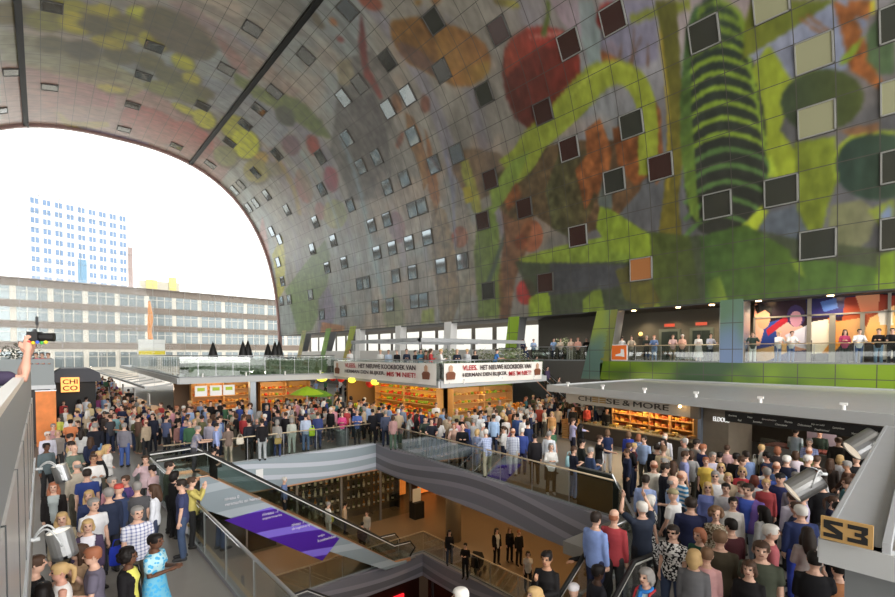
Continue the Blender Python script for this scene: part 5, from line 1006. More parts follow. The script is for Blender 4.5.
# materials take their colour from the object, so that each person wears their own
def objcol(name, rough=.8, pattern=None, sheen=0):
    m = bpy.data.materials.new(name); m.use_nodes = True; nt = m.node_tree; B = nt.nodes['Principled BSDF']; B.inputs['Roughness'].default_value = rough; B.inputs['Specular IOR Level'].default_value = .25
    oi = nt.nodes.new('ShaderNodeObjectInfo'); src = oi.outputs['Color']; tc = nt.nodes.new('ShaderNodeTexCoord')
    if pattern is None:
        n = nt.nodes.new('ShaderNodeTexNoise'); n.inputs['Scale'].default_value = 9; nt.links.new(tc.outputs['Object'], n.inputs['Vector'])
        r = nt.nodes.new('ShaderNodeMapRange'); r.inputs['To Min'].default_value = .82; r.inputs['To Max'].default_value = 1.18; nt.links.new(n.outputs['Fac'], r.inputs['Value'])
        v = nt.nodes.new('ShaderNodeVectorMath'); v.operation = 'SCALE'; nt.links.new(src, v.inputs[0]); nt.links.new(r.outputs[0], v.inputs['Scale']); nt.links.new(v.outputs[0], B.inputs['Base Color'])
    else:
        kind, c2, sc = pattern
        if kind == 'plaid':
            s = nt.nodes.new('ShaderNodeSeparateXYZ'); nt.links.new(tc.outputs['Object'], s.inputs[0]); o = []
            for ax in (0, 2):
                q = nt.nodes.new('ShaderNodeMath'); q.operation = 'PINGPONG'; q.inputs[1].default_value = sc; nt.links.new(s.outputs[ax], q.inputs[0]); l = nt.nodes.new('ShaderNodeMath'); l.operation = 'LESS_THAN'; l.inputs[1].default_value = sc*.35; nt.links.new(q.outputs[0], l.inputs[0]); o.append(l)
            a = nt.nodes.new('ShaderNodeMath'); a.operation = 'ADD'; nt.links.new(o[0].outputs[0], a.inputs[0]); nt.links.new(o[1].outputs[0], a.inputs[1]); h = nt.nodes.new('ShaderNodeMath'); h.operation = 'MULTIPLY'; h.inputs[1].default_value = .5; nt.links.new(a.outputs[0], h.inputs[0]); fac = h.outputs[0]
        elif kind == 'stripe':
            s = nt.nodes.new('ShaderNodeSeparateXYZ'); nt.links.new(tc.outputs['Object'], s.inputs[0]); q = nt.nodes.new('ShaderNodeMath'); q.operation = 'PINGPONG'; q.inputs[1].default_value = sc; nt.links.new(s.outputs[2], q.inputs[0]); l = nt.nodes.new('ShaderNodeMath'); l.operation = 'LESS_THAN'; l.inputs[1].default_value = sc*.5; nt.links.new(q.outputs[0], l.inputs[0]); fac = l.outputs[0]
        else:
            n = nt.nodes.new('ShaderNodeTexVoronoi' if kind == 'flower' else 'ShaderNodeTexNoise'); n.inputs['Scale'].default_value = sc; nt.links.new(tc.outputs['Object'], n.inputs['Vector'])
            l = nt.nodes.new('ShaderNodeMath'); l.operation = 'LESS_THAN'; l.inputs[1].default_value = .42 if kind == 'flower' else .5; nt.links.new(n.outputs[0], l.inputs[0]); fac = l.outputs[0]
        mx = nt.nodes.new('ShaderNodeMix'); mx.data_type = 'RGBA'; nt.links.new(fac, mx.inputs['Factor']); nt.links.new(src, mx.inputs['A']); mx.inputs['B'].default_value = (*hx(c2), 1); nt.links.new(mx.outputs['Result'], B.inputs['Base Color'])
    return m
SK = objcol('skin', .55); EYE = mat('eye_dark', '1A1410', .3); LIP = mat('lips', '8A4A44', .5); CLO = objcol('cloth'); HAIR = objcol('hair', .6); LEA = objcol('shoe_leather', .5)
PAT = {'plaid': objcol('cloth_plaid', .8, ('plaid', '6872A0', .03)), 'bwprint': objcol('cloth_print', .8, ('noise', '16161A', 26)), 'flower': objcol('cloth_flower', .8, ('flower', '4AA8D8', 16)), 'stripe': objcol('cloth_stripe', .8, ('stripe', '3A88B8', .05)), 'leopard': objcol('cloth_leopard', .8, ('noise', '6A5A44', 34))}
_lib = {}
def body_mesh(pose, sex, fine):
    k = ('b', pose, sex, fine)
    if k in _lib: return _lib[k]
    J = skeleton(pose, sex); mb = MB(); torso(mb, J)
    y = J['lean']; blob(mb, [(0, y, 1.44), (0, y+.01, 1.50), (0, y*1.1+.012, 1.56)], [.062, .05, .052]); head(mb, J)
    for i in range(2):
        s = (1, -1)[i]
        blob(mb, [J['hip'][i], J['hip'][i].lerp(J['knee'][i], .5), J['knee'][i], J['knee'][i].lerp(J['ankle'][i], .35), J['ankle'][i]], [.088, .075, .052, .054, .036])
        blob(mb, [J['ankle'][i]+V3(0, -.03, -.04), J['toe'][i]], [.036, .03])
        blob(mb, [V3(s*.08, y, 1.375), J['sh'][i], J['sh'][i].lerp(J['el'][i], .5), J['el'][i], J['el'][i].lerp(J['wr'][i], .35), J['wr'][i]], [.054, .053, .044, .036, .037, .025])
        hand(mb, J['wr'][i], J['fd'][i], s)
    def cl(c):
        yh = J['lean']*1.15; a = np.zeros(len(c), int)
        for s in (1, -1): a[(np.abs(c[:, 0]-s*.031) < .013) & (np.abs(c[:, 2]-1.640) < .009) & (c[:, 1] > yh+.075)] = 1
        a[(np.abs(c[:, 0]) < .024) & (np.abs(c[:, 2]-1.572) < .008) & (c[:, 1] > yh+.09)] = 2; return a
    _lib[k] = remesh(mb, 'person', [SK, EYE, LIP], .008 if fine else .0125, 1, cl); return _lib[k]
def top_mesh(pose, sex, sleeve, kind):
    k = ('t', pose, sex, sleeve, kind)
    if k in _lib: return _lib[k]
    J = skeleton(pose, sex); mb = MB(); g = .014 if kind != 'jacket' else .030
    torso(mb, J, g, .80, 1.46); y = J['lean']
    if kind == 'jacket': mb.rings([(0, 0, .74, .175+g, .13+g), (0, 0, .9, .17+g, .12+g), (0, 0, 1.05, .150+g, .108+g)], 20)
    for i in range(2):
        s = (1, -1)[i]; sh, el, wr = J['sh'][i], J['el'][i], J['wr'][i]; a = [V3(s*.08, y, 1.375), sh]; r = [.052+g, .052+g]
        if sleeve == 'none': a = [V3(s*.08, y, 1.36), V3(s*.115, y, 1.375)]; r = [.045+g, .036+g]
        elif sleeve == 'short': a.append(sh.lerp(el, .62)); r.append(.052+g)
        else: a += [sh.lerp(el, .5), el, el.lerp(wr, .5), el.lerp(wr, .93)]; r += [.049+g, .042+g, .038+g, .032+g*.8]
        blob(mb, a, r)
    def cut(c):
        base = (c[:, 2] < (.735 if kind == 'jacket' else .80)) & (np.abs(c[:, 0]) < .1)
        if kind == 'open': return (np.abs(c[:, 0]) < .058*(.5+np.clip((c[:, 2]-.8)/.6, 0, 1))+.012) & (c[:, 1] > J['lean']*.5+.02) & (c[:, 2] < 1.5)
        return (c[:, 2] > 1.40) & (np.hypot(c[:, 0], c[:, 1]-y) < .052) & (c[:, 2] > 1.43)
    _lib[k] = remesh(mb, 'shirt', CLO, .016, 1, cut); return _lib[k]
def leg_mesh(pose, sex, kind):
    k = ('l', pose, sex, kind)
    if k in _lib: return _lib[k]
    J = skeleton(pose, sex); mb = MB()
    if kind == 'skirt': mb.rings([(0, 0, .42, .27, .24), (0, 0, .6, .24, .20), (0, 0, .8, .20, .15), (0, 0, .92, .185, .132), (0, 0, 1.03, .155, .115)], 20)
    elif kind == 'dress': mb.rings([(0, 0, .30, .30, .27), (0, 0, .55, .25, .21), (0, 0, .8, .205, .155), (0, 0, .95, .19, .135), (0, 0, 1.08, .155, .118)], 20)
    else:
        torso(mb, J, .010, .80, .98)
        for i in range(2):
            h, kn, an = J['hip'][i], J['knee'][i], J['ankle'][i]
            if kind == 'shorts': blob(mb, [h, h.lerp(kn, .8)], [.10, .082])
            else: blob(mb, [h, h.lerp(kn, .5), kn, kn.lerp(an, .5), an+V3(0, 0, .01)], [.100, .086, .068, .064, .060])
    _lib[k] = remesh(mb, {'skirt': 'skirt', 'dress': 'dress_skirt', 'shorts': 'shorts'}.get(kind, 'trousers'), CLO, .018, 1); return _lib[k]
def hair_mesh(style, lean):
    k = ('h', style, lean)
    if k in _lib: return _lib[k]
    mb = MB(); y = lean*1.15; hy = y+.008
    def cap(g, z0): mb.rings([(0, hy+.02-.012, 1+z, rx+g, ry+g) for z, rx, ry in ((.585,.070,.088), (.62,.074,.094), (.655,.077,.097), (.69,.076,.095), (.72,.066,.083), (.742,.045,.06), (.752,.02,.03)) if z >= z0], 20)
    if style == 'cap': cap(.016, .655); mb.rings([(0, y+.10, 1.665, .065, .08), (0, y+.10, 1.676, .06, .075)], 16)
    elif style == 'hat': cap(.02, .655); mb.rings([(0, y, 1.665, .15, .16), (0, y, 1.677, .145, .155)], 20)
    elif style == 'bald': mb.rings([(0, y-.03, 1.585, .072, .072), (0, y-.03, 1.62, .080, .078), (0, y-.028, 1.65, .080, .076), (0, y-.025, 1.67, .074, .07)], 18)
    elif style == 'curly':
        R = random.Random(5)
        for _ in range(70):
            a = R.uniform(0, 6.28); z = R.uniform(-.55, 1); q = math.sqrt(1-z*z) if z > -1 else 0; p = (math.cos(a)*q*.115, y-.01+math.sin(a)*q*.12, 1.645+z*.115)
            if p[1] > y+.07 and p[2] < 1.69: continue
            mb.ball(p, .04, 8, 5)
    else: cap(.016, .585)
    if style in ('long', 'wavy'):
        w = .02 if style == 'wavy' else 0; blob(mb, [(0, y-.05, 1.66), (0, y-.075, 1.56), (0, y*.9-.10, 1.45), (0, y*.8-.115, 1.36)], [.085, .085+w, .085+w, .06+w], 14)
        for s in (1, -1): blob(mb, [(s*.07, y+.0, 1.65), (s*.088, y+.0, 1.56), (s*.09, y-.0, 1.46), (s*.085, y+.01, 1.38)], [.028, .032+w*.5, .034+w*.5, .022])
    elif style == 'bob': blob(mb, [(0, y-.035, 1.64), (0, y-.05, 1.56), (0, y-.05, 1.52)], [.09, .088, .07], 14); [blob(mb, [(s*.076, y+.01, 1.64), (s*.086, y+.01, 1.57), (s*.08, y+.015, 1.53)], [.026, .032, .022]) for s in (1, -1)]
    elif style == 'bun': mb.ball((0, y-.12, 1.68), .045, 10, 6)
    elif style == 'tail': blob(mb, [(0, y-.10, 1.68), (0, y-.15, 1.62), (0, y-.15, 1.50), (0, y-.13, 1.42)], [.03, .038, .034, .02])
    def cut(c):
        if style in ('hat',): return np.zeros(len(c), bool)
        if style == 'cap': return np.zeros(len(c), bool)
        lim = 1.688 if style not in ('bald',) else 1.4
        front = (c[:, 1] > y+.055) & (c[:, 2] < lim) & (np.abs(c[:, 0]) < .068)
        temple = (c[:, 1] > y+.02) & (c[:, 2] < 1.63) & (c[:, 2] > 1.57) & (np.abs(c[:, 0]) < .07)
        side = (c[:, 1] > y-.03) & (c[:, 2] < 1.615) & (style in ('short', 'bun', 'tail'))
        return front | temple | side
    _lib[k] = remesh(mb, {'cap': 'cap', 'hat': 'hat'}.get(style, 'hair'), HAIR, .0125, 1, cut); return _lib[k]
def shoe_mesh(pose, sex, i):
    k = ('s', pose, sex, i)
    if k in _lib: return _lib[k]
    J = skeleton(pose, sex); a, t = J['ankle'][i], J['toe'][i]; mb = MB(); blob(mb, [a+V3(0, -.04, -.045), a+V3(0, .04, -.045), t+V3(0, .01, 0)], [.044, .044, .036]); blob(mb, [a+V3(0, -.01, -.03), a+V3(0, -.01, .01)], [.045, .042])
    mb.v = [(v[0], v[1], max(v[2], a.z-.09+.002)) for v in mb.v]; _lib[k] = remesh(mb, 'shoe', LEA, .014, 1); return _lib[k]
SKIN = {'w': 'E0AE92', 'r': 'D89A80', 't': 'C08A66', 'b': '6A442E', 'd': '4A3022'}
CN = {}
def col4(h):
    c = hx(h); g = sum(c)/3; return (*[(g+(x-g)*.82)*.95 for x in c], 1)
npeople = 0
def person(x, y, z, head_deg, label, sex='m', top='3A4468', bottom='2A2C34', hair='4A3424', style='short', pose='relaxed', sleeve='long', kind='shirt', legs='trousers', skin='w', h=1.75, pat=None, under=None, group=None, fine=False, shoes=True, shoecol='26221E', bulk=1.0, glasses=False):
    """head_deg: compass direction faced, degrees clockwise from +Y"""
    global npeople; npeople += 1; s = h/1.755
    o = link('person', body_mesh(pose, sex, fine)); o.location = (x, y, z); o.rotation_euler = (0, 0, -math.radians(head_deg)); o.scale = (s*bulk, s*bulk, s); o.color = col4(SKIN[skin])
    tag(o, label, 'person', group)
    lean = .10 if pose == 'rail' else 0
    def ch(me, c, p=None):
        if p: 
            key = ('pat', me.name, p)
            if key not in _lib: m2 = me.copy(); m2.materials.clear(); m2.materials.append(PAT[p]); _lib[key] = m2
            nm = me.name.split('.')[0]; me = _lib[key]; q = link(nm, me, o)
        else: q = link(me.name.split('.')[0], me, o)
        q.color = col4(c); return q
    if kind == 'open':
        ch(top_mesh(pose, sex, 'short', 'shirt'), under or 'D8D8D4'); q = ch(top_mesh(pose, sex, 'long', 'open'), top, pat); q.name = 'jacket'; q.scale = (1.1, 1.16, 1.0); q.location = (0, 0, 0)
    else: q = ch(top_mesh(pose, sex, sleeve, kind), top, pat)
    ch(leg_mesh(pose, sex, legs), bottom, pat if legs == 'dress' else None); ch(hair_mesh(style, lean), hair)
    if shoes: ch(shoe_mesh(pose, sex, 0), shoecol); ch(shoe_mesh(pose, sex, 1), shoecol)
    if glasses:
        if 'g' not in _lib:
            b = MB(); yl = .118
            for sx in (1, -1): b.tube([(sx*.033+.022*math.cos(a), yl, 1.640+.017*math.sin(a)) for a in np.linspace(0, 6.3, 12)], .003, 6).box(sx*.033-.018, sx*.033+.018, yl, yl+.002, 1.628, 1.652).tube([(sx*.056, yl, 1.645), (sx*.082, .01, 1.645)], .003, 6)
            b.tube([(-.012, yl, 1.643), (.012, yl, 1.643)], .003, 6); _lib['g'] = b.mesh('glasses', mat('glasses_black', '16120E', .2))
        q = link('glasses', _lib['g'], o); q.location = (0, lean*1.15, 0)
    return o
def view_az(x, y): return math.degrees(math.atan2(x, y))
def stand(px_, py_, face, label, z=0, h=1.75, **k):
    """a person whose crown is seen at picture point (px_,py_), standing on level z; face: 0 away, 90 to the right, 180 towards the camera"""
    q = at(px_, py_, Z=z+h*.995)
    return person(q.x, q.y, z, view_az(q.x, q.y)+face, label, h=h, **k)

_lod = {}
def lod(me, ratio=.10):
    if me.name in _lod: return _lod[me.name]
    o = bpy.data.objects.new('tmp', me); COL.objects.link(o); d = o.modifiers.new('d', 'DECIMATE'); d.ratio = ratio
    m2 = bpy.data.meshes.new_from_object(o.evaluated_get(bpy.context.evaluated_depsgraph_get())); bpy.data.objects.remove(o)
    m2.calc_loop_triangles(); n = len(m2.vertices); v = np.zeros(n*3, 'f'); m2.vertices.foreach_get('co', v); t = np.zeros(len(m2.loop_triangles)*3, 'i'); m2.loop_triangles.foreach_get('vertices', t)
    _lod[me.name] = (v.reshape(-1, 3), t.reshape(-1, 3)); bpy.data.meshes.remove(m2); return _lod[me.name]
MASS = []
def mass(x, y, az, top, bottom, hair, style='short', pose='relaxed', sex='m', sleeve='long', skin='w', h=1.75):
    MASS.append((x, y, az, top, bottom, hair, style, pose, sex, sleeve, skin, h))
def build_mass(name, label):
    Vs, Ts, Cs = [], [], []; base = 0
    for x, y, az, top, bottom, hair, style, pose, sex, sleeve, skin, h in MASS:
        a = -math.radians(az); c, s_ = math.cos(a), math.sin(a); k = h/1.755
        for me, colr in ((body_mesh(pose, sex, False), SKIN[skin]), (top_mesh(pose, sex, sleeve, 'shirt'), top), (leg_mesh(pose, sex, 'trousers'), bottom), (hair_mesh(style, 0), hair)):
            v, t = lod(me, .09 if me.name.startswith('person') else .14); q = np.empty_like(v); q[:, 0] = (v[:, 0]*c-v[:, 1]*s_)*k+x; q[:, 1] = (v[:, 0]*s_+v[:, 1]*c)*k+y; q[:, 2] = v[:, 2]*k
            Vs.append(q); Ts.append(t+base); base += len(v); Cs.append(np.tile(np.array(col4(colr), 'f'), (len(v), 1)))
    V = np.concatenate(Vs); T = np.concatenate(Ts); Cc = np.concatenate(Cs)
    me = bpy.data.meshes.new(name); me.vertices.add(len(V)); me.vertices.foreach_set('co', V.ravel()); me.loops.add(len(T)*3); me.loops.foreach_set('vertex_index', T.astype('i').ravel()); me.polygons.add(len(T)); me.polygons.foreach_set('loop_start', np.arange(0, len(T)*3, 3, dtype='i')); me.update(calc_edges=True); me.polygons.foreach_set('use_smooth', [True]*len(T))
    ca = me.color_attributes.new('cloth', 'FLOAT_COLOR', 'POINT'); ca.data.foreach_set('color', Cc.ravel())
    m = bpy.data.materials.new('crowd_cloth'); m.use_nodes = True; a_ = m.node_tree.nodes.new('ShaderNodeVertexColor'); a_.layer_name = 'cloth'; B = m.node_tree.nodes['Principled BSDF']; m.node_tree.links.new(a_.outputs[0], B.inputs['Base Color']); B.inputs['Roughness'].default_value = .8; B.inputs['Specular IOR Level'].default_value = .25
    me.materials.append(m); return tag(link(name, me), label, 'crowd', kind='stuff')
# ================= PEOPLE: who stands where =================
HC = {'k': '1A1412', 'b': '4E3626', 'g': '8E8A86', 'w': 'DAD6CE', 'y': 'C8A262', 'r': 'A4603A', 'l': '7A5A3E', 'd': '2E241E'}
used_labels = {}; spots = []
def P(x, y, face, label, hs='short', hc='b', top='3A4468', bot='2A2C34', sex='m', z=0, **k):
    used_labels[label] = used_labels.get(label, 0)+1
    o = stand(x, y, face, label, z=z, sex=sex, style=hs, hair=HC.get(hc, hc), top=top, bottom=bot, h=k.pop('h', 1.66 if sex == 'f' else 1.77), **k)
    if z == 0: spots.append((o.location.x, o.location.y))
    return o
F = dict(fine=True)
POSES['elbow'] = [((.06, 1, -.04), (-.22, .12, 1)), ((.12, .95, -.12), (-.35, .25, 1))]
# man leaning on the left parapet with a camera
hm = person(-.43, 6.02, 2.85, 84, 'person in purple T-shirt leaning on left parapet, raising a camera', top='3E3450', bottom='2A2C34', hair=HC['d'], pose='elbow', sleeve='short', h=1.82, fine=True, skin='r')
cm = thing('camera', 'black camera with a colourful beaded strap held up at the left edge', 'camera', (-.04, 5.98, 4.66), -.3)
MB().box(-.05, .03, -.07, .07, -.045, .05).build('body', black, cm); MB().tube([(.03, 0, 0), (.08, 0, 0), (.14, 0, 0)], [.036, .038, .042], 14).build('lens', black, cm); MB().box(-.02, .0, -.02, .02, .05, .075).build('hot_shoe', dgrey, cm)
for k, c in enumerate(('D8281E', 'E8D020', '3A5AC8', '38A040', 'E8D020')): MB().ball((-.03+k*.035, -.075-.012*k, -.05-.006*(k % 2)), .016, 8, 6).build('strap_bead', mat('bead_%d' % k, c, .4), cm)
b = MB(); b.tube([(.0, .03, .08), (.0, .03, .20)], .004, 6).tube([(0, .005, .12), (0, .055, .12), (0, .055, .19), (0, .005, .19), (0, .005, .12)], .005, 6); b.build('viewing_frame', dgrey, cm)
# ---- left foreground ----
P(182,479,275,'person in navy T-shirt and jeans beside the steel handrail at left','short','d','38406A','3E5274',sleeve='short',h=1.78,shoecol='3A3A3C',**F)
P(154,534,120,'dark-skinned person in blue flowered dress at the bottom left','short','k','A8DCE8','58B8DC','f',skin='b',legs='dress',pat='flower',sleeve='short',bulk=1.16,pose='hold',**F)
P(128,549,115,'dark-skinned person in black blazer over a yellow top','curly','k','1A181C','2A2A2C','f',skin='b',kind='open',under='E4E04A',**F)
P(137,506,160,'grey-haired person in blue plaid shirt holding a blue bag','short','g','E0E0EC','5A5648',sleeve='short',pat='plaid',pose='relaxed',bulk=1.1,**F)
P(94,547,275,'ginger-haired person in grey purple T-shirt with hand at chin','short','r','6A6478','4A4A50',sleeve='short',pose='chin',**F)
P(79,544,265,'long brown-haired person in profile, between the spotlight and ginger person','long','b','C8A27A','6A6258','f',pose='hold',**F)
P(61,563,265,'blond person in white and orange sleeveless top at bottom left','tail','y','E8E4E0','D88A5A','f',sleeve='none',pose='chin',skin='r',**F)
P(43,583,10,'black-haired person cut off by the bottom edge at left','long','k','8A8078','2A2A2C','f',**F)
P(34,556,90,'person in black top partly behind the lower spotlight can','short','b','1E1E20','2A2A2C',pose='folded',**F)
P(87.7,519,180,'short blond person in white top and violet cardigan, lower left','bob','y','4A3A58','6A6A6C','f',kind='open',under='E4E2EC',**F)
P(62,512,185,'blond curly person behind the spotlight can','wavy','y','A89878','4A4A4C','f',**F)
P(93,498,150,'person in white T-shirt with cropped grey hair, lower left','short','g','E8E8EC','3A3A3E',sleeve='short',pose='relaxed',bulk=1.06,**F)
P(53.5,482,185,'long ginger-haired person in black cardigan over a grey top','wavy','r','1E1A1A','3A3A3C','f',kind='open',under='A8B4B4',**F)
P(89,490,190,'blond person just above the cropped grey head','long','y','2A3A6A','3A3A3C','f')
P(87,469,0,'person in royal blue T-shirt seen from behind','short','d','1E3A84','3A3A44',sleeve='short',**F)
P(77,461,330,'balding person in beige shirt, back turned, beside royal blue T-shirt','bald','g','B8AC98','5A5648',bulk=1.08)
P(118.5,484,10,'person in a red cap wearing a navy backpack','cap','C83A2A','2A3A5E','3A3A44',**F)
P(109,488,340,'grey-haired person in navy jacket left of the red cap','short','g','26304A','2A2C34')
P(137,482,0,'grey-haired person in dark grey T-shirt right of the red cap','short','g','4E4E52','3A3A3C',sleeve='short')
P(154,484,280,'long brown-haired person in white top and jeans facing left','long','b','E0E4EE','3A4460','f',**F)
P(168.4,461,90,'tall person in dark green T-shirt, arms round black-haired companion','short','d','3C4A3A','2A2A2C',sleeve='short',pose='hold',h=1.82,**F)
P(174,471,60,'black-haired person in black at the escalator head beside dark green T-shirt','bob','k','18181A','1E1E20','f',pose='hold',**F)
P(191,477,90,'person in black and yellow raising a camera behind the navy T-shirt','short','b','C8B850','2A2A2C','f',pose='photo')
P(145.6,455.5,190,'person in pale pink photographing from the escalator head','bun','b','D8B8C0','3A3A3C','f',pose='photo')
P(153,465,300,'dark-haired person in pink shirt bending left, at the escalator head','short','k','D8B4BC','3A3A44','f')
P(94,451,120,'child with brown hair in red top in the open floor patch','long','b','B8202E','4A4A4C','f',h=1.30,pose='hold')
P(74,445,150,'person in grey green jacket below the woman with white bag','bald','b','6A7A6C','3A3A3C',pose='hold')
P(69.5,433.5,60,'dark-haired person in navy jacket near the left parapet','short','d','26304E','2A2C34')
P(47.4,431.5,170,'white-haired person in pale shirt and sunglasses by the left parapet','short','w','D4D2E4','5A5A64',glasses=True)
P(58,430,180,'blond person behind the pale shirt by the left parapet','bob','y','8A8078','3A3A3C','f')
P(46,443,150,'dark-skinned person in grey shirt at the edge of the left parapet','short','k','5A6A70','2A2A2C',skin='b')
P(81,429,10,'dark long-haired person carrying a white bag','long','d','C8C8C6','5A5A54','f')
P(95,423,0,'broad person in black sweater and light blue jeans, back turned','short','g','1A1C28','6A94C4',bulk=1.15,h=1.8)
P(114.6,412.5,180,'person in teal shirt and dark trousers walking forward','short','b','7AAAB0','26304A',sleeve='short',pose='walk')
P(124,423,20,'grey-haired person in grey jacket and jeans beside the teal shirt','short','g','7A7884','3A5AA0',bulk=1.05)
P(107,412,200,'person in a dark hat beside the teal shirt','hat','2A2A2E','4A3E3A','2A2C34')
P(134.5,409.5,200,'bald person in black and white jacket near the steel housing','bald','w','E0DCD8','1E1E22',pat=None)
P(146,420,330,'person in beige coat by the first market counter','bald','l','B09C80','2A2A2C','f')
P(152.7,413.5,200,'person in dark waistcoat and white sleeves by first counter','short','d','22263A','1E2230')
P(166,415.5,40,'person in blue grey polo by the far balustrade left end','short','d','4E5A80','2A2C34',sleeve='short')
P(53,423.6,170,'grey-haired person in pink cardigan in the left crowd','short','g','C08A8C','5A5A5C','f')
P(59,417,190,'child in yellow vest in the left crowd','short','b','D8DC3A','3A3A3C',h=1.4)
P(65.5,407,180,'person in open grey jacket over white shirt, left crowd','short','d','5A5650','2A2C34',kind='open',under='D8D4D0')
P(79,399.5,10,'dark-haired person in white sleeveless top, left crowd','bob','k','E4E2E0','3A4A6A','f',sleeve='none')
P(86,397,20,'person in white shirt and dark hair beside white sleeveless top','short','k','D8DCE4','3A4468')
P(89.6,403.5,0,'blond person in pale yellow cardigan, left crowd','bob','y','E4D09A','3A3A3C','f')
P(98,396,0,'person in magenta jacket in the left crowd','bob','b','B84A94','3A3A3C','f')
P(105.7,403.5,0,'broad person in cream sweater in the left crowd','bald','b','E0DCD4','4A4A4C',bulk=1.12)
P(63.5,401,180,'person in red jacket below the lit kiosk sign','short','b','C02A2A','3A3A3C','f')
P(128.5,389,20,'person in black coat beside the awning arms','short','k','1E2024','1E2024')
P(133,393,20,'person in brown coat beside the awning arms','short','k','6A5648','2A2A2C')
P(143,401,10,'person in navy coat at the awning arms','short','k','222A4A','2A2C34')
P(104,394,10,'person in a red cap in the far left crowd','cap','C82A2A','B87A70','3A3A3C')
P(115,389,0,'person in light blue shirt in the far left crowd','short','b','7A94C8','3A3A3C')
# ---- leaning on and behind the far balustrade ----
P(193.6,426,100,'grey-haired person in grey checked shirt leaning on the escalator rail','short','g','A8A0A0','4A4A50',sleeve='short',pat='plaid',pose='rail',bulk=1.08)
P(216,423,90,'person in light blue shirt and black shorts by the far balustrade','short','d','9CB0EC','1E1E22',legs='shorts')
P(228,424,350,'person in brown jacket and beige trousers with a pale handbag','short','b','7E6A5E','A89A84','f')
P(209.6,419,20,'person in grey violet shirt behind the far balustrade','short','l','A09CB0','3A3A3C')
P(220,415.5,60,'person in blue denim shirt just above the light blue shirt','short','b','4E68A0','3A3A3C')
P(186,419,200,'person in blue jacket left of the grey checked shirt','short','d','2E4E90','2A3A6A')
P(179,421,190,'dark-haired person in muted red beside the blue jacket','short','k','9A6A64','3A3A3C','f')
P(201,401,200,'stall keeper in blue shirt at the bread counter, left one','short','b','7A94C0','2A2A2C')
P(205.6,406,240,'stall keeper in blue shirt at the bread counter, right one','short','d','86A0D0','2A2A2C')
P(245,408.5,10,'person in black and white top under the far stall post','bob','b','D8D8D4','8A8AA0','f')
P(249,419,340,'person in black waistcoat over light blue, beside the post','short','k','22242E','2A2A2C')
P(262,419,350,'person in black jacket and pale jeans at the far balustrade','short','d','1E1C20','B4BCC0')
P(277,419.5,10,'grey-haired person in grey coat with a tan bag, far balustrade','bob','g','98948E','3A4A7A','f')
P(291.5,417.6,0,'grey-haired person in pale grey green top at the far balustrade','bob','g','B8BCB0','C0C4BC','f')
P(305.6,413.5,0,'person in light blue shirt and jeans at the far balustrade','short','d','B0C0DC','5A76A4')
P(317.6,412,0,'person in blue jacket with lime green bag at the far balustrade','short','b','2E3E78','2E3E6A')
P(342,411.5,180,'person in bright pink fleece and dark trousers','bob','b','D82A7E','2A3050','f',pose='hold')
P(357,409.5,180,'grey-haired person in blue waistcoat with white sleeves','short','g','3E5EA8','2A2C34',sleeve='short',pose='hold')
P(347,406,170,'person in beige between pink fleece and blue waistcoat','bob','b','A89A88','3A3A3C','f')
P(331,405,170,'dark-haired person in black top and skirt, fruit stall crowd','bob','k','2A2426','9A8A7A','f',legs='skirt')
P(340.5,397,0,'white-haired person in dark coat, fruit stall crowd','short','w','2A2E3A','2A2C34')
P(324,398,10,'person in blue sweater, fruit stall crowd','short','d','2E4A94','2A2C34')
P(315.6,408,180,'person in red cap and patterned jacket, far balustrade','cap','D02A26','8A9080','3A3A3C')
P(285,403.5,170,'person in orange safety vest with a yellow stripe','short','k','E88A2A','D8D03A',sleeve='short')
P(266,398,180,'dark-clad person at the right produce shelves','short','k','2E2A2E','2A2A2C')
P(367,403,10,'person in light blue shirt near the balustrade corner','short','b','9AB4DC','3A3A3C')
P(372.6,409,0,'person in black jacket right at the balustrade corner','short','d','1E1E26','1E1E22')
P(364.5,397.5,10,'white-haired person near the balustrade corner','short','w','8A96A8','3A3A3C')
# ---- along the right edge of the opening ----
P(379,407,350,'person in dark suit with pale scarf at the balustrade corner','short','k','1E2436','1E2230')
P(385.5,410.5,0,'grey-haired person in slate jacket next to the dark suit','short','g','4A5470','26304A')
P(393,415,0,'person in dusty pink top beside slate jacket','bob','b','B88A88','4E6A58','f')
P(397,408,60,'person in purple jacket near the balustrade corner','short','b','5E3A9A','3A3A3C')
P(402.5,406,40,'person in grey blue jacket beside the purple one','short','l','8A9CB4','3A3A3C')
P(408,413.5,100,'brown-haired person in white jacket leaning on the balustrade','bob','b','C8CCC8','5A5A5C','f',pose='rail')
P(415,409,0,'person in red sweater behind the balustrade','short','d','C8202C','2A2C34')
P(420.5,408.5,10,'person in navy sweater beside the red sweater','short','b','26345A','2A2C34')
P(425,416,180,'person in dark green coat leaning on the balustrade','short','k','3E4A42','2A2C34',pose='rail')
P(431.5,418,180,'person in black T-shirt with forearms on the balustrade','short','b','222430','4A5068',sleeve='short',pose='rail')
P(436.5,417,190,'brown-haired person in red striped top at the balustrade','bob','b','C83A48','3A3A5A','f')
P(446.5,413.5,0,'person in beige coat and dark jeans, back to the balustrade','bob','b','B8A486','26345A','f')
P(454.5,423,190,'fair person in pink and beige leaning on the balustrade','bob','r','C8A08E','8A7A6A','f',pose='rail')
P(462.5,424,180,'balding person in black suit, hand on the balustrade','bald','g','14161C','16181E',pose='hold')
P(456.5,409,170,'person in khaki jacket behind the black suit','bald','g','A89A6C','5A5A54')
P(469,411,200,'person in olive coat behind the black suit','short','b','7E6A44','6A6454')
P(480.5,412.5,150,'person in white shirt holding a white jacket','short','b','E0E4E8','6A6A70')
P(436,402.5,170,'stall worker in white shirt under the corner of the banners','short','d','E8E6E2','3A3A3C',sleeve='short')
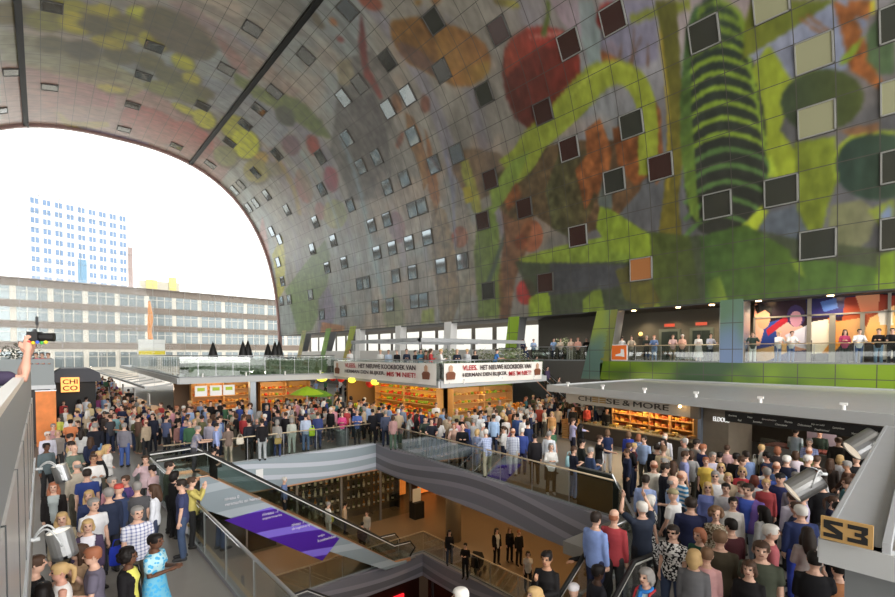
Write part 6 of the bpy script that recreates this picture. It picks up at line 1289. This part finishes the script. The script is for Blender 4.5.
P(443.5,408.5,20,'person in pale blue shirt below the banner corner','short','b','8AB4E4','3A3A3C')
P(477,429,30,'blond person with a brown shoulder bag at the balustrade','bob','y','8A9CC8','A89878','f')
P(487.5,429.5,330,'white-haired person in blue checked shirt and khaki trousers','short','w','B4C4E4','A8A48A',pat='plaid',pose='rail')
P(493.7,414.5,0,'tall person in light blue shirt and dark jeans, back turned','short','d','9ABEE8','26304A',h=1.82)
P(506,416,0,'blond person in white top and pink trousers','bob','y','E8E0DC','D83A6A','f',sleeve='short')
P(513,428.5,10,'bald person in blue and white checked shirt, back turned','bald','r','D8E0EC','C8C4BC',pat='plaid')
P(522,427.5,10,'person in bright blue jacket right of the checked shirt','short','w','2E4AA0','3A3A5A')
P(527.5,421,20,'dark-haired person in navy suit jacket, upper middle crowd','short','k','1E3260','1E2230')
P(517.5,413.5,10,'person in mid blue jacket, upper middle crowd','short','k','34569A','2A2C34')
P(524.5,415.5,0,'dark-haired person in white shirt, upper middle crowd','short','k','ECECEC','3A3A3C')
P(496.5,409.5,0,'person in white jacket above the light blue shirt','short','b','E4E6EA','2A2C34')
P(535,433.5,350,'person in black jacket bending, left of the white blouse','short','k','1E1C22','1E1C22')
P(551,443,170,'grey-haired person in white blouse with black bag, white shoes','bob','g','E6E6E2','1E1C1E','f',pose='hold',shoecol='E8E8E8')
P(549,431,20,'grey-haired person in white shirt behind the white blouse','short','g','DDE4EE','3A3A3C')
P(540,404,180,'person with white hair and red orange top, upper middle','short','w','C84A32','3A3A3C')
P(552,399,200,'person in dark suit and white shirt near the crates','short','g','26304A','1E2230',kind='open',under='ECECEC')
P(560,403,90,'person in black coat near the crates','short','k','161616','161616')
P(552,411.5,190,'blond person in orange jumper near the crates','bob','y','D89A4E','3A3A3C','f')
P(572.6,418,70,'person in lilac shirt and dark trousers bending to the counter','short','b','B4B0DC','26263A',pose='reach')
P(580.5,424,60,'long dark-haired person in black by the cheese counter','long','k','1A181A','1A181A','f')
P(573.5,446,60,'person in navy top and jeans with a light blue bag','short','b','1E2438','6A8ABE','f',sleeve='short',pose='hold')
P(590,447,60,'grey-haired person in navy jacket leaning on the balustrade','short','g','2A3E64','16181E',pose='hold')
P(581.5,438.5,70,'dark-haired person in black beside the navy jacket','short','k','1E221E','1E1E20',pose='hold')
P(599,435,90,'person in black T-shirt with a white shopping bag','short','b','1C1A1C','4A4A50',sleeve='short',pose='reach')
P(607.5,429.5,0,'person in navy T-shirt and white trousers at the counter','bob','l','22325E','E0DCDC','f',sleeve='short')
P(628.5,431,0,'person in cobalt blue sweater at the cheese counter','bob','l','1E3CB4','26304A','f')
P(638.6,434,0,'person in denim jacket and black trousers at the counter','bob','r','6A84B0','161618','f')
# cheese stall staff
P(587,405,190,'cheese seller in red behind the counter','short','b','D8402E','3A3A3C','f'); P(607,408,180,'cheese seller in black apron under the sign','short','k','1C1A18','1C1A18','m'); P(573,406,180,'cheese seller in dark shirt at the far end','short','k','2A2622','2A2A2C')
# ---- right crowd ----
P(595.5,512,35,'grey-templed person in light blue shirt on the escalator','short','d','7E9CE0','2A3050',**F)
P(614,510,20,'balding person in red shirt behind the light blue shirt','bald','r','B8303A','3A3A3C')
P(642.6,502,330,'white-haired person in navy waistcoat photographing with raised arms','short','w','2A3448','2A2C34',sleeve='short',pose='overhead',bulk=1.08,**F)
P(650,495,60,'white-haired person in black and white flowered dress','bob','w','DADAD6','DADAD6','f',pat='bwprint',legs='dress',sleeve='short')
P(645.6,475,10,'dark-haired person in light blue shirt above the raised arms','short','d','8EA6DC','2A2C34')
P(654,461,350,'balding person in cream shirt at the kiosk end','bald','r','E4E0D2','4A4A4C',bulk=1.1)
P(657,444,10,'broad person in black jacket facing the cheese counter','short','d','1A1C22','1A1C22',bulk=1.12)
P(665,433.5,20,'white-haired person in white shirt at the cheese counter','bald','w','E4E4EC','4A4A4C')
P(663.5,445.5,10,'person in beige jacket beside the black jacket','short','l','C4AC84','4A4A4C')
P(664.5,463,75,'dark-haired person in black suit and glasses','short','d','1A1E2C','1A1E2C',glasses=True,h=1.82,**F)
P(673,461,0,'long brown-haired person in beige behind the black suit','long','b','B09C80','3A3A3C','f')
P(681.5,471,60,'bald person in white and blue striped sweater','bald','r','E8E8E6','3A3A44',pat='stripe',**F)
P(674,489,300,'person in green cap and sunglasses reaching out in white T-shirt','cap','9A9066','E6E6E4','2A2C34',sleeve='short',pose='reach',glasses=True,**F)
P(691,498,0,'broad person in navy polo with a white bag strap','short','d','222A52','2A2A2C',sleeve='short',bulk=1.2,**F)
P(684.5,451,80,'person in lavender blue shirt with black straps','short','b','8A94CE','3A3A3C',sleeve='short')
P(696,439,60,'tall dark-haired person in taupe jacket near the stone pier','short','d','A09890','3A3A3C',h=1.84)
P(702.5,444,60,'person in navy jacket behind the taupe jacket','short','r','223060','2A2C34')
P(706,457,180,'person in yellow T-shirt with black shoulder straps','short','r','E8C42A','1A1A1C','f',sleeve='short',**F)
P(708,482,180,'long blond-haired person in lavender blue top and sunglasses','long','y','6A7AC0','3A3A3C','f',glasses=True,**F)
P(712.5,452,150,'grey-haired person beside the stone pier','short','g','C0BCD4','3A3A3C')
P(719.5,452,20,'black-haired person in black top beside stone pier','short','k','1C1A1C','1C1A1C','f')
P(727,445,10,'person in pink top near the dark menu board left end','short','b','D8A8A8','3A3A3C','f')
P(721,463,180,'blond person in sunglasses and cream top','bob','y','D8D0C0','3A3A3C','f',glasses=True)
P(715.5,471,185,'person in white shirt and sunglasses below the blond one','short','g','E4E4E6','3A3A3C',glasses=True)
P(726,483,180,'dark-haired young person in pale patterned top','short','k','C8C8CC','3A3A3C',h=1.7)
P(716,508,180,'person with big curly brown hair and leopard print top','curly','l','C4B89E','3A3A3C','f',pat='leopard',**F)
P(673.5,525,200,'person in black and white print blouse with sunglasses','short','d','E4E2DE','3A4A6A','f',pat='bwprint',sleeve='short',glasses=True,bulk=1.12,**F)
P(700,528,215,'red-blond person in dark green top','bob','r','1E5A46','3A3A3C','f',**F)
P(732,519,320,'dark-haired person in maroon coat seen from behind','short','k','4E1E26','2A2A2C',**F)
P(720,531,0,'grey-brown-haired person in olive brown jacket, back turned','short','l','4A4230','3A3428',bulk=1.12,**F)
P(694,550,10,'curly blond person in grey sweater, back turned','bob','y','6A6A6E','3A3A3C','f',bulk=1.08,**F)
P(707,548,0,'brown-haired person in pink top beside the grey sweater','short','l','DCA0A0','4A4A4C','f',**F)
scarfed = P(647,568,215,'grey-haired person with blue scarf and red backpack straps','bob','g','3A3A42','3A3A3C','f',kind='open',under='B8DCE8',**F)
P(733,497,170,'dark-haired person in pale flowered top above the maroon coat','short','k','D8D4D0','3A3A3C','f')
P(742.5,467,180,'blond person in red top and sunglasses','bob','y','D0283A','3A3A3C','f',glasses=True,sleeve='short')
P(746.5,451,330,'dark-haired person in denim shirt with a grey rucksack strap','short','d','6A84B4','3A3A3C')
P(736,453,30,'person in black coat between pier and denim shirt','short','k','1A1A1C','1A1A1C')
P(748.5,483.5,200,'broad person in purple cardigan over a blue shirt','short','d','6A4AA0','9AA4B4',kind='open',under='2E5AD0',bulk=1.15,h=1.84,**F)
P(754.5,475.5,0,'red-brown-haired person in white top near purple cardigan','bob','6A2E1E','DCE4EC','3A3A3C','f')
P(765,466.5,170,'fair child in white top under the menu board','tail','r','E4E0E0','3A3A3C','f',h=1.5)
P(761.5,444.5,0,'blond person in black jacket near the violet picture','short','y','1A181A','1A181A')
P(777.5,446.5,0,'ginger-haired person in dark top near the violet picture','bob','r','4A4244','3A3A3C','f')
P(776.5,462,10,'ginger balding person in blue top','bald','r','4E74B0','3A3A3C')
P(786.5,455.5,20,'white-haired person in navy coat, back turned','short','w','202640','202640',bulk=1.1)
P(795.5,451,0,'brown-haired person in pale pink cardigan','bob','b','E4D4E0','3A3A3C','f')
P(807.5,455,60,'white-haired person in dark navy coat looking right','short','w','1E2438','1E2438',bulk=1.1)
P(816.5,455.5,20,'brown-haired person in dark brown coat','short','b','38302C','38302C')
P(830,458.5,10,'long brown-haired person beside the blond one at meat counter','long','b','3A2E28','3A2E28','f')
P(840,455,10,'blond person with a white shawl at the meat counter','bob','y','DCDCE4','3A3A3C','f')
P(857,455,330,'person in black cap and black jacket near the upper spotlight','cap','16161A','1A1A1E','1A1A1E')
P(838.5,437.5,0,'broad person in dark brown coat at the meat counter','short','b','302C26','302C26',bulk=1.15)
P(854.5,441,200,'butcher in black cap behind the counter','cap','1A1A1A','262426','262426')
P(809.5,438.5,190,'grey-haired person in blue checked shirt at meat counter','short','g','9AA8DC','3A3A3C',pat='plaid')
P(809,447.5,0,'ginger-haired head above the white-haired navy coats','bald','r','6A6A3A','3A3A3C')
P(795.5,428,30,'butcher in light grey shirt behind the counter, back turned','short','d','A8B8C4','4A3A30',h=1.86)
P(820,429,190,'butcher in dark green with a red cap','cap','C83A2A','26382E','26302A',h=1.84)
P(780.5,473,200,'person in black cap and navy jacket with a red bag','cap','1E1E22','2E3A74','2A2C34',bulk=1.12,**F)
P(795,480,200,'grey-haired person beside the black cap','short','g','8A8494','3A3A3C')
P(802.5,489,80,'grey-haired person in lavender shirt looking right','short','g','B4A8CC','3A3A3C')
P(793,492,330,'person with sunglasses on brown hair, lilac and white top','short','b','DAD4E4','3A3A3C','f',bulk=1.1,**F)
P(766,479,175,'fair short-haired person in red shirt','short','y','B83A40','3A3A3C','f')
P(801.5,505.5,340,'white-haired person in navy jacket, bright blue back','short','w','26366A','1E3CB0',bulk=1.15,**F)
P(769.5,524.5,80,'short blond person in salmon pink shirt','short','w','B8565E','3A3A3C',bulk=1.1,**F)
P(808,527.5,345,'person with long wavy dark brown hair and taupe sweater','wavy','d','A8A09C','4A4A4C','f',pose='hold',**F)
P(761.5,541,180,'person in dark green T-shirt facing the camera, bottom right','short','b','4A5040','3A3A34',sleeve='short',bulk=1.16,h=1.8,**F)
P(749.5,560,190,'brown-haired person in black top with a cord round neck','bob','b','1A181A','1A181A','f',**F)
P(815,552,0,'black-haired person in black jacket with white stripes','short','k','1A1A1E','1A1A1E',pose='chin',**F)
P(839,561,330,'black-haired person in orange brown top under S3 plate','short','k','B8743E','3A3A3C','f',**F)
P(854.5,474,330,'bald dark-skinned person near the large spotlight','bald','k','3A4650','2A2A2C',skin='b')
P(822,478,340,'person in black coat left of the large spotlight','short','d','1C1C20','1C1C20',bulk=1.1)
P(840,503,330,'person in black jacket below the large spotlight','short','k','1A1C26','1A1C26',bulk=1.12)
b = MB(); b.tube([(.075*math.cos(a), .01+.075*math.sin(a), 1.455-.02*math.sin(a)) for a in np.linspace(0, 6.3, 14)], .028, 8).tube([(.02, .10, 1.44), (.03, .15, 1.30), (.02, .15, 1.20)], [.03, .035, .02], 8); b.build('scarf', mat('scarf_blue', '2A7AC8', .8), scarfed, smooth=True)
for s_ in (1, -1): MB().tube([(s_*.10, .09, 1.10), (s_*.115, .15, 1.28), (s_*.105, .09, 1.43), (s_*.10, -.05, 1.46)], .018, 6).build('strap', mat('strap_red', 'B82A30', .7), scarfed, smooth=True)
# ---- on the escalators ----
def E(px_, py_, Yl, face, label, **k):
    h = k.pop('h', 1.75); q = at(px_, py_, Y=Yl); hs = k.pop('hs', 'short'); hc = k.pop('hc', 'b'); used_labels[label] = 1
    return person(q.x, q.y, q.z-h*.995, view_az(q.x, q.y)+face, label, h=h, style=hs, hair=HC.get(hc, hc), **k)
E(284,477,19.3,100,'grey-haired person in blue jacket riding the purple escalator',hc='w',top='6A80B4',bottom='1E2230')
E(213,448,19.0,60,'person in black with hand raised at the escalator top',hc='k',top='1A1A1C',bottom='16161A',sex='f',pose='hold',sleeve='short')
E(328,502,19.3,60,'person in white with a yellow bag near the escalator foot',hc='g',top='E0DCD4',bottom='C8C0B0',sex='f',h=1.66)
E(604.5,540,4.55,245,'dark-skinned person in black coat over a red top, hand on rail',hs='short',hc='k',top='161416',bottom='1A1A1C',sex='f',skin='t',kind='open',under='C8202C',pose='reach',h=1.68,fine=True)
E(597,565,4.3,60,'dark-skinned person in black leather jacket on the escalator',hc='k',top='22222A',bottom='1A1A1C',skin='d',h=1.78,fine=True)
E(573,584,4.6,30,'person in a white cap lowest at the bottom edge',hs='cap',hc='DCD8DC',top='26262A',bottom='1A1A1C',h=1.72)
E(547,551,4.6,200,'black-haired person in black suit adjusting hair on the escalator',hs='bun',hc='k',top='1A181A',bottom='1A181A',sex='f',skin='t',pose='chin',h=1.66,fine=True)
E(535,587,4.5,240,'blond person looking up at the bottom edge',hs='long',hc='y',top='3A3434',bottom='2A2A2C',sex='f',h=1.66)
E(462,588,4.5,270,'white-haired person cut by the bottom edge on the escalator',hc='w',top='2A2A2E',bottom='2A2A2E',h=1.72)
# ---- basement ----
def Bm(x, y, f, label, **k): k.setdefault('h', 1.68); h = k['h']; hs = k.pop('hs', 'short'); hc = k.pop('hc', 'b'); used_labels[label] = 1; return stand(x, y, f, label, z=BZ, style=hs, hair=HC.get(hc, hc), **k)
Bm(344.6,503,90,'person in beige sweater standing at the escalator foot',hc='k',top='C0AC94',bottom='2E3050',h=1.75)
Bm(367,511,200,'person in grey top at the foot of the escalator',hc='b',top='A8A49A',bottom='8A8478',sex='f')
Bm(362,522,10,'person in dark red jacket at the foot of the escalator',hc='k',top='5A2228',bottom='2A2A2C')
Bm(326,520,20,'dark-haired person in black by the purple board end',hc='k',top='22222A',bottom='2A4A54',sex='f',hs='long')
Bm(449.4,530,170,'long-haired person in black and blue jeans alone in the basement',hs='long',hc='k',top='1A181C',bottom='3A4458',sex='f')
Bm(465.5,543,200,'person in black bending over a black pushchair in the basement',hc='k',top='141214',bottom='141214',pose='hold',h=1.6)
Bm(496.6,528,150,'curly-haired person in white shirt and black waistcoat, basement',hs='long',hc='d',top='161416',bottom='161416',sex='f',kind='open',under='D8D4CC',h=1.74)
Bm(509.7,527,160,'brown-haired person in black coat, middle of the basement trio',hs='long',hc='l',top='1A1818',bottom='1A1818',sex='f')
Bm(518.8,530,150,'ginger-haired person in black, right of the basement trio',hc='r',top='1C1A1A',bottom='1C1A1A')
Bm(528,551,170,'person in white blouse beside the escalator in the basement',hs='bob',hc='d',top='DCD4CC',bottom='1E1E20',sex='f',sleeve='short')
ps = thing('pushchair', 'black pushchair in front of the bending person in the basement', 'pushchair', (15.0, 15.6, BZ), .5); MB().wallprism([(-.3, .35), (.25, .3), (.4, .6), (.1, .95), (-.2, .7)], -.22, .22).build('seat', black, ps); 
for sx in (-.3, .35):
    for sy in (-.25, .25): MB().tube([(sx, sy-.02, .12), (sx, sy+.02, .12)], .12, 14).build('wheel', mat('wheel_grey', '4A4A4C', .5), ps)
MB().tube([(-.3, .22, .3), (-.7, .22, 1.0), (-.7, -.22, 1.0), (-.3, -.22, .3)], .02, 6).build('handle', dgrey, ps); MB().beam((-.3, 0, .12), (.1, 0, .5), .04, .4).beam((.35, 0, .12), (.0, 0, .5), .04, .4).build('frame', dgrey, ps)
# ---- gallery, z = 4 ----
def G(x, y, f, label, Xl=30.42, z=4.0, **k):
    h = k.pop('h', 1.72); Xl = 31.5 if (x < 618 and x > 583) else Xl; q = at(x, y, X=Xl); hs = k.pop('hs', 'short'); hc = k.pop('hc', 'b'); used_labels[label] = 1
    return person(Xl, q.y, z, view_az(Xl, q.y)+f, label, h=h, style=hs, hair=HC.get(hc, hc), **k)
for a in ((609,180,'far left of the left gallery, in blue','r','4A5A94','2A3040','rail'), (615.5,185,'left gallery, fair-haired in brown','y','9A7A64','3A3430','rail'), (622,20,'left gallery above the orange poster, in white','d','D4D4D4','3A3A3C','hold'), (631.5,180,'left gallery just right of the orange poster, in beige','b','B0A088','7A7468','rail'), (646.7,180,'left gallery, grey-haired in dark green','g','2E3630','2A2C2A','folded'), (654.5,190,'left gallery, leaning in blue shirt and jeans','r','5A7AAC','7A9AC8','rail'), (672.8,175,'left gallery, in pink check shirt and khaki trousers','b','C8A09A','8A7A54','rail'), (682.5,180,'left gallery, white-haired in salmon with cream scarf','w','D8A088','3A3230','hold'), (698.6,180,'left gallery, brown-haired in white dress','d','E4E0DC','DCD8D4','hold'), (710,160,'left gallery, in black and white check shirt','k','D8D8DC','26304A','rail')):
    G(a[0], 334, a[1], 'person on the '+a[2], hc=a[3], top=a[4], bottom=a[5], pose=a[6], sex='f' if 'dress' in a[2] or 'cream' in a[2] else 'm', legs='dress' if 'dress' in a[2] else 'trousers', pat='plaid' if 'black and white' in a[2] else None)
for a in ((744.5,160,'left end, in blue grey shirt','b','8A9AB8','3A3A4A','hold'), (753,180,'left end, in dark green top and white trousers','b','3A4A44','E4E4E0','photo'), (778,150,'left, bending in white T-shirt and jeans','y','E8E6E4','5A78B4','rail'), (791,160,'leaning low in white and blue jeans','b','DCD8D4','4A68A8','rail'), (845,180,'long-haired in pink top','k','C8286A','26302E','hold'), (859,170,'dark-haired in white T-shirt and blue jeans','d','E8E8EA','3A5A94','rail'), (879,190,'in black jacket and pale jeans','d','1E1C1E','7AA0C4','hold'), (892.5,180,'cut by the right edge of the photo, in black','k','1E1E22','2A2C34','rail')):
    G(a[0], 330, a[1], 'person before the big poster, '+a[2], hc=a[3], top=a[4], bottom=a[5], pose=a[6], sex='f' if 'pink' in a[2] else 'm', hs='long' if 'pink' in a[2] else 'short')
for a in ((523,190,'in navy at the escalator top','k','2A2E4A','hold'), (533.5,170,'in pale blue at the escalator top','b','8AA4C8','hold'), (553.6,175,'in light blue with a shoulder bag','b','7A9CC8','rail'), (560.5,180,'in beige with a white bag','d','C8B8A0','hold'), (571,180,'in cream shirt and white trousers','b','D8B8A0','folded'), (578,185,'in salmon shirt','r','D89A84','folded'), (586.5,180,'in black','g','1A181A','folded')):
    G(a[0], 338, a[1], 'person at the dark parapet of the gallery '+a[2], hc=a[3], top=a[4], bottom='D8D0C8' if 'white trousers' in a[2] else '3A3430', pose=a[5])
for k, (x, y, c, l) in enumerate(((533.5, 348, '1E2A4A', 'topmost, in navy'), (541.5, 352, '6ABFA8', 'second from top, in mint green'), (546, 361, '4A3A5A', 'third from top, in plum'), (553.6, 368, '6A6460', 'fourth from top, in grey brown'))):
    zz = 4.0-.62-k*.75; q = at(x, y, Z=zz+1.72); yy = 25.1-(4.0-zz)/math.tan(math.radians(36)); used_labels['e%d' % k] = 1
    person(28.5, yy, zz, 190, 'person riding the gallery escalator, '+l, h=1.7, top=c, hair=HC['d'], bottom='2A2C34')
# ---- terrace behind the banners ----
R = random.Random(12)
for a in ((350,'leaning in white, leftmost','E0E0E0'), (380.5,'in white shirt, second from left','E8E8E4'), (388.5,'in pale blue, beside white shirt','A8BCD4'), (397,'in black, left half','1E1C22'), (406.6,'in navy, left half','22304A'), (415,'in dark grey, left half','3A3A40'), (420.7,'in teal, middle','2E7A9A'), (425.7,'in brown, middle','7A4A3A'), (430.7,'in red, middle','C0282E'), (440.8,'in white above the banner gap','E4E2DE'), (457,'in dark navy, right banner left end','1E2636'), (467,'in pale grey, right banner','C8CCD0'), (475,'in black, right banner','1C1C20')):
    x_ = a[0]; Xl = 16.2 if x_ < 436 else None; 
    if Xl: q = at(x_, 348, X=Xl)
    else: q = at(x_, 348, Y=19.9)
    lb = 'person on the banner terrace '+a[1]; used_labels[lb] = 1
    person(q.x, q.y, 3.12, R.uniform(0, 360) if R.random() < .5 else 215, lb, h=R.uniform(1.6, 1.72), top=a[2], hair=HC[R.choice('kbdgyb')], style=R.choice(['short', 'bob', 'short']), bottom='2A2C34', sex=R.choice('mf'), pose=R.choice(['relaxed', 'hold']), shoes=False)
q = at(495, 348, Y=20.1); person(q.x, q.y, 3.12, 130, 'person in bright blue T-shirt facing right on the banner terrace', h=1.7, top='2A7AC8', bottom='2A2C34', sleeve='short', pose='rail', hair=HC['d'], shoes=False)
for k, (x, c, l) in enumerate(((31, '6A5A78', 'in lilac, left'), (37, 'C8287A', 'in magenta, middle'), (43, 'B84A5A', 'in red print, right of magenta'), (49, '8A8484', 'in grey, rightmost'))):
    q = at(x, 345, Y=31.4); person(q.x, 31.45, 2.95, 200, 'person behind the grey parapet at far left '+l, h=1.62, top=c, hair=HC['db'[k % 2]], bottom='3A3A3C', sex='f', pose='rail', shoes=False)
# ---- bags and other carried things ----
def bag(px_, py_, z, label, c, sz=(.3, .12, .28), cat='bag', name='shoulder_bag', strap=True, rz=0):
    q = at(px_, py_, Z=z); t = thing(name, label, cat, tuple(q), rz); a, d, h = sz
    MB().rings([(0, 0, -h/2, a*.46, d*.46), (0, 0, -h/2+.03, a*.5, d*.5), (0, 0, h*.2, a*.5, d*.48), (0, 0, h/2, a*.42, d*.3)], 14).build('body', mat('bag_'+c, c, .7), t, smooth=True)
    if strap: MB().tube([(-a*.35, 0, h*.4), (-a*.2, 0, h*.4+.16), (a*.2, 0, h*.4+.16), (a*.35, 0, h*.4)], .012, 6).build('strap', mat('bag_strap_'+c, c, .7), t, smooth=True)
bag(118, 505, 1.25, 'navy rucksack with yellow zips worn by the person in the red cap', '2A3E6E', (.36, .22, .5), 'backpack', 'backpack', rz=.2)
bag(118.5, 555, .75, 'royal blue carrier bag held beside the plaid shirt', '1E3CC8', (.3, .14, .34), name='carrier_bag')
bag(569, 461, 1.05, 'light blue shoulder bag on the person in navy top', '9AC4CC', (.34, .16, .34)); bag(601, 459, .95, 'white shopping bag carried near the cheese counter', 'E4E4E6', (.3, .12, .34), name='shopping_bag')
bag(312, 432, .9, 'lime green bag hanging beside the blue jacket', 'B8D820', (.3, .12, .36), name='shopping_bag'); bag(240, 441, .95, 'pale handbag beside the brown jacket', 'CFC8B8', (.3, .12, .26)); bag(331.5, 519, BZ+.8, 'yellow carrier bag near the escalator foot', 'E8E020', (.28, .12, .36), name='carrier_bag')
bag(278, 441, .95, 'tan shoulder bag on the grey coat', '8A7A44', (.3, .12, .24)); bag(774, 508, .95, 'crimson handbag among the right crowd', '9A2438', (.36, .16, .28)); bag(421, 441, .6, 'white carrier bag behind the balustrade', 'E2E2E0', (.28, .12, .34), name='carrier_bag')
bag(754, 466, 1.2, 'grey rucksack on the denim shirt', '8E8E84', (.3, .18, .44), 'backpack', 'backpack')
# ---- the rest of the crowd, each one its own figure ----
TC = [('black', '1C1A1E', 6), ('navy', '222C4A', 6), ('dark grey', '44444A', 3), ('light grey', 'A8A8A8', 3), ('white', 'E4E2E0', 5), ('beige', 'C0AA8A', 4), ('light blue', '94B0DC', 4), ('royal blue', '2A48A0', 2), ('red', 'BC2A30', 2), ('pink', 'D890A0', 2), ('brown', '64483A', 4), ('olive', '6A6A44', 2), ('purple', '5A3E84', 1), ('green', '3E6A4A', 1), ('cream', 'DCD2BC', 2), ('maroon', '5A2430', 1), ('teal', '3A7A84', 1), ('orange', 'D87A3A', 1)]
HN = [('black-haired', 'k', 4), ('brown-haired', 'b', 6), ('grey-haired', 'g', 4), ('white-haired', 'w', 2), ('blond', 'y', 4), ('ginger-haired', 'r', 1), ('dark-haired', 'd', 3)]
GN = [('jacket', dict(kind='jacket')), ('shirt', dict()), ('T-shirt', dict(sleeve='short')), ('sweater', dict())]
def pick(L): t = R.random()*sum(x[2] for x in L); \
    return next(x for i, x in enumerate(L) if (t < sum(y[2] for y in L[:i+1])))
def fill(place, poly, n, gap=.55, faces=(0, 360), group=None, far=False):
    xs = [p[0] for p in poly]; ys_ = [p[1] for p in poly]; made = 0; tries = 0
    while made < n and tries < n*60:
        tries += 1; x, y = R.uniform(min(xs), max(xs)), R.uniform(min(ys_), max(ys_)); c = False
        for i in range(len(poly)):
            a, b_ = poly[i], poly[(i+1) % len(poly)]
            if (a[1] > y) != (b_[1] > y) and x < (b_[0]-a[0])*(y-a[1])/(b_[1]-a[1])+a[0]: c = not c
        if not c or any((x-s[0])**2+(y-s[1])**2 < gap*gap for s in spots): continue
        if far:
            sex = R.choice('mf'); h_, t_ = pick(HN), pick(TC); made += 1; spots.append((x, y)); mass(x, y, R.uniform(*faces), t_[1], R.choice(['2A2C34', '26304A', '3A4A6E', '1E1E20', '5A5648']), HC[h_[1]], R.choice(['bob', 'long', 'short']) if sex == 'f' else 'short', R.choice(['relaxed', 'hold']), sex, R.choice(['long', 'short']), R.choice('wwwrt'), R.uniform(1.6, 1.82)); continue
        for _ in range(40):
            h_, t_, g_ = pick(HN), pick(TC), R.choice(GN); lb = '%s person in %s %s %s' % (h_[0], t_[0], g_[0], place)
            if lb not in used_labels: break
        used_labels[lb] = used_labels.get(lb, 0)+1; sex = R.choice('mf'); spots.append((x, y)); made += 1
        hs = R.choice(['bob', 'long', 'bob', 'tail', 'short']) if sex == 'f' else R.choice(['short', 'short', 'bald'] if h_[1] in 'gwr' else ['short'])
        person(x, y, 0, R.uniform(*faces), lb, sex=sex, h=R.uniform(1.58, 1.7) if sex == 'f' else R.uniform(1.7, 1.84), top=t_[1], bottom=R.choice(['2A2C34', '26304A', '3A4A6E', '1E1E20', '5A5648', '4A4A50']), hair=HC[h_[1]], style=hs, pose=R.choice(['relaxed', 'hold', 'relaxed', 'walk', 'hip']), skin=R.choice('wwwrrt'), **g_[1])
fill('between the left parapet and the escalator', [(.4, 11.5), (1.5, 12), (1.6, 17), (1.2, 24), (.4, 24)], 8, .55)
fill('in front of the cheese counter', [(13.0, 11), (15, 11), (15, 14), (13.0, 14)], 3, .7)
fill('near the stone pier', [(12.8, 5.4), (16.2, 4.8), (16.8, 8.5), (13.2, 7.6)], 10, .55)
fill('under the black menu board', [(10.6, 2.0), (16, 2.2), (16.6, 5), (10, 4.8)], 14, .5)
q = at(517, 412, Z=.9); spots += [(q.x+i*.4-1.2, q.y+j*.4) for i in range(7) for j in range(3)]
fill('', [(.8, 25), (4.5, 25), (4.8, 31.8), (.8, 31)], 34, .55, far=True)
fill('', [(4.5, 21.6), (9.5, 21.6), (9.5, 30.5), (5.0, 30.8)], 52, .55, far=True)
fill('', [(9.5, 22), (15.4, 21.5), (15.3, 30.2), (10.3, 30.3)], 66, .55, far=True)
fill('', [(13.2, 14.5), (19, 15.5), (18.5, 18), (15.2, 18), (13.2, 20)], 26, .52, far=True)
fill('', [(19, 15.8), (27, 15.8), (27.5, 21), (20, 21)], 44, .58, far=True)
fill('', [(2.9, 32), (4.4, 32), (4.4, 60), (3.6, 60)], 46, .55, far=True)
fill('', [(3.0, 48), (5.0, 48), (7, 77), (-4, 77)], 60, .7, far=True)
fill('', [(17, 34), (29, 34), (29, 50), (17, 50)], 24, .8, far=True)
build_mass('crowd', 'dense mass of further visitors packed between the stalls and the glass end wall')
dup_ = [k for k, v in used_labels.items() if v > 1]; print('PEOPLE', npeople, 'DUP', dup_, len(MASS))
